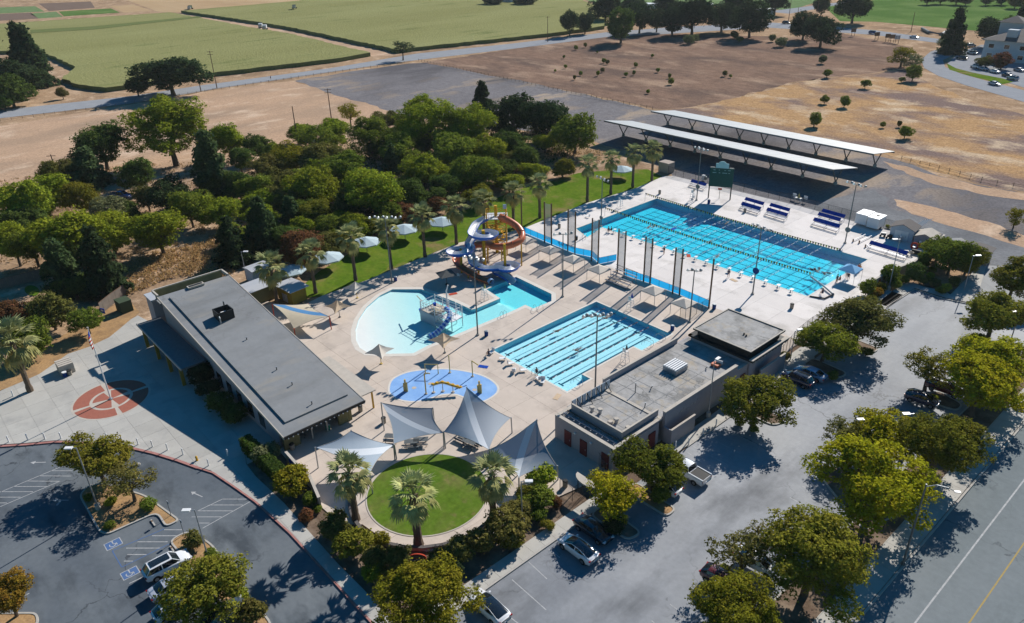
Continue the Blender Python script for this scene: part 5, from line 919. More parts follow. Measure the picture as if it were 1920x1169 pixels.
ordn_ = ['first', 'second', 'third', 'fourth', 'fifth', 'sixth', 'seventh', 'eighth', 'ninth', 'tenth', 'eleventh', 'twelfth', 'thirteenth', 'fourteenth', 'fifteenth', 'sixteenth', 'seventeenth', 'eighteenth', 'nineteenth', 'twentieth', 'twenty first', 'twenty second', 'twenty third', 'twenty fourth']
sap = [(1079, 90, 4), (1098, 85, 4), (1060, 125, 3.5), (1089, 138, 4), (1077, 146, 4), (1121, 138, 4.5), (1129, 132, 4), (1132, 114, 4.5), (1139, 117, 4), (1174, 140, 4), (1188, 137, 4), (1192, 122, 4), (1234, 132, 4), (1255, 143, 4), (1259, 153, 5.5), (1215, 172, 4), (1120, 98, 2), (1223, 105, 3), (1041, 133, 2.5), (1359, 138, 5), (1370, 143, 3), (1057, 107, 3), (1656, 234, 5), (1686, 233, 5)]
for i, (x, y, r) in enumerate(sorted(sap)): tree('U', x, y, r, R0.choice(['mid', 'green', 'dull']), 'small sapling on the dry field, %s from the left, in the %s rows' % ((ordn_+['x'])[i], 'far' if y < 118 else ('middle' if y < 139 else 'near')), 1.25, 0, 'saplings on the dry fields', 'sapling', 'sapling')
GP = [G(*p) for p in [(500, 300), (560, 262), (700, 235), (800, 225), (1000, 215), (1105, 262), (1060, 300), (980, 330), (880, 372), (760, 410), (640, 470), (560, 480), (480, 500), (400, 470), (470, 380)]]
def inside(P, x, y):
    ins = False; j = len(P)-1
    for i in range(len(P)):
        if (P[i].y > y) != (P[j].y > y) and x < (P[j].x-P[i].x)*(y-P[i].y)/(P[j].y-P[i].y)+P[i].x: ins = not ins
        j = i
    return ins
gr = random.Random(11); k = 0; _gl = {}
def gl_(x, y, c):
    cols = [(470, 'left of the first palm'), (520, 'above the first palm'), (595, 'above the second palm'), (665, 'above the third palm'), (730, 'above the fourth palm'), (795, 'above the fifth palm'), (855, 'above the sixth palm'), (910, 'above the slide tower'), (965, 'above the eighth palm'), (1015, 'above the ninth palm'), (1085, 'near the right end')]
    w_ = min(cols, key=lambda q: abs(q[0]-x))[1]; row = 'at the back edge' if y < 285 else ('in the upper middle' if y < 335 else ('in the lower middle' if y < 385 else 'at the front edge'))
    l = '%s grove tree %s, %s' % ({'green': 'light green', 'mid': 'mid green', 'dark': 'dark green', 'dull': 'dull olive'}[c], row, w_); n_ = _gl.get(l, 0); _gl[l] = n_+1
    return l if not n_ else l.replace(' grove', [' smaller grove', ' lower grove', ' rounder grove', ' hidden grove'][min(3, n_-1)])
while k < 62:
    x, y = gr.uniform(430, 1100), gr.uniform(235, 480); p = G(x, y)
    if not inside(GP, p.x, p.y): continue
    c = gr.choice(['green', 'mid', 'green', 'dark', 'dull', 'mid']); tree(gr.choice('OORRC') if c == 'dark' else gr.choice('OR'), x, y-12, gr.uniform(19, 31)*(1.1 if y > 350 else .9), c, gl_(x, y, c), gr.uniform(.65, .9), .1, 'trees of the grove behind the pools'); k += 1
# --- shrubs near the buildings
SH_T = [(550, 905, 36, 'yel', 'tall yellow green shrub against the garden wall'), (497, 852, 26, 'grey', 'feathery grey green shrub behind the hedge'), (578, 938, 18, 'mid', 'dark shrub below the yellow green one'), (577, 968, 14, 'brown', 'clipped reddish shrub by the pavement'), (595, 955, 10, 'mid', 'small round green shrub beside the reddish one'),
 (625, 990, 34, 'dull', 'dark olive shrub left of the left lawn palm'), (665, 1020, 36, 'olive', 'olive shrub below the left lawn palm'), (700, 1045, 30, 'dull', 'dull shrub under the curved wall on the left'), (740, 1058, 32, 'dull', 'dark shrub left of the arch sign'), (715, 1012, 18, 'yel', 'small yellowish shrub at the curved path'), (825, 1048, 30, 'dull', 'dark shrub right of the arch sign'), (862, 1030, 30, 'dull', 'dark shrub right of the middle palm'), (905, 1015, 34, 'dull', 'dark shrub under the right lawn palm'), (942, 985, 42, 'dull', 'big dark bushy shrub right of the lawn'), (960, 1010, 26, 'olive', 'olive shrub next to the pavement'), (700, 1075, 22, 'lime', 'low clipped shrub in the shaded bed'), (752, 1085, 20, 'brown', 'low reddish mound above the bottom tree'), (855, 1068, 24, 'vdark', 'very dark shrub in the bed near the pavement'), (815, 1078, 26, 'vdark', 'very dark shrub above the bottom tree'),
 (1015, 893, 30, 'lime', 'fresh green shrub tree under the sail corner'), (988, 930, 22, 'olive', 'olive shrub beside the parking lamp'), (1018, 935, 28, 'mid', 'rounded green shrub by the entry fence'), (1044, 943, 17, 'brown', 'reddish clipped mound by the entry fence'), (1010, 968, 16, 'mid', 'low green shrub behind the pavement'), (985, 945, 20, 'mid', 'green shrub between lamp and fence'), (1028, 985, 14, 'olive', 'low yellowish edging shrub along the pavement'), (970, 955, 24, 'dull', 'dull shrub next to the lamp'),
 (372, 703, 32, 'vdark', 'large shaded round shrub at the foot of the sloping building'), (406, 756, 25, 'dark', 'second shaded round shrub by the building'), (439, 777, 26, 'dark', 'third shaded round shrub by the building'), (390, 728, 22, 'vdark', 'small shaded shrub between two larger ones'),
 (207, 942, 11, 'lime', 'grassy clump beside the thin purplish tree'), (165, 935, 9, 'mid', 'small grassy tuft by the lamp base'), (275, 945, 14, 'mid', 'leafy clump at the island edge'), (205, 985, 10, 'mid', 'low clump at the lower end of the island'), (360, 1015, 20, 'dull', 'spiky shrub by the second lamp'), (395, 1040, 14, 'mid', 'green shrub behind the parked cars'), (438, 1090, 9, 'brown', 'small reddish mound in the mulch'), (445, 1118, 16, 'lime', 'bright grassy clump in the mulch'), (440, 1138, 10, 'brown', 'reddish mound lower down in the mulch'), (470, 1150, 26, 'dull', 'large spiky shrub at the bottom of the mulch island'), (412, 1060, 10, 'mid', 'low shrub by the sunny kerb'),
 (1235, 930, 22, 'mid', 'grassy clump at the foot of the dark green tree'), (1150, 990, 22, 'vdark', 'dark clump at the foot of the airy tree'), (1358, 1065, 9, 'lime', 'grassy tuft in the round ended island'), (1403, 1100, 10, 'mid', 'grassy tuft near the maroon car'), (1833, 634, 12, 'lime', 'bright tuft at the end of the upper island'), (1750, 750, 10, 'lime', 'bright tuft by the blue hatchback'), (1388, 792, 9, 'mid', 'low shrub left of the rust tinged tree trunk'), (1415, 805, 9, 'mid', 'low shrub right of the rust tinged tree trunk'), (1560, 705, 12, 'mid', 'dark shrub by the pale blue car'), (1625, 660, 11, 'mid', 'dark shrub under the dull olive tree'), (1470, 670, 12, 'dull', 'straggly grass clump against the low building wall'), (1445, 690, 10, 'dull', 'small grass clump against the screen wall'),
 (1740, 548, 0, 'mid', '')]
for x, y, r, c, l in SH_T:
    if r: tree('U', x, y, r, c, l, .85, 0, 'shrubs in the planted beds', 'shrub', 'shrub')
SH2 = [(1785, 485, 34, 'mid', 'big green shrub beside the dark bin store', 'O', .95), (1815, 490, 28, 'olive', 'yellow green shrub against the bin store', 'O', .95), (1760, 470, 26, 'mid', 'ivy shrub behind the curved wall', 'O', .8), (1735, 490, 14, 'mid', 'ivy clump hanging over the wall', 'U', 1.3), (1718, 512, 16, 'dark', 'dark ivy on the wall by the blue emblem', 'U', 1.2), (1668, 515, 17, 'mid', 'ivy clump on the wall behind the lamp', 'U', 1.4), (1625, 540, 17, 'mid', 'feathery green shrub at the near end of the wall', 'U', 1.2), (1642, 550, 13, 'orange', 'rust coloured shrub at the near end of the wall', 'U', .9), (1655, 540, 12, 'olive', 'olive shrub along the wall', 'U', .9), (1680, 535, 11, 'mid', 'shrub right of the lamp post', 'U', .9), (1695, 525, 10, 'mid', 'fourth shrub along the wall foot', 'U', .9), (1635, 562, 12, 'olive', 'olive shrub above the pavement', 'U', .8),
 (1732, 527, 8, 'mid', 'small shrub at the corner of the planted bank', 'U', .9), (1745, 520, 9, 'lime', 'bright shrub on the planted bank', 'U', .9), (1756, 532, 10, 'dull', 'dull shrub on the planted bank', 'U', .8), (1775, 540, 9, 'lime', 'lime shrub on the planted bank', 'U', .9), (1765, 545, 9, 'mid', 'green shrub at the kerb of the bank', 'U', .9), (1748, 508, 8, 'yel', 'yellowish shrub up the planted bank', 'U', .9), (1790, 530, 12, 'dark', 'dark shrub in the shade of the big one', 'U', .9), (1905, 410, 17, 'yel', 'sparse leafless yellowish tree at the right edge by the gravel', 'S', 1.1), (1665, 425, 5, 'lime', 'little bright bush behind the white trailers', 'U', .8),
 (462, 830, 0, 'mid', '', 'U', 1)]
for x, y, r, c, l, k, hz in SH2:
    if r: tree(k, x, y, r, c, l, hz, .2, 'shrubs by the curved wall', 'shrub', 'shrub')
# hedge behind the garden wall
hdg = thing('clipped_hedge', 'clipped dark hedge running beside the near end of the sloping building', 'hedge', G(478, 840, 0)); A, B = G(460, 830, 1.), G(530, 895, 1.)
rng = np.random.default_rng(3); n = 5000; t = rng.random(n); d = B-A; P = np.array(A)[None]+np.outer(t, np.array(d)); nn = np.array((-d.y, d.x, 0))/d.length; u = rng.uniform(-1, 1, n); v = rng.uniform(-1, 1, n); k = rng.random(n); u = np.where(k < .5, np.sign(u)*1., u); v = np.where(k >= .5, 1., v)
P = P+np.outer(u*.7, nn); P[:, 2] = 1.0+v*.95; P += rng.normal(size=P.shape)*.06; N = np.outer(np.where(k < .5, u, 0), nn); N[:, 2] += np.where(k >= .5, 1, .2); N += rng.normal(size=N.shape)*.4; N /= np.linalg.norm(N, axis=1)[:, None]
me = quads_mesh('foliage', P-np.array(hdg.location), N, rng.uniform(.1, .2, n), rng, X['leaf']); o = bpy.data.objects.new('foliage', me); COL.objects.link(o); o.parent = hdg; o.color = (.06, .10, .02, 1)
q = MB(); q.box((A+B)/2, (d.length, 1.15, 1.8), X['bark'], atan2(d.y, d.x)); q.build('branches', hdg)
# --- fan palms
def palm_frond(seed, droop, L=1.0):
    r = random.Random(seed); mb = MB(); n = 13; stem = [Vector((.0, 0, 0)), Vector((.28*L, 0, .10-droop*.05)), Vector((.52*L, 0, .13-droop*.16))]
    mb.tube(stem, [.018, .013, .01], X['leafp'], 4); c = stem[-1]; t = (stem[2]-stem[1]).normalized()
    for i in range(n):
        a = (i-(n-1)/2)/(n-1)*2*1.25; ln_ = .50*L*(1-.25*abs(a)/1.25)*r.uniform(.85, 1.1); d = Vector((cos(a)*t.x, sin(a), cos(a)*t.z)).normalized(); w_ = .048; s_ = Vector((-sin(a), cos(a), 0))
        m1 = c+d*ln_*.55+Vector((0, 0, -.02-.06*droop)); m2 = c+d*ln_+Vector((0, 0, -(.10+.22*droop)*ln_*2*r.uniform(.7, 1.4)))
        up = Vector((0, 0, .018)); mb.add([c, m1-s_*w_+up, m1+s_*w_+up, m1, m2], [(0, 3, 1), (0, 2, 3), (3, 4, 1), (3, 2, 4)], X['leafp'])
    o = mb.build('frond'); me = o.data; me.transform(Matrix.Translation(o.location)); bpy.data.objects.remove(o); return me
FR = [palm_frond(i, dr) for i, dr in enumerate([0., .2, .5, .8, 1.1, 1.5])]
def palm_trunk():
    mb = MB(); n = 14; mb.tube([(0.015*sin(k*.7), 0, k/n) for k in range(n+1)], [(.40 if k < 2 else .30+(.03 if k % 2 else 0)) for k in range(n)]+[.36], X['palmbark'], 9); o = mb.build('trunk'); me = o.data; me.transform(Matrix.Translation(o.location)); bpy.data.objects.remove(o); return me
PT = palm_trunk()
def palm(bx, by, tx, ty, rpx, label, seed, sk=1., col=(.27, .31, .15)):
    B = G(bx, by, .1); best = min((abs(((lambda c: 584.5-F_PX*c[1]/c[2])(CM @ np.array([B.x, B.y, z-HC])))-ty), z) for z in [k*.1 for k in range(20, 150)]); z = best[1]; R = rpx*mpp(B)
    t = thing('fan_palm', label, 'palm tree', B, 'fan palms around the pools'); r = random.Random(seed)
    k = bpy.data.objects.new('trunk', PT); COL.objects.link(k); k.parent = t; k.scale = (sk, sk, z-.15)
    for i in range(34):
        e = 1.15-2.0*(i/33)**1.15+r.uniform(-.1, .1); j = min(5, max(0, int((1.1-e)/2.2*6))); f = bpy.data.objects.new('frond', FR[j]); COL.objects.link(f); f.parent = t
        f.location = (0, 0, z-.1-.35*(i/33)); s_ = R*(1.0 if i > 4 else .85)*r.uniform(.9, 1.12); f.scale = (s_, s_, s_); f.rotation_euler = (r.uniform(-.2, .2), -e, i*2.4+r.uniform(-.3, .3))
        q = r.uniform(.8, 1.2); dd = i/33; f.color = ((col[0]+.05*dd)*q, (col[1]-.02*dd)*q, col[2]*q*(1-.3*dd), 1)
    return t
ordn = ['first', 'second', 'third', 'fourth', 'fifth', 'sixth', 'seventh', 'eighth', 'ninth', 'tenth', 'eleventh', 'twelfth', 'thirteenth']
palm(668, 975, 655, 888, 43, 'fan palm left of the round lawn', 1, 1.25); palm(785, 1022, 782, 928, 48, 'fan palm in front in the middle of the round lawn', 2, 1.45, (.32, .37, .17)); palm(925, 972, 925, 893, 45, 'fan palm right of the round lawn', 3, 1.25); palm(57, 734, 30, 640, 44, 'big fan palm at the left edge of the plaza', 4, 1.2)
for i, (bx, by, tx, ty, r) in enumerate([(520, 568, 510, 500, 33), (592, 549, 585, 475, 30), (667, 525, 662, 445, 30), (734, 505, 731, 428, 28), (797, 482, 795, 405, 28), (856, 458, 855, 388, 28), (908, 442, 908, 376, 25), (963, 427, 963, 360, 25), (1012, 408, 1013, 345, 24), (1101, 378, 1105, 308, 22), (1145, 364, 1148, 299, 21), (1186, 351, 1190, 286, 21), (1222, 339, 1228, 280, 21)]):
    palm(bx, by, tx, ty, r, '%s fan palm in the row along the lawn, counted from the sloping building' % ordn[i], 20+i)
# --- fields of maize
def maize(name, label, pts, h, cell, seed):
    P = PX(pts); rng = random.Random(seed); mb = MB(); xs = [p.x for p in P]; ys = [p.y for p in P]
    pr = rough_poly(P, .8, 4, seed); mb.prism([(p.x, p.y) for p in pr], 0, h*.8, X['corn'], X['corns']); return stuff(mb.build(name), label, 'crop field')
maize('maize_field', 'pale green maize field bordering the country road at left', [(0, 50), (320, 28), (470, 57), (540, 68), (695, 106), (640, 116), (380, 147), (345, 152), (240, 168), (200, 173), (150, 167), (118, 156), (143, 133), (100, 112), (60, 100), (-120, 108), (-120, 58)], 2.3, 2, 3)
maize('maize_field', 'large pale green maize field along the far side of the track', [(340, 25), (560, 6), (660, -14), (900, -8), (1090, 4), (1130, 22), (1133, 55), (1040, 68), (780, 96), (745, 101), (722, 95), (545, 57), (480, 46)], 2.3, 2, 4)
o = stuff(MB().prism([(p.x, p.y) for p in rough_poly(PX([(60, 62), (180, 55), (370, 36), (380, 38), (180, 61), (60, 68)]), .5, 5)], 1.8, 1.95, X['corns'], X['corns']).build('crop_strip'), 'darker green strip across the left maize field', 'crop strip')
# scrub band at the top right
for i, (x, y, r) in enumerate([(1795, -2, 12), (1812, 2, 9), (1850, 2, 9), (1740, 0, 10), (1765, -3, 12), (1905, 5, 12), (1880, -2, 12), (1925, 0, 10)]): tree('O', x, y, r, 'dull' if i % 2 else 'dark', 'low bush in the scrub band above the green field, ' + ['third', 'fourth', 'fifth', 'first', 'second', 'seventh', 'sixth', 'eighth'][i] + ' from the left', .8, 0, 'bushes at the top edge', 'scrub_bush', 'shrub')
# tussocks of dry grass on the slope by the building
rng = np.random.default_rng(8)
def tufts(name, label, polypx, n, size, col, zmax=.5, seed=1):
    P = PX(polypx); xs = [p.x for p in P]; ys = [p.y for p in P]; rg = np.random.default_rng(seed); pts = []
    while len(pts) < n:
        x = rg.uniform(min(xs), max(xs)); y = rg.uniform(min(ys), max(ys)); ins = False; j = len(P)-1
        for i in range(len(P)):
            if (P[i].y > y) != (P[j].y > y) and x < (P[j].x-P[i].x)*(y-P[i].y)/(P[j].y-P[i].y)+P[i].x: ins = not ins
            j = i
        if ins: pts.append((x, y))
    pts = np.array(pts); k = 14; c = np.repeat(pts, k, 0); c = c+rg.normal(size=c.shape)*size*.8; Pz = np.concatenate([c, rg.uniform(0, zmax, (len(c), 1))], 1); N = rg.normal(size=Pz.shape); N[:, 2] *= .4; N /= np.linalg.norm(N, axis=1)[:, None]
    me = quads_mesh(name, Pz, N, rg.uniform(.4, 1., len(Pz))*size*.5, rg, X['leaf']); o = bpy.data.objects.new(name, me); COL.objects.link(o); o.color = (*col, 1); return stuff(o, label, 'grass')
tufts('dry_grass', 'straw coloured tussocks on the slope behind the sloping building', [(225, 500), (290, 475), (400, 450), (440, 500), (430, 520), (330, 520), (250, 550), (220, 560)], 500, .55, (.42, .29, .13), .5, 1)
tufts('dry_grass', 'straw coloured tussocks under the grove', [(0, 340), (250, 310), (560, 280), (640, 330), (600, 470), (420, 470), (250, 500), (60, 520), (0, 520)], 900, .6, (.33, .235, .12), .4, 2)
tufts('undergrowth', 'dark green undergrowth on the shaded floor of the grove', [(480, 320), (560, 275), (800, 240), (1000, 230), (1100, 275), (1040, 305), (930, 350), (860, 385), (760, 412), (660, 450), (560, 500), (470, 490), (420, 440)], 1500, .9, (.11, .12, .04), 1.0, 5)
tufts('dry_grass', 'dry tufts on the bank at the right end of the grove', [(980, 290), (1060, 280), (1130, 285), (1120, 310), (1040, 318), (960, 360), (930, 350)], 260, .6, (.40, .29, .15), .4, 3)
# ================================================================== VEHICLES
def lerp_prof(prof, x):
    for a, b in zip(prof, prof[1:]):
        if a[0] <= x <= b[0]:
            u = (x-a[0])/(b[0]-a[0]); return [a[i]+(b[i]-a[i])*u for i in range(1, len(a))]
    return list(prof[-1][1:]) if x > prof[-1][0] else list(prof[0][1:])
CARS = {}
def make_car(kind, cname, col, label):
    key = (kind, cname)
    if key in CARS: return None
    pm = bpy.data.materials.get('car_paint_'+cname) or paintmat(cname, col)
    L, W, zb, zh, zt, roof, g0, g1, g2, g3 = {'sedan': (4.7, 1.84, .24, .98, 1.04, 1.45, 1.25, .45, -.95, -1.75), 'coupe': (4.8, 1.88, .22, .95, 1.12, 1.46, 1.35, .35, -.75, -2.05), 'suv': (4.75, 1.92, .30, 1.08, 1.18, 1.72, 1.15, .55, -1.75, -2.2),
        'hatch': (4.2, 1.78, .25, 1.0, 1.1, 1.5, 1.15, .5, -1.3, -1.95), 'pickup': (5.6, 2.0, .38, 1.2, 1.22, 1.88, 1.35, .7, -.55, -.75)}[kind]
    t = thing('parked_car' if kind != 'pickup' else 'pickup_truck', label, 'car' if kind != 'pickup' else 'pickup truck', (0, 0, 0), 'cars and trucks')
    h = L/2; hw = W/2
    st = [(-h, hw*.80, zb+.22, zt-.22), (-h+.12, hw*.92, zb+.06, zt-.05), (-h+.55, hw, zb, zt), (-.9, hw, zb, zt*.985), (.4, hw, zb, zt*.965), (g0, hw, zb, zh), (h-.75, hw*.985, zb, zh-.08), (h-.25, hw*.90, zb+.03, zh-.2), (h, hw*.68, zb+.14, zh-.42)]
    if kind == 'pickup': st = [(-h, hw*.96, zb+.1, zt), (-h+.08, hw, zb, zt)]+st[3:]
    xs = sorted(set([s[0] for s in st]+[-h+L*k/22 for k in range(23)])); b = MB(); vs = []; sec = 13
    for x in xs:
        w_, lo_, hi_ = lerp_prof(st, x); half = [(w_*.86, lo_), (w_*.97, lo_+.12), (w_, lo_+(hi_-lo_)*.45), (w_*.985, hi_-.16), (w_*.93, hi_-.05), (w_*.78, hi_), (0, hi_+.025)]
        ring_ = [(y, z) for y, z in half]+[(-y, z) for y, z in half[::-1][1:]]; vs += [(x, y, z) for y, z in ring_]
    n = len(xs); fs = []
    for i in range(n-1):
        for k in range(sec-1): fs.append((i*sec+k, i*sec+k+1, (i+1)*sec+k+1, (i+1)*sec+k))
        fs.append((i*sec+sec-1, i*sec, (i+1)*sec, (i+1)*sec+sec-1))
    fs += [tuple(range(sec)), tuple(range((n-1)*sec, n*sec))[::-1]]
    b.add(vs, fs, pm); body = b.build('body', t, smooth=True)
    def gh(xx, zb_, zr_, wb, wr): return [(xx, wb, zb_), (xx, wr, zr_-.05), (xx, wr*.8, zr_), (xx, 0, zr_+.03), (xx, -wr*.8, zr_), (xx, -wr, zr_-.05), (xx, -wb, zb_)]
    wb, wr = hw*.90, hw*.70; zbelt = zh-.02; zb2 = zt-.03
    zb1 = (zbelt+zb2)/2
    S_ = [gh(g0+.1, zbelt, zbelt+.02, wb*.92, wb*.86), gh(g1, zb1, roof-.03, wb, wr), gh((g1+g2)/2, zb1, roof, wb, wr), gh(g2, zb2, roof-.05, wb, wr), gh(g3, zb2, zb2+.03, wb*.90, wb*.82)]
    ws = MB(); v = S_[0]+S_[1]; ws.add(v, [(k, k+1, k+8, k+7) for k in range(1, 5)], X['dglass']); ws.build('windshield', t, True)
    rw = MB(); v = S_[3]+S_[4]; rw.add(v, [(k, k+1, k+8, k+7) for k in range(1, 5)], X['dglass']); rw.build('rear_window', t, True)
    for s_ in (0, 5):
        sw = MB()
        for i in range(4): sw.add(S_[i]+S_[i+1], [(s_, s_+1, s_+8, s_+7)], X['dglass'])
        sw.build('side_window', t)
    rp = MB()
    for i in (1, 2): rp.add(S_[i]+S_[i+1], [(k, k+1, k+8, k+7) for k in range(1, 5)], X['dglass'] if kind == 'coupe' else pm)
    rfo = rp.build('roof', t, True)
    if kind == 'suv':
        a, c = g1-.15, g2+.2; m = MB(); m.add([(a, -wr*.72, roof+.028), (a, wr*.72, roof+.028), (c, wr*.72, roof+.022), (c, -wr*.72, roof+.022)], [(3, 2, 1, 0)], X['dglass']); m.add([(a, -wr*.72, roof+.0), (a, wr*.72, roof+.0), (c, wr*.72, roof-.02), (c, -wr*.72, roof-.02), (a, 0, roof+.05), (c, 0, roof+.045), (a, -wr*.72, roof+.035), (a, wr*.72, roof+.035), (c, wr*.72, roof+.03), (c, -wr*.72, roof+.03)], [(6, 9, 5, 4), (4, 5, 8, 7)], X['dglass']); m.build('glass_roof', t)
    pl = MB()
    for s_ in (-1, 1):
        for (xa, za, ya), (xb, zb_, yb) in (((g0+.08, zbelt, wb*.9), (g1, roof-.04, wr)), ((g3+.02, zb2, wb*.87), (g2, roof-.06, wr)), (((g1+g2)/2, zb1, wb), ((g1+g2)/2, roof-.02, wr))): pl.tube([(xa, s_*ya, za), (xb, s_*yb, zb_)], .045, pm, 4)
        pl.tube([(g1, s_*wr, roof-.045), (g2, s_*wr, roof-.06)], .04, pm, 4)
    pl.build('pillars', t)
    if kind == 'pickup':
        bb = MB(); bb.box(((-h+g3)/2-.02, 0, zt+.035), (-(-h)+g3-.2, W*.80, .012), X['dark']); bb.build('bed_liner', t)
        for s_ in (-1, 1): MB().box(((-h+g3)/2, s_*W*.44, zt+.05), (h+g3, .12, .1), pm).build('bed_rail', t)
    for sx in (h*.62, -h*.60):
        for s_ in (-1, 1):
            wh = MB().tube([(sx, s_*(hw-.2), .34), (sx, s_*(hw+.012), .34)], .34, X['tyre'], 14).build('wheel', t); MB().tube([(sx, s_*(hw+.0), .34), (sx, s_*(hw+.03), .34)], .21, X['rim'], 10).build('rim', wh)
            a = MB(); vs = [(sx+.42*cos(k*pi/10), s_*(hw+.004), .36+.42*sin(k*pi/10)) for k in range(11)]+[(sx+.42, s_*(hw+.004), zb), (sx-.42, s_*(hw+.004), zb)]; vs = [(x, y, max(z, zb)) for x, y, z in vs]; a.add(vs, [tuple(range(11))], X['dark']); a.build('wheel_arch', t)
    for s_ in (-1, 1):
        MB().box((h-.16, s_*hw*.70, zh-.30), (.3, .34, .11), X['head'], -s_*.45).build('headlight', t); MB().box((-h+.07, s_*hw*.74, zt-.2), (.14, .36, .13), X['tail'], s_*.25).build('taillight', t)
        MB().box((g0-.25, s_*(hw+.07), zh+.04), (.16, .2, .13), pm).build('mirror', t)
    CARS[key] = t; return t
def car(kind, cname, col, P, deg, label, scale=1.):
    first = make_car(kind, cname, col, label); p = CARS[(kind, cname)]
    return place(p, (P[0], P[1], P[2] if len(P) > 2 else .0), rad(deg), label)
WHT = (.72, .73, .75); 
car('coupe', 'white', WHT, (-40.4, 43.55), 180, 'white sedan with a black glass roof parked facing the entry gate pavement')
car('sedan', 'black', (.02, .024, .035), (-41.2, 46.75), 0, 'black sedan parked nose out between white sedan and airy tree')
car('suv', 'white', WHT, (-68.3, 10.4), 90, 'white car with a black roof panel beside the blue marked bay')
car('sedan', 'silver', (.40, .43, .50), (-65.2, 9.9), 90, 'silver sedan second from the blue marked bay, half under the tree')
car('hatch', 'white', WHT, (-62.2, 9.0), 90, 'white hatchback under the olive tree at the bottom left')
car('sedan', 'charcoal', (.045, .05, .06), G(420, 1160, .5), 95, 'dark grey sedan cut by the bottom edge beyond the mulch island')
car('sedan', 'paleblue', (.28, .38, .52), (-41.0, 92.6), 180, 'pale blue sedan parked by the tall block of the low building')
car('suv', 'navy', (.012, .018, .05), (-41.5, 89.9), 180, 'dark navy car next to the pale blue sedan')
car('coupe', 'white', WHT, (-41.0, 31.7), 180, 'white sedan with dark glass roof cut by the bottom edge')
car('pickup', 'white', WHT, (-40.1, 62.1), 180, 'white pickup truck with an open bed by the dark green tree')
car('hatch', 'white', WHT, (-40.4, 58.2), 180, 'white hatchback whose tail shows beside the pickup under the tree')
car('hatch', 'navy', (.012, .018, .05), G(1727, 755, .5), 8, 'dark blue hatchback parked in front of the bright round tree')
car('suv', 'maroon', (.10, .012, .02), G(1770, 735, .5), 5, 'maroon car in the shade behind the dark blue hatchback')
car('hatch', 'maroon', (.10, .012, .02), G(1352, 1095, .5), 5, 'dark maroon car beside the round ended island')
car('sedan', 'white', WHT, G(1418, 1062, .5), 5, 'white sedan mostly hidden under the very large olive tree')
car('pickup', 'blue', (.015, .06, .22), G(228, 372, .5), 40, 'blue pickup parked in the shade of the left grove')
car('hatch', 'white', WHT, G(30, 402, .5), 30, 'white car half hidden in the bushes at the left edge')
far = [('sedan', 'white', (1714, 72), 0, 'white car on the highway nearest the road bend'), ('suv', 'blue', (1637, 64), 0, 'blue car on the highway left of the white one'), ('suv', 'black', (1474, 45), 5, 'black van on the highway left of the double oak'), ('sedan', 'silver', (1864, 160), -22, 'dark topped silver car driving on the curved road'),
 ('suv', 'silver', (1820, 88), 60, 'silver car at the entrance of the hotel car park'), ('suv', 'white', (1822, 102), 170, 'white estate car in the upper row of the hotel car park'), ('suv', 'black', (1803, 112), 170, 'black car under the tall conifer at the hotel'), ('suv', 'white', (1829, 128), 150, 'white pickup shaped car at the left of the front hotel row'), ('sedan', 'silver', (1843, 132), 150, 'silver car second in the front hotel row'), ('sedan', 'white', (1864, 137), 150, 'white car in the middle of the front hotel row'), ('sedan', 'black', (1888, 144), 150, 'black car in the front hotel row'), ('suv', 'silver', (1898, 150), 150, 'silver car at the right end of the front hotel row'), ('sedan', 'silver', (1910, 134), 150, 'silver car beside the brownish tree at the hotel')]
for k, c, p, d, l in far: car(k, c, (.5, .5, .5), G(*p), d, l)
for p, l, sx in (((357, 17), 'dark green farm truck beside the stubble field', 8), ((552, 16), 'dark farm truck standing in the far maize', 6), ((497, 55), 'white farm vehicle on the dirt track', 5), ((489, 52), 'small white farm vehicle behind the other on the track', 4)):
    P = G(*p, .2 if sx != 6 else 2.4); t = thing('farm_truck', l, 'truck', P, 'farm vehicles'); m_ = X['white'] if 'white' in l else X['boxgreen']
    MB().box(P+Vector((0, 0, 1.6)), (2.4, sx*.65, 2.0), m_, 1.0).build('load_box', t); MB().box(P+Vector((sx*.42, -sx*.27, 1.3)), (2.2, 1.8, 1.7), X['galv'], 1.0).build('cab', t)
    for s_ in (-1, 1): MB().tube([P+Vector((-1.1, s_*sx*.2, .3)), P+Vector((1.1, s_*sx*.2, .3))], .5, X['tyre'], 8).build('wheel', t)
# ================================================================== STREET FURNITURE
def lamp(b, top, hd, label, arm=1.0, col='galv', concrete=True, big=True):
    B = G(*b, .05); z = min((abs(G_proj(B.x, B.y, k*.1)[1]-top[1]), k*.1) for k in range(20, 160))[1]
    t = thing('parking_lamp', label, 'lamp post', B, 'box headed parking lamps'); 
    if concrete: MB().cyl(B, .3, .75, X['kerb'], 12).build('concrete_base', t)
    MB().tube([B+Vector((0, 0, .7 if concrete else 0)), Vector((B.x, B.y, z))], [.09, .06], X[col], 8).build('pole', t); d = Vector((hd[0], hd[1], 0)).normalized()
    MB().tube([Vector((B.x, B.y, z-.08)), Vector((B.x, B.y, z-.05))+d*arm*.5], .045, X[col], 6).build('arm', t)
    hd_ = MB().box(Vector((B.x, B.y, z-.02))+d*(arm*.5+.35), (.85, .42, .16), X['white'], atan2(d.y, d.x)).build('lamp_head', t); MB().box(Vector((B.x, B.y, z-.11))+d*(arm*.5+.35), (.6, .3, .03), X['lamp'], atan2(d.y, d.x)).build('lens', hd_)
    return t
def G_proj(x, y, z):
    c = CM @ np.array([x, y, z-HC]); return (960+F_PX*c[0]/c[2], 584.5-F_PX*c[1]/c[2])
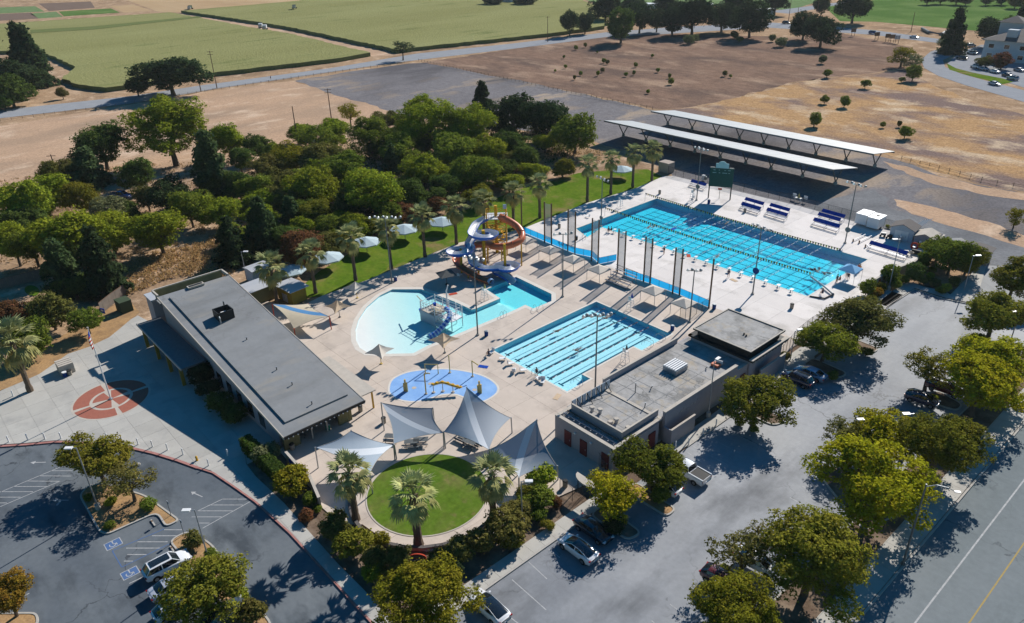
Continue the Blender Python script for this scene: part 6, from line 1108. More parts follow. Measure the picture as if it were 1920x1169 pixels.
lamp((184.8, 955), (142, 840), -RH, 'parking lamp in the mulch island of the left car park'); lamp((391, 1048), (364, 956), -RH, 'parking lamp leaning in view above the white parked cars'); lamp((1327.6, 782), (1341, 677), RH+FH, 'tall parking lamp in front of the low building wall')
lamp((1482, 674), (1495, 620), RH+FH*.4, 'parking lamp at the far end of the low building', concrete=False); lamp((1665.9, 543.8), (1686.4, 449), -RH, 'parking lamp among the shrubs along the curved wall'); lamp((1807, 545), (1826, 480), RH, 'parking lamp at the driveway by the bin store', concrete=False)
lamp((979, 982), (971, 903), RH, 'parking lamp between lawn shrubs and pavement'); lamp((1690, 862), (1710, 775), -RH, 'parking lamp rising out of the yellow green clump'); lamp((1360, 1140), (1372, 1092), -RH, 'parking lamp over the maroon car'); lamp((1893, 645), (1911, 584), -RH, 'parking lamp beside the tree at the right edge'); lamp((1612, 850), (1628, 786), -RH, 'parking lamp behind the thin dull tree'); lamp((463, 525), (452, 472), RH, 'lamp post behind the olive shed', concrete=False)
B = G(1692.8, 1059, .1); sl_ = thing('street_lamp', 'street light with a long curved arm reaching over the street', 'street lamp', B); MB().cyl(B, .22, .3, X['dgalv'], 10).build('base', sl_); MB().tube([B, B+Vector((0, 0, 10.6))], [.13, .08], X['dgalv'], 8).build('pole', sl_)
HD = G(1791, 922, 10.2); A_ = B+Vector((0, 0, 10.3)); MB().tube([A_, A_.lerp(HD, .35)+Vector((0, 0, .4)), A_.lerp(HD, .75)+Vector((0, 0, .3)), HD], [.05, .045, .04, .035], X['galv'], 6).build('arm', sl_); MB().box(HD+(HD-A_).normalized()*.2, (.55, .22, .1), X['white'], atan2((HD-A_).y, (HD-A_).x)).build('lamp_head', sl_)
def stadium(b, h, label, n=8, disc=None, span=4.6, ang=0.):
    B = G(*b, .12); t = thing('flood_light_mast', label, 'floodlight', B, 'floodlight masts round the pools'); MB().cyl(B, .28, .25, X['kerb'], 10).build('base', t)
    MB().tube([B, B+Vector((0, 0, h))], [.13, .08], X['dgalv'], 8).build('mast', t); d = Vector((cos(ang), sin(ang), 0)); n_ = Vector((-d.y, d.x, 0))
    MB().tube([B+Vector((0, 0, h-.15))-d*span/2, B+Vector((0, 0, h-.15))+d*span/2], .05, X['dgalv'], 6).build('crossarm', t)
    for k in range(n):
        c = B+Vector((0, 0, h+.12))+d*(-span/2+span*k/(n-1)); q = n_*(1 if k % 2 else -1); hd = MB().tube([c, c+q*.28+Vector((0, 0, -.16))], [.13, .27], X['galv'], 10).build('lamp_head', t); MB().tube([c+q*.285+Vector((0, 0, -.163)), c+q*.30+Vector((0, 0, -.17))], .23, X['lamp'], 10).build('lens', hd)
    if disc: MB().tube([B+Vector((.12, -.1, disc[0])), B+Vector((.12, -.22, disc[0]))], disc[1], X['bluecan' if disc[2] else 'dgalv'], 14).build('round_sign', t)
    return t
stadium((735, 531), 13.0, 'floodlight mast between the lawn palms left of the slide', 8, None, 5.5, .75); stadium((1055, 556.7), 12.0, 'floodlight mast between leisure pool and shade tents', 4, None, 3.0, .9); stadium((1126.8, 425.8), 10.8, 'floodlight mast at the left corner of the long pool', 6, (2.2, .45, 0), 3.8, -.3); stadium((1306, 376), 12.3, 'floodlight mast left of the scoreboard', 6, (3.4, .55, 0), 3.6, -.2)
stadium((1584.3, 456.6), 12.4, 'floodlight mast in front of the white trailers', 6, (3., .55, 0), 3.8, -.2); stadium((1411, 552), 12.6, 'floodlight mast at the near edge of the long pool', 6, (4.6, .6, 1), 3.6, -.2); stadium((1293, 604), 9.4, 'short floodlight mast beside the end of the netting line', 4, None, 2.0, .6); stadium((1115.8, 735), 12.3, 'floodlight mast at the near side of the lap pool', 8, None, 3.8, .9); stadium((895.8, 628.8), 13.6, 'floodlight mast in front of the water slide', 6, None, 3.2, .3)
# flagpole
B = t1(810, 657, .12); fp = thing('flagpole', 'white flagpole in the middle of the red plaza emblem', 'flagpole', B); MB().tube([B, B+Vector((0, 0, 11.6))], [.11, .05], X['white'], 8).build('pole', fp); MB().cyl(B, .3, .12, X['galv'], 12).build('base', fp); MB().tube([B+Vector((0, 0, 11.6)), B+Vector((0, 0, 11.8))], .12, X['trim'], 8).build('finial', fp)
flg = thing('national_flag', 'limp striped flag hanging down the white flagpole', 'flag', B+Vector((0, 0, 8.6))); fl = MB()
flo = bpy.data.objects.new
FCH = []
for k in range(10):
    z0, z1 = 11.3-k*.27, 11.3-(k+1)*.27; w0 = .12+.30*sin(min(1, k/9)*2.4); w1 = .12+.30*sin(min(1, (k+1)/9)*2.4); m_ = X['bluefab'] if k < 3 else (X['clothr'] if k % 2 else X['white'])
    fl.add([B+Vector((.06, -.02, z0)), B+Vector((.06+w0*.7, -w0*.7, z0-.1)), B+Vector((.06+w1*.7, -w1*.7, z1-.1)), B+Vector((.06, -.02, z1)), B+Vector((.06+w0*.3, -w0, z0-.2)), B+Vector((.06+w1*.3, -w1, z1-.2))], [(0, 1, 2, 3), (1, 4, 5, 2)], m_)
fl.build('cloth', flg)
# bollards, hydrant, signs
bol = thing('bollard', 'x', 'bollard', (0, 0, 0), 'white bollards'); MB().cyl((0, 0, 0), .085, .95, X['white'], 10).build('post', bol); MB().cyl((0, 0, .95), .085, .05, X['white'], 10, .04).build('cap', bol)
bp = [((65, 970), 'first white bollard along the red kerb, cut off nearest the left edge'), ((203, 955), 'white bollard along the red kerb touched by the flagpole shadow'), ((330, 948), 'third white bollard from the left along the red kerb'), ((447, 945), 'fourth white bollard from the left along the red kerb'), ((562, 945), 'white bollard just left of the tree over the red kerb'), ((785, 950), 'white bollard behind the tree top at the red kerb'), ((895, 970), 'white bollard just right of the tree top at the red kerb'), ((1010, 988), 'white bollard second right of the tree top'), ((1115, 1005), 'white bollard third right of the tree top'), ((1225, 1028), 'white bollard fourth right of the tree top'), ((1338, 1062), 'white bollard left of the yellow hydrant'), ((1525, 1142), 'white bollard right of the yellow hydrant'), ((1665, 1070), 'white bollard alone in the shadow by the hedge'), ((97, 635), 'white bollard at the foot of the left palm')]
for p, l in bp: place(bol, t1(*p, .12), 0, l)
for p, l in [((1490, 850), 'bollard light nearest the rust tinged tree'), ((1395, 915), 'bollard light second from the rust tinged tree'), ((1290, 990), 'bollard light third from the rust tinged tree'), ((1195, 1010), 'bollard light closest to the dark green tree')]: place(bol, t3(*p, .12), 0, l)
P = t1(1440, 1105, .12); hy = thing('fire_hydrant', 'yellow fire hydrant by the red kerb', 'hydrant', P); MB().cyl(P, .14, .55, X['yellow'], 10).build('barrel', hy); MB().cyl(P+Vector((0, 0, .55)), .16, .14, X['yellow'], 10, .06).build('bonnet', hy); MB().tube([P+Vector((-.24, 0, .42)), P+Vector((.24, 0, .42))], .07, X['yellow'], 8).build('outlets', hy); MB().cyl(P, .18, .06, X['yellow'], 10).build('flange', hy)
for p, l in [((1120, 440), 'wheel stop at the end of the upper blue bay'), ((1262, 635), 'wheel stop at the end of the lower blue bay')]:
    P = b5(*p, .0); t = thing('wheel_stop', l, 'wheel stop', P); MB().box(P+Vector((0, 0, .07)), (1.4, .16, .13), X['kerb'], 0).build('block', t); MB().box(P+Vector((-.35, 0, .14)), (.3, .165, .015), X['wood'], 0).build('end_mark', t)
for p, l in [((1250, 380), 'thin sign post at the tip of the mulch island'), ((1345, 520), 'thin sign post beside the hatched bay')]:
    P = b5(*p, .1); t = thing('bay_sign', l, 'sign', P); MB().tube([P, P+Vector((0, 0, 2.1))], .035, X['dgalv'], 6).build('post', t); MB().box(P+Vector((0, .05, 1.9)), (.3, .03, .4), X['hotel'], .2).build('plate', t)
P = b7(60, 600, .1); t = thing('litter_bin', 'round pale marker post by the pavement near the lamp', 'post', P); MB().cyl(P, .2, .9, X['beigecan'], 10).build('body', t); MB().cyl(P+Vector((0, 0, .9)), .22, .08, X['stone'], 10, .08).build('cap', t)
# bins on the decks
def bin_(P, m_, label):
    t = thing('waste_bin', label, 'bin', P, 'bins on the decks'); MB().cyl(P, .30, .85, X[m_], 12, .33).build('body', t); MB().cyl(P+Vector((0, 0, .85)), .35, .1, X['dark' if m_ == 'beigecan' else 'galv'], 12, .25).build('lid', t)
for P, m_, l in [(t2(1683, 195, .12), 'bluecan', 'blue bin beside the pole left of the lap pool'), (t2(765, 745, .12), 'beigecan', 'pebbled bin at the corner of the sloping building'), (t2(935, 830, .12), 'beigecan', 'pebbled bin by the post of the first big sail'), (t2(528, 880, .12), 'gcan', 'green bin under the end of the sloping roof'), (t2(268, 1025, .12), 'beigecan', 'pebbled bin in the shade of the building end'), (b7(388, 170, .12), 'beigecan', 'round pale bin by the entry fence'), (t5(1020, 885, .12), 'bluecan', 'blue bin beside the left floodlight mast'), (t3(1170, 155, .12), 'bluecan', 'blue bin at the far corner of the lap pool'), (t6(1475, 1090, .12), 'bluecan', 'blue bin by the last net post'), (t6(1437, 320, .12), 'bluecan', 'blue bin in front of the scoreboard'), (t6(345, 500, .12), 'beigecan', 'grey bin between the first nets and the palms'), (t6(1078, 250, .12), 'beigecan', 'grey bin at the left end of the long pool'), (t7(172, 1085, .12), 'beigecan', 'grey bin near the upper deck gate'), (t6(1700, 385, .12), 'beigecan', 'grey bin in front of the blue covered benches'), (t6(470, 585, .12), 'dark', 'black bin behind the second net')]: bin_(P, m_, l)
# ================================================================== SHADE STRUCTURES
def tent(leg, label, s=1.0, fab='tentfab', W_=2.7, h=2.1, pk=.75, legs=4, grp='square shade tents in a row'):
    c = G(*leg, .12)+Vector((0, 1.5*1.0, 0)); t = thing('shade_tent', label, 'shade tent', c, grp); hw = W_/2*1.15; q = MB(); ap = c+Vector((0, 0, h+pk)); K = [c+Vector((x*hw, y*hw, h)) for x, y in ((-1, -1), (1, -1), (1, 1), (-1, 1))]
    q.add(K+[ap]+[k-Vector((0, 0, .14)) for k in K], [(0, 1, 4), (1, 2, 4), (2, 3, 4), (3, 0, 4), (0, 5, 6, 1), (1, 6, 7, 2), (2, 7, 8, 3), (3, 8, 5, 0)], X[fab]); q.build('canopy', t)
    for k in K: MB().tube([Vector((k.x, k.y, .12)), k], .045, X['galv'], 6).build('leg', t)
    f = MB()
    for i in range(4): f.tube([K[i]-Vector((0, 0, .16)), K[(i+1) % 4]-Vector((0, 0, .16))], .035, X['galv'], 5)
    f.build('frame', t); return t
for i, (x, y) in enumerate([(66, 672), (238, 745), (406, 815), (593, 890), (988, 1050), (1210, 1145)]): tent((960+x/3.896, 300+y/3.896), 'beige hipped shade tent, %s in the row from the slide' % ordn[i])
def mush(px, py, label, r, h, fab, conv=8, grp='mushroom umbrellas on the lawn', skew=0.):
    r *= 1.25; P0 = G(px, py, h+.3); B = Vector((P0.x, P0.y, .1)); t = thing('mushroom_umbrella', label, 'umbrella', B, grp); MB().tube([B, B+Vector((0, 0, h+.6))], .07, X['galv'], 8).build('pole', t)
    for k in range(8):
        a, b = k*pi/4+.2, (k+1)*pi/4+.2; A = [B+Vector((0, 0, h+.95))]+[B+Vector((r*cos(x), r*sin(x), h)) for x in (a, b)]; A2 = [p-Vector((0, 0, .03)) for p in A]; e = [p-Vector((0, 0, .22)) for p in A[1:]]
        MB().add(A+A2+e, [(0, 1, 2), (3, 5, 4), (1, 6, 7, 2)], X[fab]).build('canopy_panel', t)
    MB().tube([B+Vector((r*cos(k*pi/4+.2), r*sin(k*pi/4+.2), h-.05)) for k in range(8)], .03, X['galv'], 5, close=True).build('rim', t); return t
for p, r, l in [((614, 481), 2.5, 'pale umbrella on the lawn between the second and third palm'), ((686, 452), 2.4, 'pale umbrella behind the third palm'), ((758, 428), 2.5, 'pale umbrella between the fourth and fifth palm'), ((829, 414), 2.5, 'pale umbrella between the fifth and sixth palm'), ((545, 505), 2.3, 'pale umbrella hidden behind the first brown tree'), ((1165, 316), 2.4, 'pale umbrella among the far palms')]: mush(*p, l, r, 2.2, 'umb')
def hypar(name, label, C, mats, n=10, sag=.13, posts=True, pm='galv', grp='large shade sails', split=None):
    """four cornered sail with curved-in edges, alternately high and low corners; C in order round the edge"""
    C = [Vector(c) for c in C]; cen = sum(C, Vector())/4; t = thing(name, label, 'shade sail', (cen.x, cen.y, .12), grp)
    def pt(u, v):
        p = C[0]*(1-u)*(1-v)+C[1]*u*(1-v)+C[2]*u*v+C[3]*(1-u)*v; k = sag*(4*u*(1-u)*(abs(2*v-1)**2)+4*v*(1-v)*(abs(2*u-1)**2)); q = p.lerp(cen, k); q.z = p.z-(p.z-cen.z)*k*.3; return q
    for part, (m_, f) in enumerate(mats):
        q = MB(); idx = {}
        for i in range(n):
            for j in range(n):
                a_, b_, c_, d_ = pt(i/n, j/n), pt((i+1)/n, j/n), pt((i+1)/n, (j+1)/n), pt(i/n, (j+1)/n)
                if f((i+.66)/n, (j+.33)/n): q.add([a_, b_, c_], [(0, 1, 2)], m_)
                if f((i+.33)/n, (j+.66)/n): q.add([a_, c_, d_], [(0, 1, 2)], m_)
        if q.v: q.build('sail_panel', t, True)
    e = MB(); pts = [pt(i/n, 0) for i in range(n)]+[pt(1, i/n) for i in range(n)]+[pt(1-i/n, 1) for i in range(n)]+[pt(0, 1-i/n) for i in range(n)]; e.tube(pts, .03, X['trim'], 4, close=True); e.build('edge_cable', t)
    if posts:
        for i, c in enumerate(C):
            if posts is True or posts[i]: o = c-cen; o.z = 0; o = o.normalized()*.15; MB().tube([Vector((c.x, c.y, .12))+o, c+o*.5+Vector((0, 0, .05))], .085, X[pm], 8).build('post', t)
    return t
band = lambda u, v: abs(u-v) < .17
sA = [(X['sailB'], lambda u, v: 0 <= (u-v) < .2), (X['sailA'], lambda u, v: (u-v) >= .2), (X['sailC'], lambda u, v: (u-v) < 0)]
hypar('shade_sail', 'grey shade sail nearest the splash pad corner, rising to the left', [(-72.8, 40.5, 4.6), (-66.9, 38.2, 2.5), (-64.4, 44.0, 2.5), (-67.6, 44.8, 4.3)], sA)
hypar('shade_sail', 'highest peaked grey shade sail in the middle', [(-65.9, 49.3, 6.2), (-64.4, 44.1, 2.6), (-57.7, 45.9, 2.6), (-60.8, 52.2, 2.6)], sA)
hypar('shade_sail', 'peaked grey shade sail nearest the low building', [(-54.9, 51.3, 5.8), (-57.6, 46.0, 2.7), (-51.6, 45.3, 2.4), (-50.2, 50.1, 2.2)], sA)
hypar('shade_sail', 'wide low shade sail over the left lawn palm', [(-72.0, 30.3, 3.3), (-63.5, 32.6, 3.0), (-66.8, 38.1, 2.4), (-70.8, 34.7, 4.2)], [(X['sailB'], lambda u, v: 0 <= u-v < .3), (X['sailA'], lambda u, v: not (0 <= u-v < .3))])
T51 = T(430, 480, 6.495)
c1 = T51(525, 590, 3.0); c2 = T51(960, 585, 2.0); c3 = T51(1210, 735, 2.6); c4 = T51(790, 885, 1.6)
hypar('shade_sail', 'cream sail with one sky blue stripe beside the sloping building', [c1, c2, c3, c4], [(X['bluesail'], lambda u, v: 0 <= u-v < 4/14), (X['beigefab'], lambda u, v: not 0 <= u-v < 4/14)], pm='clothr', n=14)
def small_hypar(px, py, label, s, h, fab, a0=.4, pk=1.1, pole='yellow2', off=0):
    P = G(px, py, .12); cen = P+Vector((0, 0, h)); t = thing('shade_sail', label, 'shade sail', P, 'small four pointed shade sails'); K = [cen+Vector((s*cos(a0+k*pi/2), s*sin(a0+k*pi/2), -.35 if k % 2 else -.1)) for k in range(4)]; n = 5; q = MB()
    for k in range(4):
        A, B_ = K[k], K[(k+1) % 4]; top = cen+Vector((0, 0, pk)); ed_ = [A.lerp(B_, i/n) for i in range(n+1)]; ed_ = [e.lerp(cen, .3*4*(i/n)*(1-i/n)) for i, e in enumerate(ed_)]; mid = [top.lerp(e, .45)-Vector((0, 0, .16)) for e in ed_]
        for i in range(n): q.add([top, mid[i], mid[i+1], ed_[i], ed_[i+1]], [(0, 1, 2), (1, 3, 4, 2)], X[fab])
    q.build('canopy', t); MB().tube([P, cen+Vector((0, 0, pk))], .06, X[pole], 8).build('pole', t); MB().cyl(P, .22, .12, X[pole], 10).build('base', t); return t
small_hypar(*((480+915/3.896, 580+400/3.896)), 'small grey pointed sail on a yellow pole right of the sloping roof', 2.3, 2.4, 'tentfab', 1.15); small_hypar(480+740/3.896, 300+1010/3.896, 'small grey pointed sail left of the curved pool edge', 2.4, 2.2, 'tentfab', .9); small_hypar(480+612/3.896, 300+1150/3.896, 'small tan pointed sail next to the cream and blue sail', 2.3, 2.2, 'tanfab', .8, pole='dgalv')
small_hypar(834, 662, 'small tan pointed sail over the lower edge of the leisure pool', 2.5, 2.5, 'tanfab', .9, pole='dgalv')
gu = thing('deck_umbrella', 'dark grey square umbrella in the shade of the slide', 'umbrella', G(838, 534, .12)); P = gu.location; MB().tube([P, P+Vector((0, 0, 2.9))], .05, X['dark'], 6).build('pole', gu); q = MB(); K = [P+Vector((2.2*cos(a), 2.2*sin(a), 2.15)) for a in (.5, 2.07, 3.64, 5.21)]; q.add(K+[P+Vector((0, 0, 2.95))], [(0, 1, 4), (1, 2, 4), (2, 3, 4), (3, 0, 4)], X['greyumb']); q.build('canopy', gu); MB().cyl(P, .3, .12, X['dark'], 10).build('base', gu)
# ================================================================== NETS, FENCES
def netpair(a, b, h, label, one=False):
    t = thing('ball_net', label, 'sports net', a, 'tall ball nets between the pools'); 
    for p in ((a,) if one else (a, b)): MB().tube([p, p+Vector((0, 0, h))], .15, X['wood'], 7).build('post', t)
    if not one:
        d = (b-a); n_ = 4
        for k in range(n_): z0, z1 = .9+(h-1.2)*k/n_, .9+(h-1.2)*(k+1)/n_; w0 = .04*((k+1) % 2); MB().quad(a+d*.07+Vector((0, -w0, z0)), b-d*.07+Vector((0, w0, z0)), b-d*.07+Vector((0, -w0, z1)), a+d*.07+Vector((0, w0, z1)), X['netm']).build('net', t)
NP = [((238, 605), (288, 618)), ((408, 665), (460, 685)), ((580, 740), (628, 755)), ((768, 830), (818, 848)), ((960, 890), (1008, 905)), ((1172, 980), (1222, 990))]
for i, (a, b) in enumerate(NP): netpair(t6(*a, .12), t6(*b, .12), 8.9, 'gathered grey ball net between two brown posts, %s from the slide' % ordn[i])
netpair(t6(1437, 1085, .12), None, 9.2, 'single tall brown net post at the end of the netting line', True); netpair(t6(72, 525, .12), None, 7.7, 'single brown net post at the lawn edge by the slide', True)
def fence(name, label, pts, h, mat, pitch, post='galv', z=.12, cat='fence', solid=True, rail=True, pr=.035):
    t = thing(name, label, cat, Vector((pts[0][0], pts[0][1], z))); 
    for a, b in zip(pts, pts[1:]):
        a = Vector((a[0], a[1], z)); b = Vector((b[0], b[1], z)); n_ = max(1, round((b-a).length/pitch))
        for k in range(n_):
            p, q = a.lerp(b, k/n_), a.lerp(b, (k+1)/n_); MB().tube([p, p+Vector((0, 0, h))], pr, X[post], 5).build('post', t)
            MB().quad(p+Vector((0, 0, .05)), q+Vector((0, 0, .05)), q+Vector((0, 0, h-.03)), p+Vector((0, 0, h-.03)), mat).build('screen' if solid else 'mesh', t)
        if rail: MB().tube([a+Vector((0, 0, h)), b+Vector((0, 0, h))], pr*.7, X[post], 4).build('rail', t)
    return t
fence('screen_fence', 'bright blue fabric screen fence between the two pool decks', [t6(*p) for p in [(85, 535), (240, 600), (460, 690), (585, 715), (638, 765), (762, 740)]], 1.35, X['windscreen'], 2.2, 'dgalv'); fence('screen_fence', 'bright blue fabric screen fence from the bleachers to the last net post', [t6(*p) for p in [(818, 846), (1000, 905), (1222, 990), (1435, 1083)]], 1.35, X['windscreen'], 2.2, 'dgalv')
fence('chain_link_fence', 'chain link fence along the upper edge of the pool deck', [t7(*p) for p in [(-730, 105), (-620, 135), (-350, 195), (0, 285), (160, 315), (340, 368), (530, 420), (640, 450), (840, 500), (1010, 540), (1270, 620)]], 2.0, X['chain'], 3.2, 'dark', solid=False); fence('chain_link_fence', 'chain link gate panels beside the last shade tent', [t6(*p) for p in [(1225, 1165), (1300, 1160), (1385, 1120), (1437, 1085)]], 2.0, X['chain'], 2., 'dark', solid=False)
fence('chain_link_fence', 'black entry fence and gate between the lawn shrubs and the low building', [b7(*p) for p in [(350, 215), (440, 285), (510, 240), (680, 100)]]+[(-48.5, 55.6)], 2.0, X['chain'], 1.6, 'dark', solid=False); fence('chain_link_fence', 'dark gate fence beyond the tall block of the low building', [(-46.3, 92.9)]+[G(*p) for p in [(1493, 640), (1520, 618), (1545, 606)]], 2.2, X['chain'], 1.6, 'dark', solid=False)
def boardfence(label, pts, h, wd=.9):
    t = thing('board_fence', label, 'fence', Vector((pts[0][0], pts[0][1], 0)))
    for a, b in zip(pts, pts[1:]):
        a, b = Vector((a[0], a[1], 0)), Vector((b[0], b[1], 0)); n_ = max(1, int((b-a).length/wd)); an = atan2((b-a).y, (b-a).x)
        for k in range(n_): c = a.lerp(b, (k+.5)/n_); MB().box(c+Vector((0, 0, h/2)), ((b-a).length/n_-.03, .05+.02*(k % 2), h), X['fencew'], an).build('board', t)
        MB().box((a+b)/2+Vector((0, 0, h+.03)), ((b-a).length, .1, .06), X['wood'], an).build('rail', t)
boardfence('grey board fence at the left edge below the tan track', [G(-10, 545), G(30, 535), G(88, 520)], 1.9); boardfence('leaning grey board fence beside the green cabinet', [G(190, 588), G(212, 570), G(240, 550)], 2.0)
P = G(194, 582, 1.0); t = thing('notice_board', 'blue and white notice on the end of the board fence', 'sign', P); MB().box(P+Vector((.2, -.2, 0)), (.9, .06, 1.0), X['bluefab'], .5).build('board', t); MB().box(P+Vector((.22, -.25, .1)), (.6, .04, .3), X['white'], .5).build('paper', t)
for nm, sx, sy, px, py in (('green_court', 6, 2.2, 60, 545), ('green_court', 2.5, 1.2, 122, 577)): P = G(px, py, .0); struct(MB().prism(circle((P.x, P.y), sx/2, 20, sy/2), None, .02, X['lawn']).build(nm))
def railfence(label, pts, pitch=3.0, h=1.2):
    t = thing('rail_fence', label, 'fence', Vector((pts[0][0], pts[0][1], 0)), 'brown post and rail fences'); r = random.Random(2)
    for a, b in zip(pts, pts[1:]):
        a, b = Vector((a[0], a[1], 0)), Vector((b[0], b[1], 0)); n_ = max(1, int((b-a).length/pitch)); q = MB()
        for k in range(n_): p = a.lerp(b, k/n_); MB().box(p+Vector((0, 0, h/2)), (.11, .11, h*r.uniform(.75, .95)), X['woodl']).build('post', t)
        for z in (.45, .85): MB().box((a+b)/2+Vector((0, 0, z)), ((b-a).length, .045, .06), X['woodl'], atan2((b-a).y, (b-a).x)).build('rail', t)
railfence('post and rail fence between the country road and the tan field', [G(-20, 231), G(200, 203), G(400, 171), G(560, 147), G(770, 118)], 3.4); railfence('post and rail fence between gravel lot and brown field', [G(785, 115), G(930, 146), G(1080, 178), G(1235, 208)], 2.6); railfence('post and rail fence right of the far canopy along the dry verge', [G(1690, 300), G(1760, 318), G(1840, 340), G(1930, 357)], 2.6)
def powerpole(b, h, label, arm=True, lean=0.):
    B = G(*b); t = thing('power_pole', label, 'power pole', B, 'wooden power poles'); MB().tube([B, B+Vector((lean, 0, h))], [.2, .12], X['wood'], 7).build('pole', t)
    if arm:
        for z in (h-.4, h-1.4)[:1 if arm == 1 else 2]: MB().box(B+Vector((lean, 0, z)), (2.4, .14, .14), X['wood'], .9).build('crossarm', t)
powerpole((407, 166), 15, 'tall power pole beside the wide roadside oak', 2); powerpole((377, 172), 7, 'short pole behind the wide roadside oak', 0); powerpole((622, 228), 11, 'power pole with a crossarm on the tan field', 2); powerpole((1027, 79), 13, 'power pole at the maize edge far along the road', 1); powerpole((1478, 42), 15, 'power pole by the black van on the highway', 1); powerpole((1530, 38), 12, 'power pole between both far roads', 0); powerpole((1708, 60), 10, 'small pole at the green field edge', 0); powerpole((562, 290), 14, 'bare dead pole in front of the grove', 0); powerpole((112, 345), 8, 'thin pole at the left of the dense conifer', 1); powerpole((1494, 40), 8, 'short pole right of the power pole by the highway', 0)
for x, l in ((1599, 'roadside sign board nearest the double oak'), (1643, 'second roadside sign board from the double oak'), (1663, 'left of three roadside sign boards close together'), (1672, 'middle of three roadside sign boards close together'), (1681, 'right one of three roadside sign boards, palest')):
    P = G(x, 68+(x-1599)*.17); t = thing('road_sign', l, 'sign', P, 'sign boards beside the highway')
    for s_ in (-.8, .8): MB().tube([P+RH*s_, P+RH*s_+Vector((0, 0, 3.6))], .12, X['wood'], 5).build('post', t)
    MB().box(P+Vector((0, 0, 2.9)), (2.6, .12, 1.9), X['wood' if x < 1675 else 'hotel'], atan2(RH.y, RH.x)).build('board', t)
# greenhouse pipe by the field
P = G(1735, 58); t = thing('irrigation_pipe', 'dark bent irrigation boom on the bare ground below the green field', 'pipe', P); MB().tube([G(1729, 54, .8), G(1742, 61, .8), G(1766, 64, .8), G(1778, 58, .8)], .8, X['dgalv'], 8).build('pipe', t); MB().box(G(1766, 65, .3), (2, 2, 1), X['wood']).build('support', t)
# parked cars seen through the far oaks, farmhouse
P = G(955, 3, 2); t = thing('farmhouse', 'pale farmhouse between dark trees at the top edge', 'house', (P.x, P.y, 0)); MB().box((P.x, P.y, 2), (9, 7, 4), X['hotel']).build('wall', t); MB().add([(P.x-5, P.y-4, 4), (P.x+5, P.y-4, 4), (P.x+5, P.y+4, 4), (P.x-5, P.y+4, 4), (P.x-5, P.y, 6), (P.x+5, P.y, 6)], [(0, 1, 5, 4), (2, 3, 4, 5), (0, 4, 3), (1, 2, 5)], X['tileroof']).build('roof', t)
for i, (x, y) in enumerate([(1222, 11), (1283, 14), (1316, 12), (1432, 22)]): P = G(x, y, 1.5); t = thing('farm_shed', 'pale farm shed roof glinting behind the far oaks, %s from the left' % ordn[i], 'shed', (P.x, P.y, 0)); MB().box((P.x, P.y, 1.4), (14, 8, 2.8), X['hotel'], .6).build('wall', t); MB().box((P.x, P.y, 2.95), (15, 9, .3), X['white'], .6).build('roof', t)
# ================================================================== WATER SLIDES
MO = G(908.9, 498, .12)
SL_ = lambda a, b, z: MO+RH*a+FH*b+Vector((0, 0, z-.12))
def spline(P, k=6):
    out = []; n = len(P)
    for i in range(n-1):
        p0, p1, p2, p3 = P[max(0, i-1)], P[i], P[i+1], P[min(n-1, i+2)]
        for j in range(k): t = j/k; out.append(.5*((2*p1)+(p2-p0)*t+(2*p0-5*p1+4*p2-p3)*t*t+(3*p1-p0-3*p2+p3)*t**3))
    return out+[P[-1]]
def flume(name, par, P, r, mo, mi, a0=pi*1.02, a1=pi*1.98, thick=.09, n=9):
    """open half-pipe: outer and inner skins"""
    P = spline(P); N = len(P); ov, iv = [], []
    for i, p in enumerate(P):
        t = (P[min(N-1, i+1)]-P[max(0, i-1)]).normalized(); s_ = t.cross(Vector((0, 0, 1))).normalized(); u = s_.cross(t)
        for k in range(n+1):
            a = a0+(a1-a0)*k/n; d = s_*cos(a)+u*sin(a); ov.append(p+d*(r+thick)+u*.25*r); iv.append(p+d*r+u*.25*r)
    m = n+1; q = MB(); q.add(ov, [(i*m+k, i*m+k+1, (i+1)*m+k+1, (i+1)*m+k) for i in range(N-1) for k in range(n)], mo); o = q.build(name, par, True)
    q = MB(); q.add(iv, [(i*m+k, (i+1)*m+k, (i+1)*m+k+1, i*m+k+1) for i in range(N-1) for k in range(n)], mi); q.build('lining', o, True)
    q = MB()
    for k in (0, n): q.add([v for i in range(N) for v in (ov[i*m+k], iv[i*m+k])], [(2*i, 2*i+1, 2*i+3, 2*i+2) for i in range(N-1)], mo)
    q.build('rim', o); return o
wsb = thing('blue_water_slide', 'open blue and white water slide winding in three loops into the leisure pool', 'water slide', MO)
def arc(cx, cy, r, a0, a1, z0, z1, n): return [SL_(cx+r*cos(rad(a0+(a1-a0)*i/n)), cy+r*sin(rad(a0+(a1-a0)*i/n)), z0+(z1-z0)*i/n) for i in range(n+1)]
BP = [SL_(.5, 5.2, 8.0), SL_(-1.2, 3.6, 7.6)]+arc(0, -.2, 2.1, 165, 545, 7.3, 6.2, 14)+[SL_(-2.6, -1.6, 5.7)]+arc(-4.3, -3.0, 1.9, 30, -315, 5.3, 4.1, 13)+[SL_(-2.3, -3.4, 3.4), SL_(-1.8, -5.0, 2.8), SL_(0.2, -6.3, 2.4)]+arc(4.0, -4.4, 1.9, 230, 600, 2.2, 1.1, 14)+[SL_(4.6, -7.2, .6), SL_(5.3, -8.4, .35)]
flume('flume', wsb, BP, .80, X['blue'], X['flume'])
MB().cyl(SL_(0, -.2, .12), .34, 7.4, X['yellow'], 14).build('support_column', wsb); MB().cyl(SL_(-4.3, -3, .12), .24, 4.9, X['yellow'], 12).build('support_column', wsb); MB().cyl(SL_(4.0, -4.4, .12), .26, 6.2, X['yellow'], 12).build('support_column', wsb)
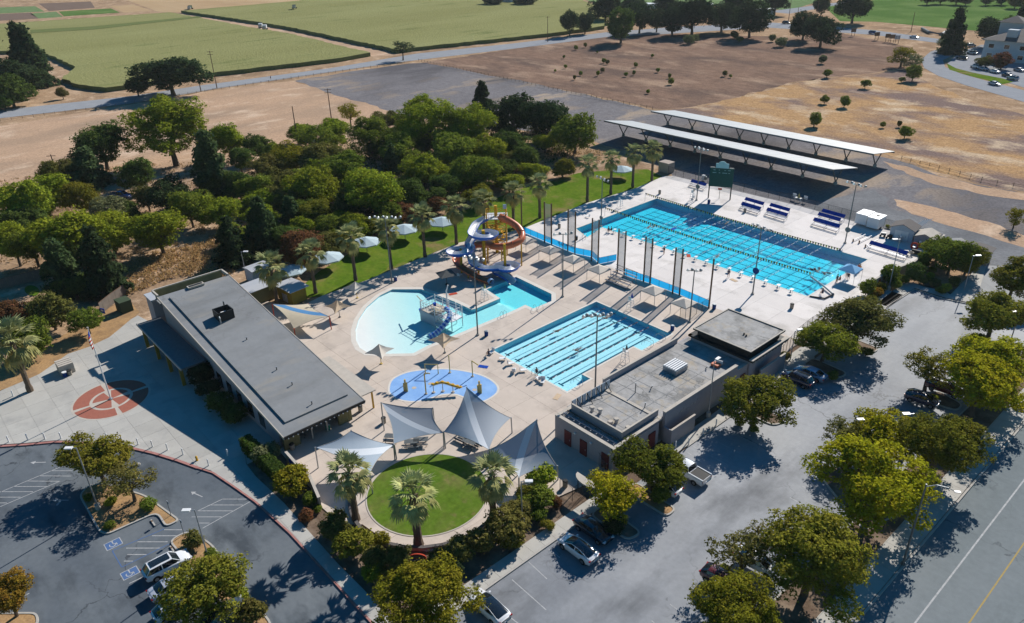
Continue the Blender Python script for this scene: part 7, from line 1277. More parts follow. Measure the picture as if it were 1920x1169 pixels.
MB().cyl(SL_(-1.0, -5.6, .12), .2, 2.2, X['yellow'], 10).build('support_column', wsb); MB().cyl(SL_(0, -.2, .12), .6, .12, X['kerb'], 14).build('column_base', wsb)
for a, b, z, c in ((2.1, -.2, 6.3, (0, -.2)), (-2.1, -.2, 6.9, (0, -.2)), (-6.2, -3, 4.3, (-4.3, -3)), (5.9, -4.4, 1.6, (4.0, -4.4))): MB().tube([SL_(*c, z-.8), SL_(a, b, z-.5)], .1, X['yellow'], 6).build('support_arm', wsb)
MB().tube([SL_(-2.9, -1.6, 5.4), SL_(-2.6, -3.0, 3.4)], .55, X['pblue'], 12).build('down_tube', wsb)
wsr = thing('red_water_slide', 'rust red tube water slide curling round the right side of the tower', 'water slide', SL_(3.6, 4, .12))
RP = [SL_(3.2, 5.0, 8.2), SL_(5.0, 3.8, 7.7), SL_(6.6, 2.6, 6.9), SL_(7.4, 1.0, 6.2), SL_(7.2, -.6, 5.6), SL_(5.6, -1.8, 5.1), SL_(3.4, -1.6, 4.6), SL_(1.8, -.2, 4.2), SL_(.6, 1.8, 3.8), SL_(-1.8, 2.6, 3.4), SL_(-4.4, 1.6, 2.9), SL_(-5.4, -.8, 2.4), SL_(-4.8, -3.4, 2.0), SL_(-3.0, -5.6, 1.5), SL_(-1.0, -7.2, 1.0), SL_(1.1, -8.4, .55)]
flume('open_run', wsr, RP[9:], .68, X['red'], X['red']); MB().tube(spline(RP[:4], 5), .70, X['red'], 12).build('tube', wsr, True); MB().tube(spline(RP[3:10], 5), .66, X['red'], 12).build('tube', wsr, True)
for p in (RP[3], RP[5], RP[4], RP[7]): MB().tube([p+(p-RP[6]).normalized()*0, p+Vector((.03, .03, .01))], .78, X['red'], 12).build('joint_ring', wsr)
MB().tube([SL_(1.1, -8.4, .7), SL_(1.5, -8.9, .65)], .6, X['pblue'], 14, caps=False).build('exit_ring', wsr)
for i in (4, 6, 8, 11, 13): p = RP[i]; MB().tube([Vector((p.x, p.y, .12)), p-Vector((0, 0, .45))], .13, X['yellow'], 8).build('support_column', wsr)
st_ = thing('slide_tower', 'yellow steel stair tower behind the two water slides', 'tower', SL_(2.3, 6.2, .12))
for a in (.6, 4.4):
    for b in (4.6, 7.8): MB().tube([SL_(a, b, .12), SL_(a, b, 9.0)], .13, X['yellow'], 8).build('tower_post', st_)
MB().cyl(SL_(2.4, 6.2, .12), .32, 10.0, X['yellow'], 14).build('centre_column', st_)
ang = atan2(RH.y, RH.x)
MB().box(SL_(2.5, 6.2, 7.9), (4.4, 3.6, .14), X['flume'], ang).build('deck', st_)
for k in range(24):
    a = k*.55; c = SL_(2.4+1.35*cos(a), 6.2+1.35*sin(a), .4+k*.31); MB().box(c, (.35, 1.9, .07), X['yellow'], ang+a-pi/2+pi/2).build('stair_tread', st_)
r_ = MB(); pts = [SL_(2.4+2.2*cos(k*.55), 6.2+2.2*sin(k*.55), 1.3+k*.31) for k in range(24)]; r_.tube(pts, .05, X['yellow'], 5); r_.tube([p-Vector((0, 0, .5)) for p in pts], .04, X['yellow'], 5)
for p in pts[::2]: r_.tube([p-Vector((0, 0, 1.)), p], .035, X['yellow'], 4)
r_.build('stair_railing', st_)
r_ = MB()
for z in (8.4, 8.9):
    K = [SL_(a, b, z) for a, b in ((.4, 4.4), (4.6, 4.4), (4.6, 8.0), (.4, 8.0))]; r_.tube(K, .05, X['yellow'], 5, close=True)
for a in np.linspace(.4, 4.6, 8): r_.tube([SL_(a, 8.0, 7.95), SL_(a, 8.0, 8.9)], .03, X['yellow'], 4); r_.tube([SL_(a, 4.4, 7.95), SL_(a, 4.4, 8.9)], .03, X['yellow'], 4)
r_.build('deck_railing', st_); MB().box(SL_(4.2, 7.4, 9.4), (.7, .1, .9), X['pblue'], ang).build('rule_board', st_)
for z in (2.6, 5.2):
    q = MB()
    for a, b in (((.6, 4.6), (4.4, 7.8)), ((4.4, 4.6), (.6, 7.8)), ((.6, 4.6), (4.4, 4.6)), ((.6, 7.8), (4.4, 7.8))): q.tube([SL_(*a, z), SL_(*b, z+.8)], .05, X['yellow'], 5)
    q.build('brace', st_)
# ================================================================== PLAY STRUCTURE IN THE LEISURE POOL
T2 = T(740, 520, 8.35)
def PS(x, y, z): return T2(x, y, z)
pl = thing('water_play_structure', 'white water play platform with frames and nets standing in the leisure pool', 'play structure', G(812, 600, -.3))
C0 = PS(620, 700, .6); ex = Vector((PS(620, 700, .6)-PS(330, 560, .6)).to_tuple()); ex.z = 0; exl = ex.length; ex.normalize(); ey = Vector((-ex.y, ex.x, 0)); 
A0 = PS(620, 690, .9); W0 = lambda u, v, z: Vector((A0.x, A0.y, 0))-ex*u+ey*v+Vector((0, 0, z)); ra = atan2(ex.y, ex.x)
def pbox(u, v, z, d, m, nm): return MB().box(W0(u, v, z), d, m, ra).build(nm, pl)
pbox(1.8, .1, .75, (3.8, .14, 2.0), X['hotel'], 'panel_wall'); pbox(.02, .95, .75, (.14, 1.7, 2.0), X['white'], 'panel_wall'); pbox(3.6, 1.6, .75, (.14, 3.2, 2.0), X['hotel'], 'panel_wall')
pbox(1.8, 1.8, 1.8, (3.7, 3.4, .12), X['trim'], 'deck'); pbox(-1.6, 2.4, 1.3, (3.0, 2.6, .12), X['white'], 'deck'); pbox(-1.2, .6, .5, (2.0, 1.4, .12), X['white'], 'step_platform')
for k in range(5): pbox(-1.0, -.1-.28*k+.9, 1.1-.27*k, (1.7, .26, .08), X['white'], 'step')
for u, v in ((0, .2), (3.6, .2), (3.6, 3.4), (0, 3.4), (-3, 3.6), (-3, 1.2), (-1.4, 3.7), (1.8, 3.5)): MB().tube([W0(u, v, -.4), W0(u, v, 3.5)], .09, X['white'], 8).build('post', pl)
for k, (a, b) in enumerate((((0, .2), (3.6, .2)), ((3.6, .2), (3.6, 3.4)), ((3.6, 3.4), (0, 3.4)), ((0, 3.4), (-3, 3.6)), ((-3, 3.6), (-3, 1.2)), ((-3, 1.2), (0, .2)))):
    q = MB()
    for z in (2.3, 2.75, 3.3): q.tube([W0(*a, z), W0(*b, z)], .04, X['white'], 5)
    for i in range(1, 5): q.tube([W0(a[0]+(b[0]-a[0])*i/5, a[1]+(b[1]-a[1])*i/5, 1.9), W0(a[0]+(b[0]-a[0])*i/5, a[1]+(b[1]-a[1])*i/5, 3.3)], .025, X['galv'], 4)
    q.build('railing', pl)
MB().tube([W0(.3, 3.3, 1.8), W0(.3, 3.3, 5.2), W0(.0, 3.5, 6.3)], [.13, .12, .09], X['flume'], 8).build('spray_mast', pl); MB().tube([W0(3.6, .6, 3.2), W0(6.2, 1.6, 3.0)], .08, X['beigefab'], 8).build('side_boom', pl)
for (u, v, z), m_, r in (((3.9, .4, 1.4), 'bluefab', .35), ((2.3, 2.2, 2.4), 'bluefab', .3), ((-.3, 2.6, 2.4), 'clothr', .32), ((1.2, 1.2, 2.3), 'beigefab', .4)): MB().tube([W0(u, v, z-.3), W0(u, v, z+.3)], [r*.7, r], X[m_], 10).build('bucket', pl)
MB().add([W0(.6, .6, 3.3), W0(1.0, 2.4, 2.2), W0(-.2, .6, 2.0), W0(1.6, 1.0, 2.1), W0(.2, 1.8, 2.1)], [(0, 3, 1), (0, 1, 4), (0, 4, 2), (0, 2, 3)], X['beigefab']).build('sail_fin', pl)
tp = [PS(800, 490, 2.6), PS(850, 540, 2.5), PS(860, 620, 2.1), PS(800, 720, 1.6), PS(720, 810, 1.0), PS(640, 880, .5), PS(550, 935, .15)]; tps = spline(tp, 4)
for i in range(len(tps)-1): MB().tube([tps[i], tps[i+1]], .42, X['blue' if i % 2 else 'pblue'], 12).build('tube_slide_ring', pl)
# ================================================================== SPLASH PAD FEATURES
def feat(label, b, paths, r=.08, name='splash_pipe', m='yellow2', extra=None):
    t = thing(name, label, 'spray feature', b, 'yellow spray features'); MB().cyl(b, .22, .1, X['trim'], 10).build('base', t)
    for p in paths: MB().tube([b+Vector(q) for q in p], r, X[m], 8).build('pipe', t)
    if extra: extra(t, b)
    return t
def TB(x, y, z=.12): return t2(x, y, z)
b = TB(1238, 470); b2 = TB(1332, 472); dd = b2-b
feat('double ended yellow spray arch at the back of the splash pad', b, [[(0, 0, 0), (0, 0, 1.6), (dd.x, dd.y, 1.6), (dd.x, dd.y, 0)]]); feat('tall plain yellow spray pole at the back of the splash pad', TB(1417, 465), [[(0, 0, 0), (0, 0, 3.0)]]); feat('yellow pole with a slanting nozzle on the right of the splash pad', TB(1583, 492), [[(0, 0, 0), (0, 0, 2.7)], [(0, 0, 2.7), (.6, .7, 1.9)]])
feat('hooked yellow spray pole in the middle of the splash pad', TB(1243, 620), [[(0, 0, 0), (0, 0, 3.3), (.35, .4, 3.5), (.55, .6, 3.4)]], .1)
for p, l in (((1095, 600), 'stubby yellow cactus sprayer at the left of the splash pad'), ((1634, 612), 'stubby yellow cactus sprayer at the right of the splash pad')): feat(l, TB(*p), [[(0, 0, 0), (0, 0, 2.0)], [(-.2, -.1, 0), (-.2, -.1, 1.3)], [(.2, .1, 0), (.2, .1, 1.5)]], .14)
ctr = thing('spray_caterpillar', 'low yellow spray tunnel with three supports across the splash pad', 'spray feature', TB(1366, 600)); P3 = [TB(1298, 610), TB(1366, 602), TB(1440, 608)]
top = [TB(1290, 610, 1.45)+Vector((0, 0, .1)), P3[0]+Vector((0, 0, 1.35)), P3[1]+Vector((0, 0, 1.55)), P3[2]+Vector((0, 0, 1.2)), P3[2]+(P3[2]-P3[1])*.75+Vector((0, 0, .9))]
MB().tube(spline(top[1:], 4), .2, X['yellow2'], 8).build('tunnel', ctr)
for p in P3: MB().tube([p, p+Vector((0, 0, 1.35))], .06, X['trim'], 6).build('support', ctr); MB().cyl(p, .25, .12, X['trim'], 10).build('foot', ctr)
for i, p in enumerate(spline(top[1:], 2)): MB().cyl(p+Vector((0, 0, .1)), .3, .12, X['yellow'], 10, .2).build('scale', ctr)
for p in ((1155, 575), (1275, 545), (1597, 590)): MB().prism(circle(TB(*p), .35, 10), None, .14, X['trim']).build('ground_spray_ring', spo)
# ================================================================== POOL SIDE ITEMS
blk = thing('starting_block', 'x', 'starting block', (0, 0, 0), 'starting blocks at the long pool'); MB().box((0, 0, .72), (.62, .72, .06), X['white'], 0).build('platform', blk); MB().box((0, -.32, .45), (.1, .1, .55), X['galv']).build('pedestal', blk); MB().box((0, -.55, .3), (.5, .3, .05), X['white']).build('step', blk)
for s_ in (-.22, .22): MB().tube([(s_, -.1, 0), (s_, .1, .7)], .03, X['galv'], 5).build('leg', blk)
for k in range(17): place(blk, (-57.0-2.54*k+(.0 if k < 13 else -.4), 115.1, .12), 0, 'white topped starting block, %s from the right end of the long pool' % (ordn+['fourteenth', 'fifteenth', 'sixteenth', 'seventeenth'])[k])
ch = thing('deck_chair', 'x', 'chair', (0, 0, 0), 'white chairs round the lap pool'); MB().box((0, 0, .32), (.55, .9, .05), X['white']).build('seat', ch); q = MB().box((0, -.55, .55), (.55, .05, .6), X['white']); q.build('backrest', ch)
for x in (-.24, .24):
    for y in (-.4, .4): MB().tube([(x, y, 0), (x, y, .32)], .02, X['white'], 4).build('leg', ch)
cl_ = [(t3(15, 460), 'chair with a green bag at the lap pool corner'), (t3(190, 520), 'white chair under the standing person at the lap pool'), (t3(225, 545), 'white chair at the near corner of the lap pool'), (t3(85, 460), 'white chair on the near side of the lap pool'), (t2(1720, 330), 'white chair beside the seated person left of the lap pool'), (t2(1800, 375), 'white chair left of the lap pool corner'), (t2(1865, 410), 'second white chair left of the lap pool corner'), (t5(1490, 855), 'white chair under the dark umbrella by the slide'), (t5(1470, 770), 'white chair behind the dark umbrella'), (t6(550, 425), 'white chair behind the second net'), (t6(1320, 285), 'white guard chair left of the scoreboard')]
for p, l in cl_: place(ch, (p.x, p.y, .12), R0.uniform(0, 6), l)
def guard(P, label, umb=None):
    t = thing('lifeguard_chair', label, 'lifeguard chair', P, 'lifeguard chairs'); q = MB()
    for x, y in ((-.5, -.5), (.5, -.5), (-.5, .5), (.5, .5)): q.tube([P+Vector((x, y, 0)), P+Vector((x*.6, y*.6, 1.8))], .035, X['white'], 5)
    for z in (.5, 1., 1.5): s_ = 1-z/1.8*.4; q.tube([P+Vector((x*s_, y*s_, z)) for x, y in ((-.5, -.5), (.5, -.5), (.5, .5), (-.5, .5))], .03, X['white'], 5, close=True)
    q.build('frame', t); MB().box(P+Vector((0, 0, 1.85)), (.6, .6, .06), X['white']).build('seat', t); MB().box(P+Vector((0, -.3, 2.2)), (.6, .05, .6), X['white']).build('backrest', t)
    if umb: MB().tube([P+Vector((.2, 0, 1.9)), P+Vector((.2, 0, 3.0))], .025, X['galv'], 5).build('umbrella_pole', t); MB().tube([P+Vector((.2, 0, 2.3)), P+Vector((.2, 0, 3.1))], [.22, .04], X[umb], 8).build('closed_umbrella', t)
guard(t3(825, 385, .12), 'white lifeguard chair on the side of the lap pool facing the low building', 'greyumb'); guard(t5(1670, 1020, .12), 'white lifeguard chair with a closed yellow umbrella on the leisure pool corner', 'yellow2'); guard(t6(865, 1090, .12), 'lifeguard chair with a closed blue umbrella at the far lap pool corner', 'bluefab'); guard(t6(790, 350, .12), 'white ladder chair beside the left end of the long pool'); guard(t6(1318, 295, .12), 'white guard chair with a beige closed umbrella by the scoreboard', 'beigefab')
def rail3(P, Q, label, w_=.6):
    t = thing('pool_handrail', label, 'handrail', (P.x, P.y, .12), 'pool handrails')
    d = (Q-P); d.z = 0; n_ = Vector((-d.y, d.x, 0)).normalized()
    for s_ in (-w_/2, w_/2): o_ = n_*s_; MB().tube([P+o_, P+o_+Vector((0, 0, .85)), P+d*.5+o_+Vector((0, 0, .9)), Q+o_+Vector((0, 0, .2)), Q+o_+Vector((0, 0, -.3))], .03, X['galv'], 5).build('rail', t)
for a, b, l in [((-62.2, 67), (-64, 67), 'handrail at the near steps of the lap pool'), ((-62.2, 86), (-64, 86), 'handrail at the far steps of the lap pool'), ((-62.2, 83), (-64, 83), 'second handrail at the far steps of the lap pool'), ((-69, 63.9), (-69, 65.4), 'handrail on the short near side of the lap pool')]: rail3(Vector((*a, .12)), Vector((*b, .12)), l)
rail3(G(947, 594, .12), G(940, 590, .12), 'handrail pair at the lower edge of the leisure pool'); rail3(G(1012, 583, .12), G(1006, 575, .12), 'curved handrail at the right steps of the leisure pool', 1.2); rail3(G(1095, 449, .12), G(1097, 441, .12), 'handrail at the shallow end steps of the long pool')
# silver bleachers
P = t6(790, 905, .12); bl = thing('bleachers', 'silver aluminium bleachers beside the blue screen fence', 'bleachers', P)
for k in range(5): MB().box(P+Vector((0, -1.2+k*.7, .4+k*.32)), (5.2, .3, .06), X['silver']).build('bench', bl); 
for k in range(4): MB().box(P+Vector((0, -.85+k*.7, .25+k*.32)), (5.2, .32, .04), X['silver']).build('foot_board', bl)
for x in (-2.3, 0, 2.3): q = MB(); q.tube([P+Vector((x, -1.3, 0)), P+Vector((x, 1.7, 1.6))], .05, X['dgalv'], 5); q.tube([P+Vector((x, 1.7, 0)), P+Vector((x, 1.7, 2.5))], .05, X['dgalv'], 5); q.build('frame', bl)
q = MB(); q.tube([P+Vector((-2.6, 1.75, 2.5)), P+Vector((2.6, 1.75, 2.5))], .05, X['dgalv'], 5); q.tube([P+Vector((-2.6, 1.75, 2.0)), P+Vector((2.6, 1.75, 2.0))], .04, X['dgalv'], 5); q.build('back_rail', bl)
# blue covered benches
def cov(P, L_, label, rz=-.0):
    t = thing('covered_bench', label, 'bench', P, 'benches with blue covers'); R_ = Matrix.Rotation(rz, 3, 'Z'); V_ = lambda x, y, z: P+R_@Vector((x, y, z))
    MB().add([V_(-L_/2, .3, 1.5), V_(L_/2, .3, 1.5), V_(L_/2, -.25, .95), V_(-L_/2, -.25, .95), V_(-L_/2, .3, 1.56), V_(L_/2, .3, 1.56), V_(L_/2, -.25, 1.01), V_(-L_/2, -.25, 1.01)], [(0, 1, 2, 3), (7, 6, 5, 4), (0, 4, 5, 1), (2, 6, 7, 3), (1, 5, 6, 2), (3, 7, 4, 0)], X['bluefab']).build('blue_cover', t)
    for k in range(2): MB().box(V_(0, -.45-.4*k, .55-.25*k), (L_, .28, .05), X['silver'], rz).build('bench_plank', t)
    for x in (-L_/2+.15, 0, L_/2-.15): q = MB(); q.tube([V_(x, .3, 0), V_(x, .3, 1.5)], .04, X['galv'], 5); q.tube([V_(x, -1., 0), V_(x, .3, .7)], .04, X['galv'], 5); q.build('frame', t)
for p, L_, l in [(G(1309, 352, .12), 4.6, 'blue covered bench left of the scoreboard'), (t7(-105, 340, .12), 5., 'blue covered bench in the left group nearest the fence'), (t7(-130, 375, .12), 5., 'blue covered bench in front in the left group'), (t7(80, 385, .12), 5., 'blue covered bench in the middle group nearest the fence'), (t7(60, 420, .12), 5.2, 'blue covered bench in front in the middle group'), (t7(470, 430, .12), 5.4, 'blue covered bench in the right group nearest the fence'), (t7(440, 455, .12), 5.2, 'blue covered bench in the middle of the right group'), (t7(420, 500, .12), 6., 'blue covered bench in front in the right group'), (t7(870, 685, .12), 7.5, 'long blue covered bench in the storage yard')]: cov(p, L_, l, -.06)
# scoreboard
a = t6(1433, 280, .12); b = t6(1592, 293, .12); sbd = thing('scoreboard', 'dark green scoreboard on two posts behind the long pool', 'scoreboard', a); d = (b-a); an = atan2(d.y, d.x); mid = (a+b)/2; hs = 7.4
for p in (a, b): MB().tube([p, p+Vector((0, 0, hs))], .14, X['dark'], 8).build('post', sbd)
nrm = Vector((-d.y, d.x, 0)).normalized(); MB().box(mid+Vector((0, 0, 5.2)), (d.length+.4, .3, 4.4), X['green'], an).build('display_panel', sbd)
for r_i, (z, segs) in enumerate(((7.0, ((-1.6, .5), (-.5, .35), (.8, .4), (1.7, .6))), (6.35, ((-1.55, .9), (-.4, .45), (.75, 1.1), (1.75, .4))))):
    for x, w_ in segs:
        for k in range(int(w_/.12)): MB().box(mid+d.normalized()*(x-w_/2+k*.12)-nrm*.16+Vector((0, 0, z)), (.07, .03, .16), X['teal'], an).build('letter', sbd)
for s_ in (-1, 1): MB().box(mid+d.normalized()*(s_*(d.length/2-.35))+Vector((0, 0, 7.55)), (1.0, .2, .16), X['trim'], an).build('top_bar', sbd)
MB().box(mid+Vector((0, 0, 8.0)), (2.9, .2, 1.1), X['teal'], an).build('crest_board', sbd); vs = [mid+d.normalized()*(.85*cos(k*pi/8))+Vector((0, 0, 8.5+.55*sin(k*pi/8))) for k in range(9)]; MB().add([v-nrm*.1 for v in vs]+[v+nrm*.1 for v in vs], [tuple(range(9))[::-1], tuple(range(9, 18))]+[(i, i+1, i+10, i+9) for i in range(8)], X['teal']).build('crest_arch', sbd)
P = t6(1512, 285, .12); t = thing('warning_sign', 'red topped sign post under the scoreboard', 'sign', P); MB().tube([P, P+Vector((0, 0, 2.5))], .05, X['dark'], 6).build('post', t); MB().box(P+Vector((0, 0, 2.4)), (.9, .08, .4), X['clothr'], an).build('plate', t)
P = t6(1405, 150, .12); t = thing('speaker_cabinet', 'white and grey round fan unit by the fence left of the scoreboard', 'equipment', P); MB().box(P+Vector((-.3, 0, .7)), (.8, .7, 1.2), X['white']).build('cabinet', t); MB().tube([P+Vector((.4, -.1, .7)), P+Vector((.4, -.3, .7))], .5, X['dgalv'], 14).build('reel', t)
P = t7(215, 300, .12); t = thing('trophy_table', 'white table with a beige cone behind the blue benches', 'table', P); MB().box(P+Vector((0, 0, .75)), (1.8, .8, .06), X['white']).build('table_top', t); MB().tube([P+Vector((.2, 0, .78)), P+Vector((.2, 0, 2.0))], [.35, .02], X['yellow2'], 8).build('cone', t)
for s_ in (-.7, .7): MB().box(P+Vector((s_, 0, .36)), (.06, .6, .72), X['white']).build('leg', t)
for i, x in enumerate((-1.2, 1.6)): MB().box(P+Vector((x, .6, 1.)), (.9, .05, .8), X['white']).build('panel', t)
# storage yard clutter
yr = random.Random(4)
for i, (x, y, nm, m_, l) in enumerate([(840, 560, 'equipment_cart', 'dgalv', 'dark wheeled cart left of the garden shed'), (885, 575, 'equipment_cart', 'dark', 'black wheeled cart beside the garden shed'), (1065, 560, 'red_machine', 'clothr', 'red machine between both sheds'), (1065, 655, 'red_float', 'clothr', 'round red and white inflatable ring in the yard'), (1100, 640, 'float_stack', 'orange', 'orange lifesaving gear beside the red ring'), (960, 600, 'pool_vacuum', 'galv', 'grey pool cleaning frame in the yard'), (1010, 690, 'rope_reel', 'beigecan', 'coil of lane ropes at the end of the long blue bench'), (1080, 690, 'black_drum', 'dark', 'black drum by the curved wall')]):
    P = t7(x, y, .12); t = thing(nm, l, 'equipment', P)
    if 'cart' in nm: MB().box(P+Vector((0, 0, .6)), (1.0, .7, .5), X[m_], .4).build('body', t); [MB().tube([P+Vector((sx, -.4, .22)), P+Vector((sx, -.3, .22))], .22, X['tyre'], 10).build('wheel', t) for sx in (-.4, .4)]
    elif nm == 'red_float': MB().tube([P+Vector((.6*cos(k*pi/8), .15*sin(k*pi/8), .7+.6*sin(k*pi/8))) for k in range(16)], .17, X[m_], 8, close=True).build('ring', t); MB().cyl(P+Vector((0, 0, .5)), .3, .1, X['white'], 12).build('cushion', t)
    elif nm == 'rope_reel': [MB().tube([P+Vector((s_*.8+.45*cos(k*pi/6), .45*sin(k*pi/6), .5+.1*s_)) for k in range(12)], .12, X[m_ if s_ else 'dgalv'], 6, close=True).build('coil', t) for s_ in (-1, 0, 1)]
    elif nm == 'black_drum': MB().tube([P+Vector((-.8, 0, .45)), P+Vector((.8, .2, .45))], .45, X[m_], 12).build('drum', t); MB().tube([P+Vector((-.82, 0, .45)), P+Vector((-.86, 0, .45))], .2, X['galv'], 8).build('hub', t)
    else: MB().box(P+Vector((0, 0, .55)), (.7, .6, 1.0), X[m_], .3).build('body', t); MB().cyl(P+Vector((.1, 0, 1.05)), .22, .35, X['white'], 8).build('cap', t)
for i in range(5): P = t7(1050+i*16, 500-i*3, .3); t = thing('spare_mast', 'pale pole, %s of five leaning behind the garden shed' % ordn[i], 'pole', (P.x, P.y, .1), 'spare poles in the yard'); MB().tube([P, P+Vector((1.3, 1.9, 1.6))], .07, X['white'], 6).build('pole', t)
for i, (x, y) in enumerate([(620, 600), (665, 610), (710, 640)]): P = t7(x, y, .12); Q = t7(x+90, y-45, .12); t = thing('lane_reel', '%s long white storage rail on the deck below the trailers' % ordn[i], 'rail', P, 'rails on the deck'); MB().tube([P+Vector((0, 0, .3)), Q+Vector((0, 0, .3))], .09, X['white'], 6).build('rail', t); MB().tube([P+Vector((0, 0, 0)), P+Vector((0, 0, .6))], .14, X['wood'], 6).build('end_stand', t)
# small blue gazebo and people at the corner of the long pool
tent((960+1590/3.896-960/3.896*0, 0), 'x') if False else None
P = t7(590, 880, .12); gz = thing('gazebo', 'light blue pop up gazebo at the right end of the long pool', 'gazebo', P); K = [P+Vector((x, y, 2.3)) for x, y in ((-1.5, -1.5), (1.5, -1.5), (1.5, 1.5), (-1.5, 1.5))]; ap = P+Vector((0, 0, 3.2))
X['gz'] = fabric('light_blue_gazebo_fabric', (.26, .52, .80), .3); q = MB(); q.add(K+[ap]+[k-Vector((0, 0, .25)) for k in K], [(0, 1, 4), (1, 2, 4), (2, 3, 4), (3, 0, 4), (0, 5, 6, 1), (1, 6, 7, 2), (2, 7, 8, 3), (3, 8, 5, 0)], X['gz']); q.build('canopy', gz)
for k in K: MB().tube([Vector((k.x, k.y, .12)), k], .03, X['galv'], 5).build('leg', gz)
# picnic tables under the sails
def picnic(P, rz, label):
    t = thing('picnic_table', label, 'picnic table', P, 'picnic tables under the sails'); R_ = Matrix.Rotation(rz, 3, 'Z')
    for k in range(4): MB().box(P+R_@Vector((0, -.33+k*.22, .74)), (1.9, .18, .05), X['dgalv'], rz).build('table_plank', t)
    for s_ in (-.75, .75): MB().box(P+R_@Vector((0, s_, .44)), (1.9, .26, .05), X['dgalv'], rz).build('bench', t)
    for x in (-.7, .7): MB().tube([P+R_@Vector((x, -.75, 0)), P+R_@Vector((x, -.3, .72)), P+R_@Vector((x, .3, .72)), P+R_@Vector((x, .75, 0))], .035, X['dark'], 5).build('frame', t)
for (x, y), rz, l in [((1140, 1000), .9, 'picnic table left below the first grey sail'), ((1205, 985), .9, 'picnic table right below the first grey sail'), ((995, 960), .7, 'picnic table at the post of the first grey sail'), ((1510, 955), .2, 'picnic table left below the highest sail'), ((1560, 1000), .3, 'picnic table in front below the highest sail'), ((1610, 985), .2, 'picnic table right below the highest sail'), ((330, 915), .8, 'table in the shade of the sloping building')]: picnic(t2(x, y, .12), rz, l)
# entry gate canopy
P = b7(570, 110, 2.4); t = thing('gate_canopy', 'curved pale canopy over the entry gate', 'canopy', (P.x, P.y, .12)); vs = [P+Vector((1.8*cos(k*pi/8), -.2-1.1*sin(k*pi/8), 0)) for k in range(9)]; MB().add(vs+[v-Vector((0, 0, .12)) for v in vs], [tuple(range(9))[::-1], tuple(range(9, 18))]+[(i, (i+1) % 9, 9+(i+1) % 9, 9+i) for i in range(9)], X['trim']).build('roof', t)
for x in (-1.6, 1.6): MB().tube([Vector((P.x+x, P.y-.3, .12)), Vector((P.x+x, P.y-.3, 2.3))], .06, X['dark'], 6).build('post', t)
# rocks along the beds
for i, (f_, x, y, s_) in enumerate([(b5, 1010, 10, .3), (b6, 150, 400, .3), (b6, 350, 490, .25), (b6, 1700, 830, .25), (b6, 1630, 890, .25)]): 
    P = f_(x, y, .1); t = thing('rock', 'pale rock lying %s' % ['by the upper left island', 'on the shaded pavement edge', 'in the shaded bed by the pavement', 'in the bed above the bottom white car', 'in the bed beside the bottom tree'][i], 'rock', P); r2 = random.Random(i); MB().tube([P, P+Vector((0, 0, s_*.5)), P+Vector((0, 0, s_*.8))], [s_, s_*.8, s_*.2], X['stone'], 7).build('stone', t)
# ================================================================== PEOPLE (tiny in the picture: one continuous skinned figure each)
def figure(kind):
    J = {'stand': [(0, 0, .93), (0, 0, 1.2), (0, 0, 1.42), (0, 0, 1.52), (0, .02, 1.68), (.1, 0, .88), (.11, .02, .48), (.12, -.02, .08), (-.1, 0, .88), (-.13, .04, .48), (-.15, .0, .08), (.19, 0, 1.38), (.26, .02, 1.1), (.24, .12, .88), (-.19, 0, 1.38), (-.27, 0, 1.1), (-.26, .1, .86), (.12, .12, .05), (-.15, .15, .05)],
         'sit': [(0, 0, .5), (0, -.04, .78), (0, -.02, 1.0), (0, 0, 1.1), (0, .03, 1.26), (.1, .1, .5), (.12, .48, .48), (.12, .5, .08), (-.1, .1, .5), (-.12, .48, .48), (-.12, .52, .08), (.19, 0, .96), (.24, .1, .7), (.18, .32, .6), (-.19, 0, .96), (-.24, .1, .7), (-.18, .32, .6), (.12, .64, .05), (-.12, .66, .05)],
         'swim': [(0, 0, -.06), (0, .28, -.03), (0, .5, .0), (0, .6, .04), (0, .76, .06), (.09, -.1, -.08), (.1, -.5, -.1), (.1, -.9, -.06), (-.09, -.1, -.08), (-.1, -.5, -.08), (-.1, -.9, -.1), (.2, .46, .0), (.34, .66, .12), (.24, .95, .0), (-.2, .46, -.02), (-.32, .2, -.1), (-.2, -.05, -.1), (.1, -1.05, -.05), (-.1, -1.05, -.1)]}[kind]
    E_ = [(0, 1), (1, 2), (2, 3), (3, 4), (0, 5), (5, 6), (6, 7), (7, 17), (0, 8), (8, 9), (9, 10), (10, 18), (2, 11), (11, 12), (12, 13), (2, 14), (14, 15), (15, 16)]
    Rr = [.145, .15, .15, .06, .105, .085, .065, .045, .085, .065, .045, .055, .04, .035, .055, .04, .035, .04, .04]
    me = bpy.data.meshes.new('body'); me.from_pydata(J, E_, []); o = bpy.data.objects.new('body', me); COL.objects.link(o); md = o.modifiers.new('s', 'SKIN'); bpy.context.view_layer.update()
    for i, r in enumerate(Rr): me.skin_vertices[0].data[i].radius = (r, r*.85)
    me.skin_vertices[0].data[0].use_root = True; sd = o.modifiers.new('d', 'SUBSURF'); sd.levels = 1
    dg = bpy.context.evaluated_depsgraph_get(); m2 = bpy.data.meshes.new_from_object(o.evaluated_get(dg)); bpy.data.objects.remove(o); m2.name = 'body'
    m2.materials.clear(); m2.materials.append(X['skin']); m2.materials.append(X['cloth']); m2.materials.append(X['clothr']); return m2, J
FG = {k: figure(k) for k in ('stand', 'sit', 'swim')}
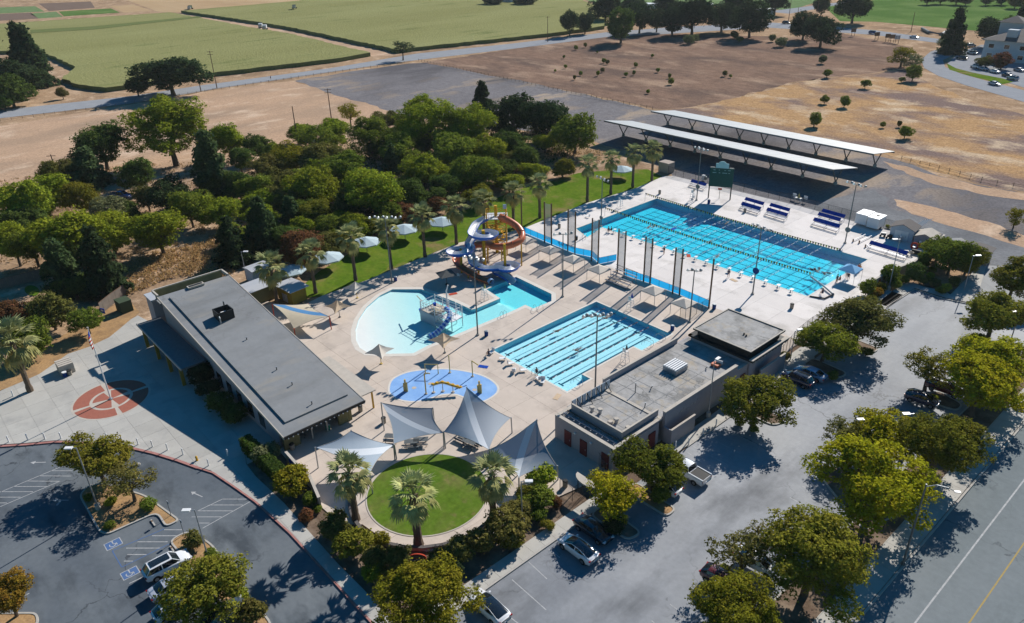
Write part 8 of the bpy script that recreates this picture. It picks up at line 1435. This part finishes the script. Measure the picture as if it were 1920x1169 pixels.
def person(kind, P, rz, label, shirt='cloth', short='cloth'):
    me, J = FG[kind]; t = thing('person', label, 'person', P, None, rz); o = bpy.data.objects.new('body', me); COL.objects.link(o); o.parent = t; o['_o'] = (0, 0, 0)
    n_ = Vector; top = [Vector(J[i]) for i in (0, 1, 2)]
    g_ = MB(); g_.tube([top[0].lerp(top[1], -.15), top[1], top[2]], [.175, .17, .17], X[shirt], 8)
    hh = MB(); h_ = Vector(J[4]); hh.tube([h_+Vector((0, -.03, -.02)), h_+Vector((0, -.02, .06)), h_+Vector((0, -.01, .12))], [.118, .11, .04], X['dark' if kind != 'swim' else 'white'], 8)
    for nm, q in (('shirt' if kind != 'swim' else 'swimsuit', g_), ('hair' if kind != 'swim' else 'swim_cap', hh)):
        me2 = q.build(nm); off = me2.location.copy(); me2.data.transform(Matrix.Translation(off)); me2.location = (0, 0, 0); me2.parent = t
    return t
for k, P, rz, l, sh in [('stand', t7(500, 900, .12), 1.2, 'person in dark clothes standing at the pool edge left of the blue gazebo', 'cloth'), ('sit', t7(520, 895, .12), 2.2, 'person in red sitting at the pool edge left of the blue gazebo', 'clothr'), ('stand', t7(570, 862, .12), 2.8, 'person in a white shirt standing under the blue gazebo', 'white'), ('sit', t7(585, 870, .12), 3.6, 'person in dark clothes sitting under the blue gazebo', 'cloth'), ('stand', t7(655, 820, .12), .6, 'person in orange red standing right of the blue gazebo', 'clothr'), ('sit', t7(668, 810, .12), .2, 'second person in orange beside the blue gazebo', 'orange'), ('sit', t7(395, 990, .12), 1., 'person sitting at the near right corner of the long pool', 'cloth'),
    ('stand', t3(180, 500, .12), .4, 'person in black standing at the near edge of the lap pool', 'cloth'), ('sit', t2(1700, 345, .12), 1.4, 'person sitting on the deck left of the lap pool corner', 'cloth'), ('stand', t6(1580, 860, .12), .5, 'coach in dark clothes walking along the starting blocks', 'cloth'), ('sit', t6(705, 530, .12), 1., 'person sitting by the shallow end of the long pool', 'cloth'), ('sit', t6(725, 530, .12), 2., 'second person sitting by the shallow end of the long pool', 'dark'), ('stand', t6(1110, 690, .12), 1.7, 'person beside the starting blocks behind the nets', 'cloth'), ('stand', G(508, 150, .0), 1.7, 'cyclist in dark clothes far away on the country road', 'cloth')]: person(k, P, rz, l, sh)
for P, rz, l in [(t7(330, 800, -.02), 2., 'swimmer with a white cap, left of a group in the deep end'), (t7(350, 805, -.02), 1., 'swimmer lowest in the group in the deep end'), (t7(375, 797, -.02), .5, 'swimmer at the right of the group in the deep end'), (t7(410, 828, -.02), 4., 'swimmer left of a pair near the pennants end'), (t7(435, 824, -.02), 5., 'swimmer right of a pair near the pennants end'), (t6(1445, 600, -.02), .3, 'swimmer splashing in the middle of the long pool'), (t6(1500, 705, -.02), .2, 'swimmer splashing near the starting blocks'), (t6(1570, 460, -.02), .1, 'swimmer at the far wall of the long pool'), (t6(1000, 490, -.02), .3, 'swimmer under the pennants in the left half'), (t6(1035, 485, -.02), .2, 'swimmer right of another under the pennants'), (t3(335, 155, -.02), 3.1, 'dark capped swimmer in the first lane of the lap pool'), (t3(480, 292, -.02), 3.1, 'swimmer splashing in the middle lane of the lap pool'), (t3(690, 60, -.02), 3.1, 'swimmer near the far wall of the lap pool')]: person('swim', P, rz, l, 'dark')
for i, (f_, x, y, c, l) in enumerate([(t6, 1180, 505, 'bluefab', 'blue towel spread near the shallow end of the long pool'), (t6, 1290, 700, 'clothr', 'red towel behind the starting blocks'), (t6, 1620, 880, 'tanfab', 'sand coloured towel by the coach'), (t2, 1660, 420, 'bluefab', 'blue towel left of the lap pool corner'), (t5, 1440, 980, 'clothr', 'red towel in the shade of the slide'), (t3, 330, 640, 'tanfab', 'sand coloured towel at the near end of the lap pool')]):
    P = f_(x, y, .13); t = thing('towel', l, 'towel', P); MB().box(P+Vector((0, 0, .012)), (.75, 1.5, .024), X[c], i*.7).build('cloth', t)
X['foam'] = M('water_foam', (.8, .86, .88), s=4.)
for i, (x, y) in enumerate([(1445, 605), (1500, 712), (1570, 460), (1640, 465), (1000, 495), (1035, 488)]):
    P = t6(x, y, 0); rg = np.random.default_rng(i); k = 46; Pz = np.array(P)[None]+rg.normal(size=(k, 3))*np.array([[.45, .7, .10]]); Pz[:, 2] = np.abs(Pz[:, 2])*.8; N = rg.normal(size=(k, 3)); N[:, 2] = np.abs(N[:, 2])+.6; N /= np.linalg.norm(N, axis=1)[:, None]
    o = bpy.data.objects.new('splash_foam', quads_mesh('splash_foam', Pz, N, rg.uniform(.04, .12, k), rg, X['foam'])); COL.objects.link(o); stuff(o, 'white splashes round a swimmer, patch %d' % (i+1), 'splash')
P = t3(480, 292, 0); rg = np.random.default_rng(9); Pz = np.array(P)[None]+rg.normal(size=(50, 3))*np.array([[.3, .7, .08]]); Pz[:, 2] = np.abs(Pz[:, 2]); N = rg.normal(size=(50, 3)); N[:, 2] = 1; N /= np.linalg.norm(N, axis=1)[:, None]
o = bpy.data.objects.new('splash_foam', quads_mesh('splash_foam', Pz, N, rg.uniform(.04, .12, 50), rg, X['foam'])); COL.objects.link(o); stuff(o, 'white splashes round the swimmer in the lap pool', 'splash')
# tidy helper marks
for o in COL.objects:
    if '_o' in o.keys(): del o['_o']

# ------------------------------------------------------------------ air
hz_ = bpy.data.materials.new('haze'); hz_.use_nodes = True; n = hz_.node_tree.nodes; n.remove(n['Principled BSDF']); pv = n.new('ShaderNodeVolumePrincipled'); pv.inputs['Color'].default_value = (.85, .92, 1, 1); pv.inputs['Density'].default_value = .00006; pv.inputs['Anisotropy'].default_value = .2
hz_.node_tree.links.new(pv.outputs[0], n['Material Output'].inputs['Volume']); o = MB().box((-800, 1100, 28.9), (3600, 3000, 66.2), hz_).build('haze'); o['kind'] = 'stuff'
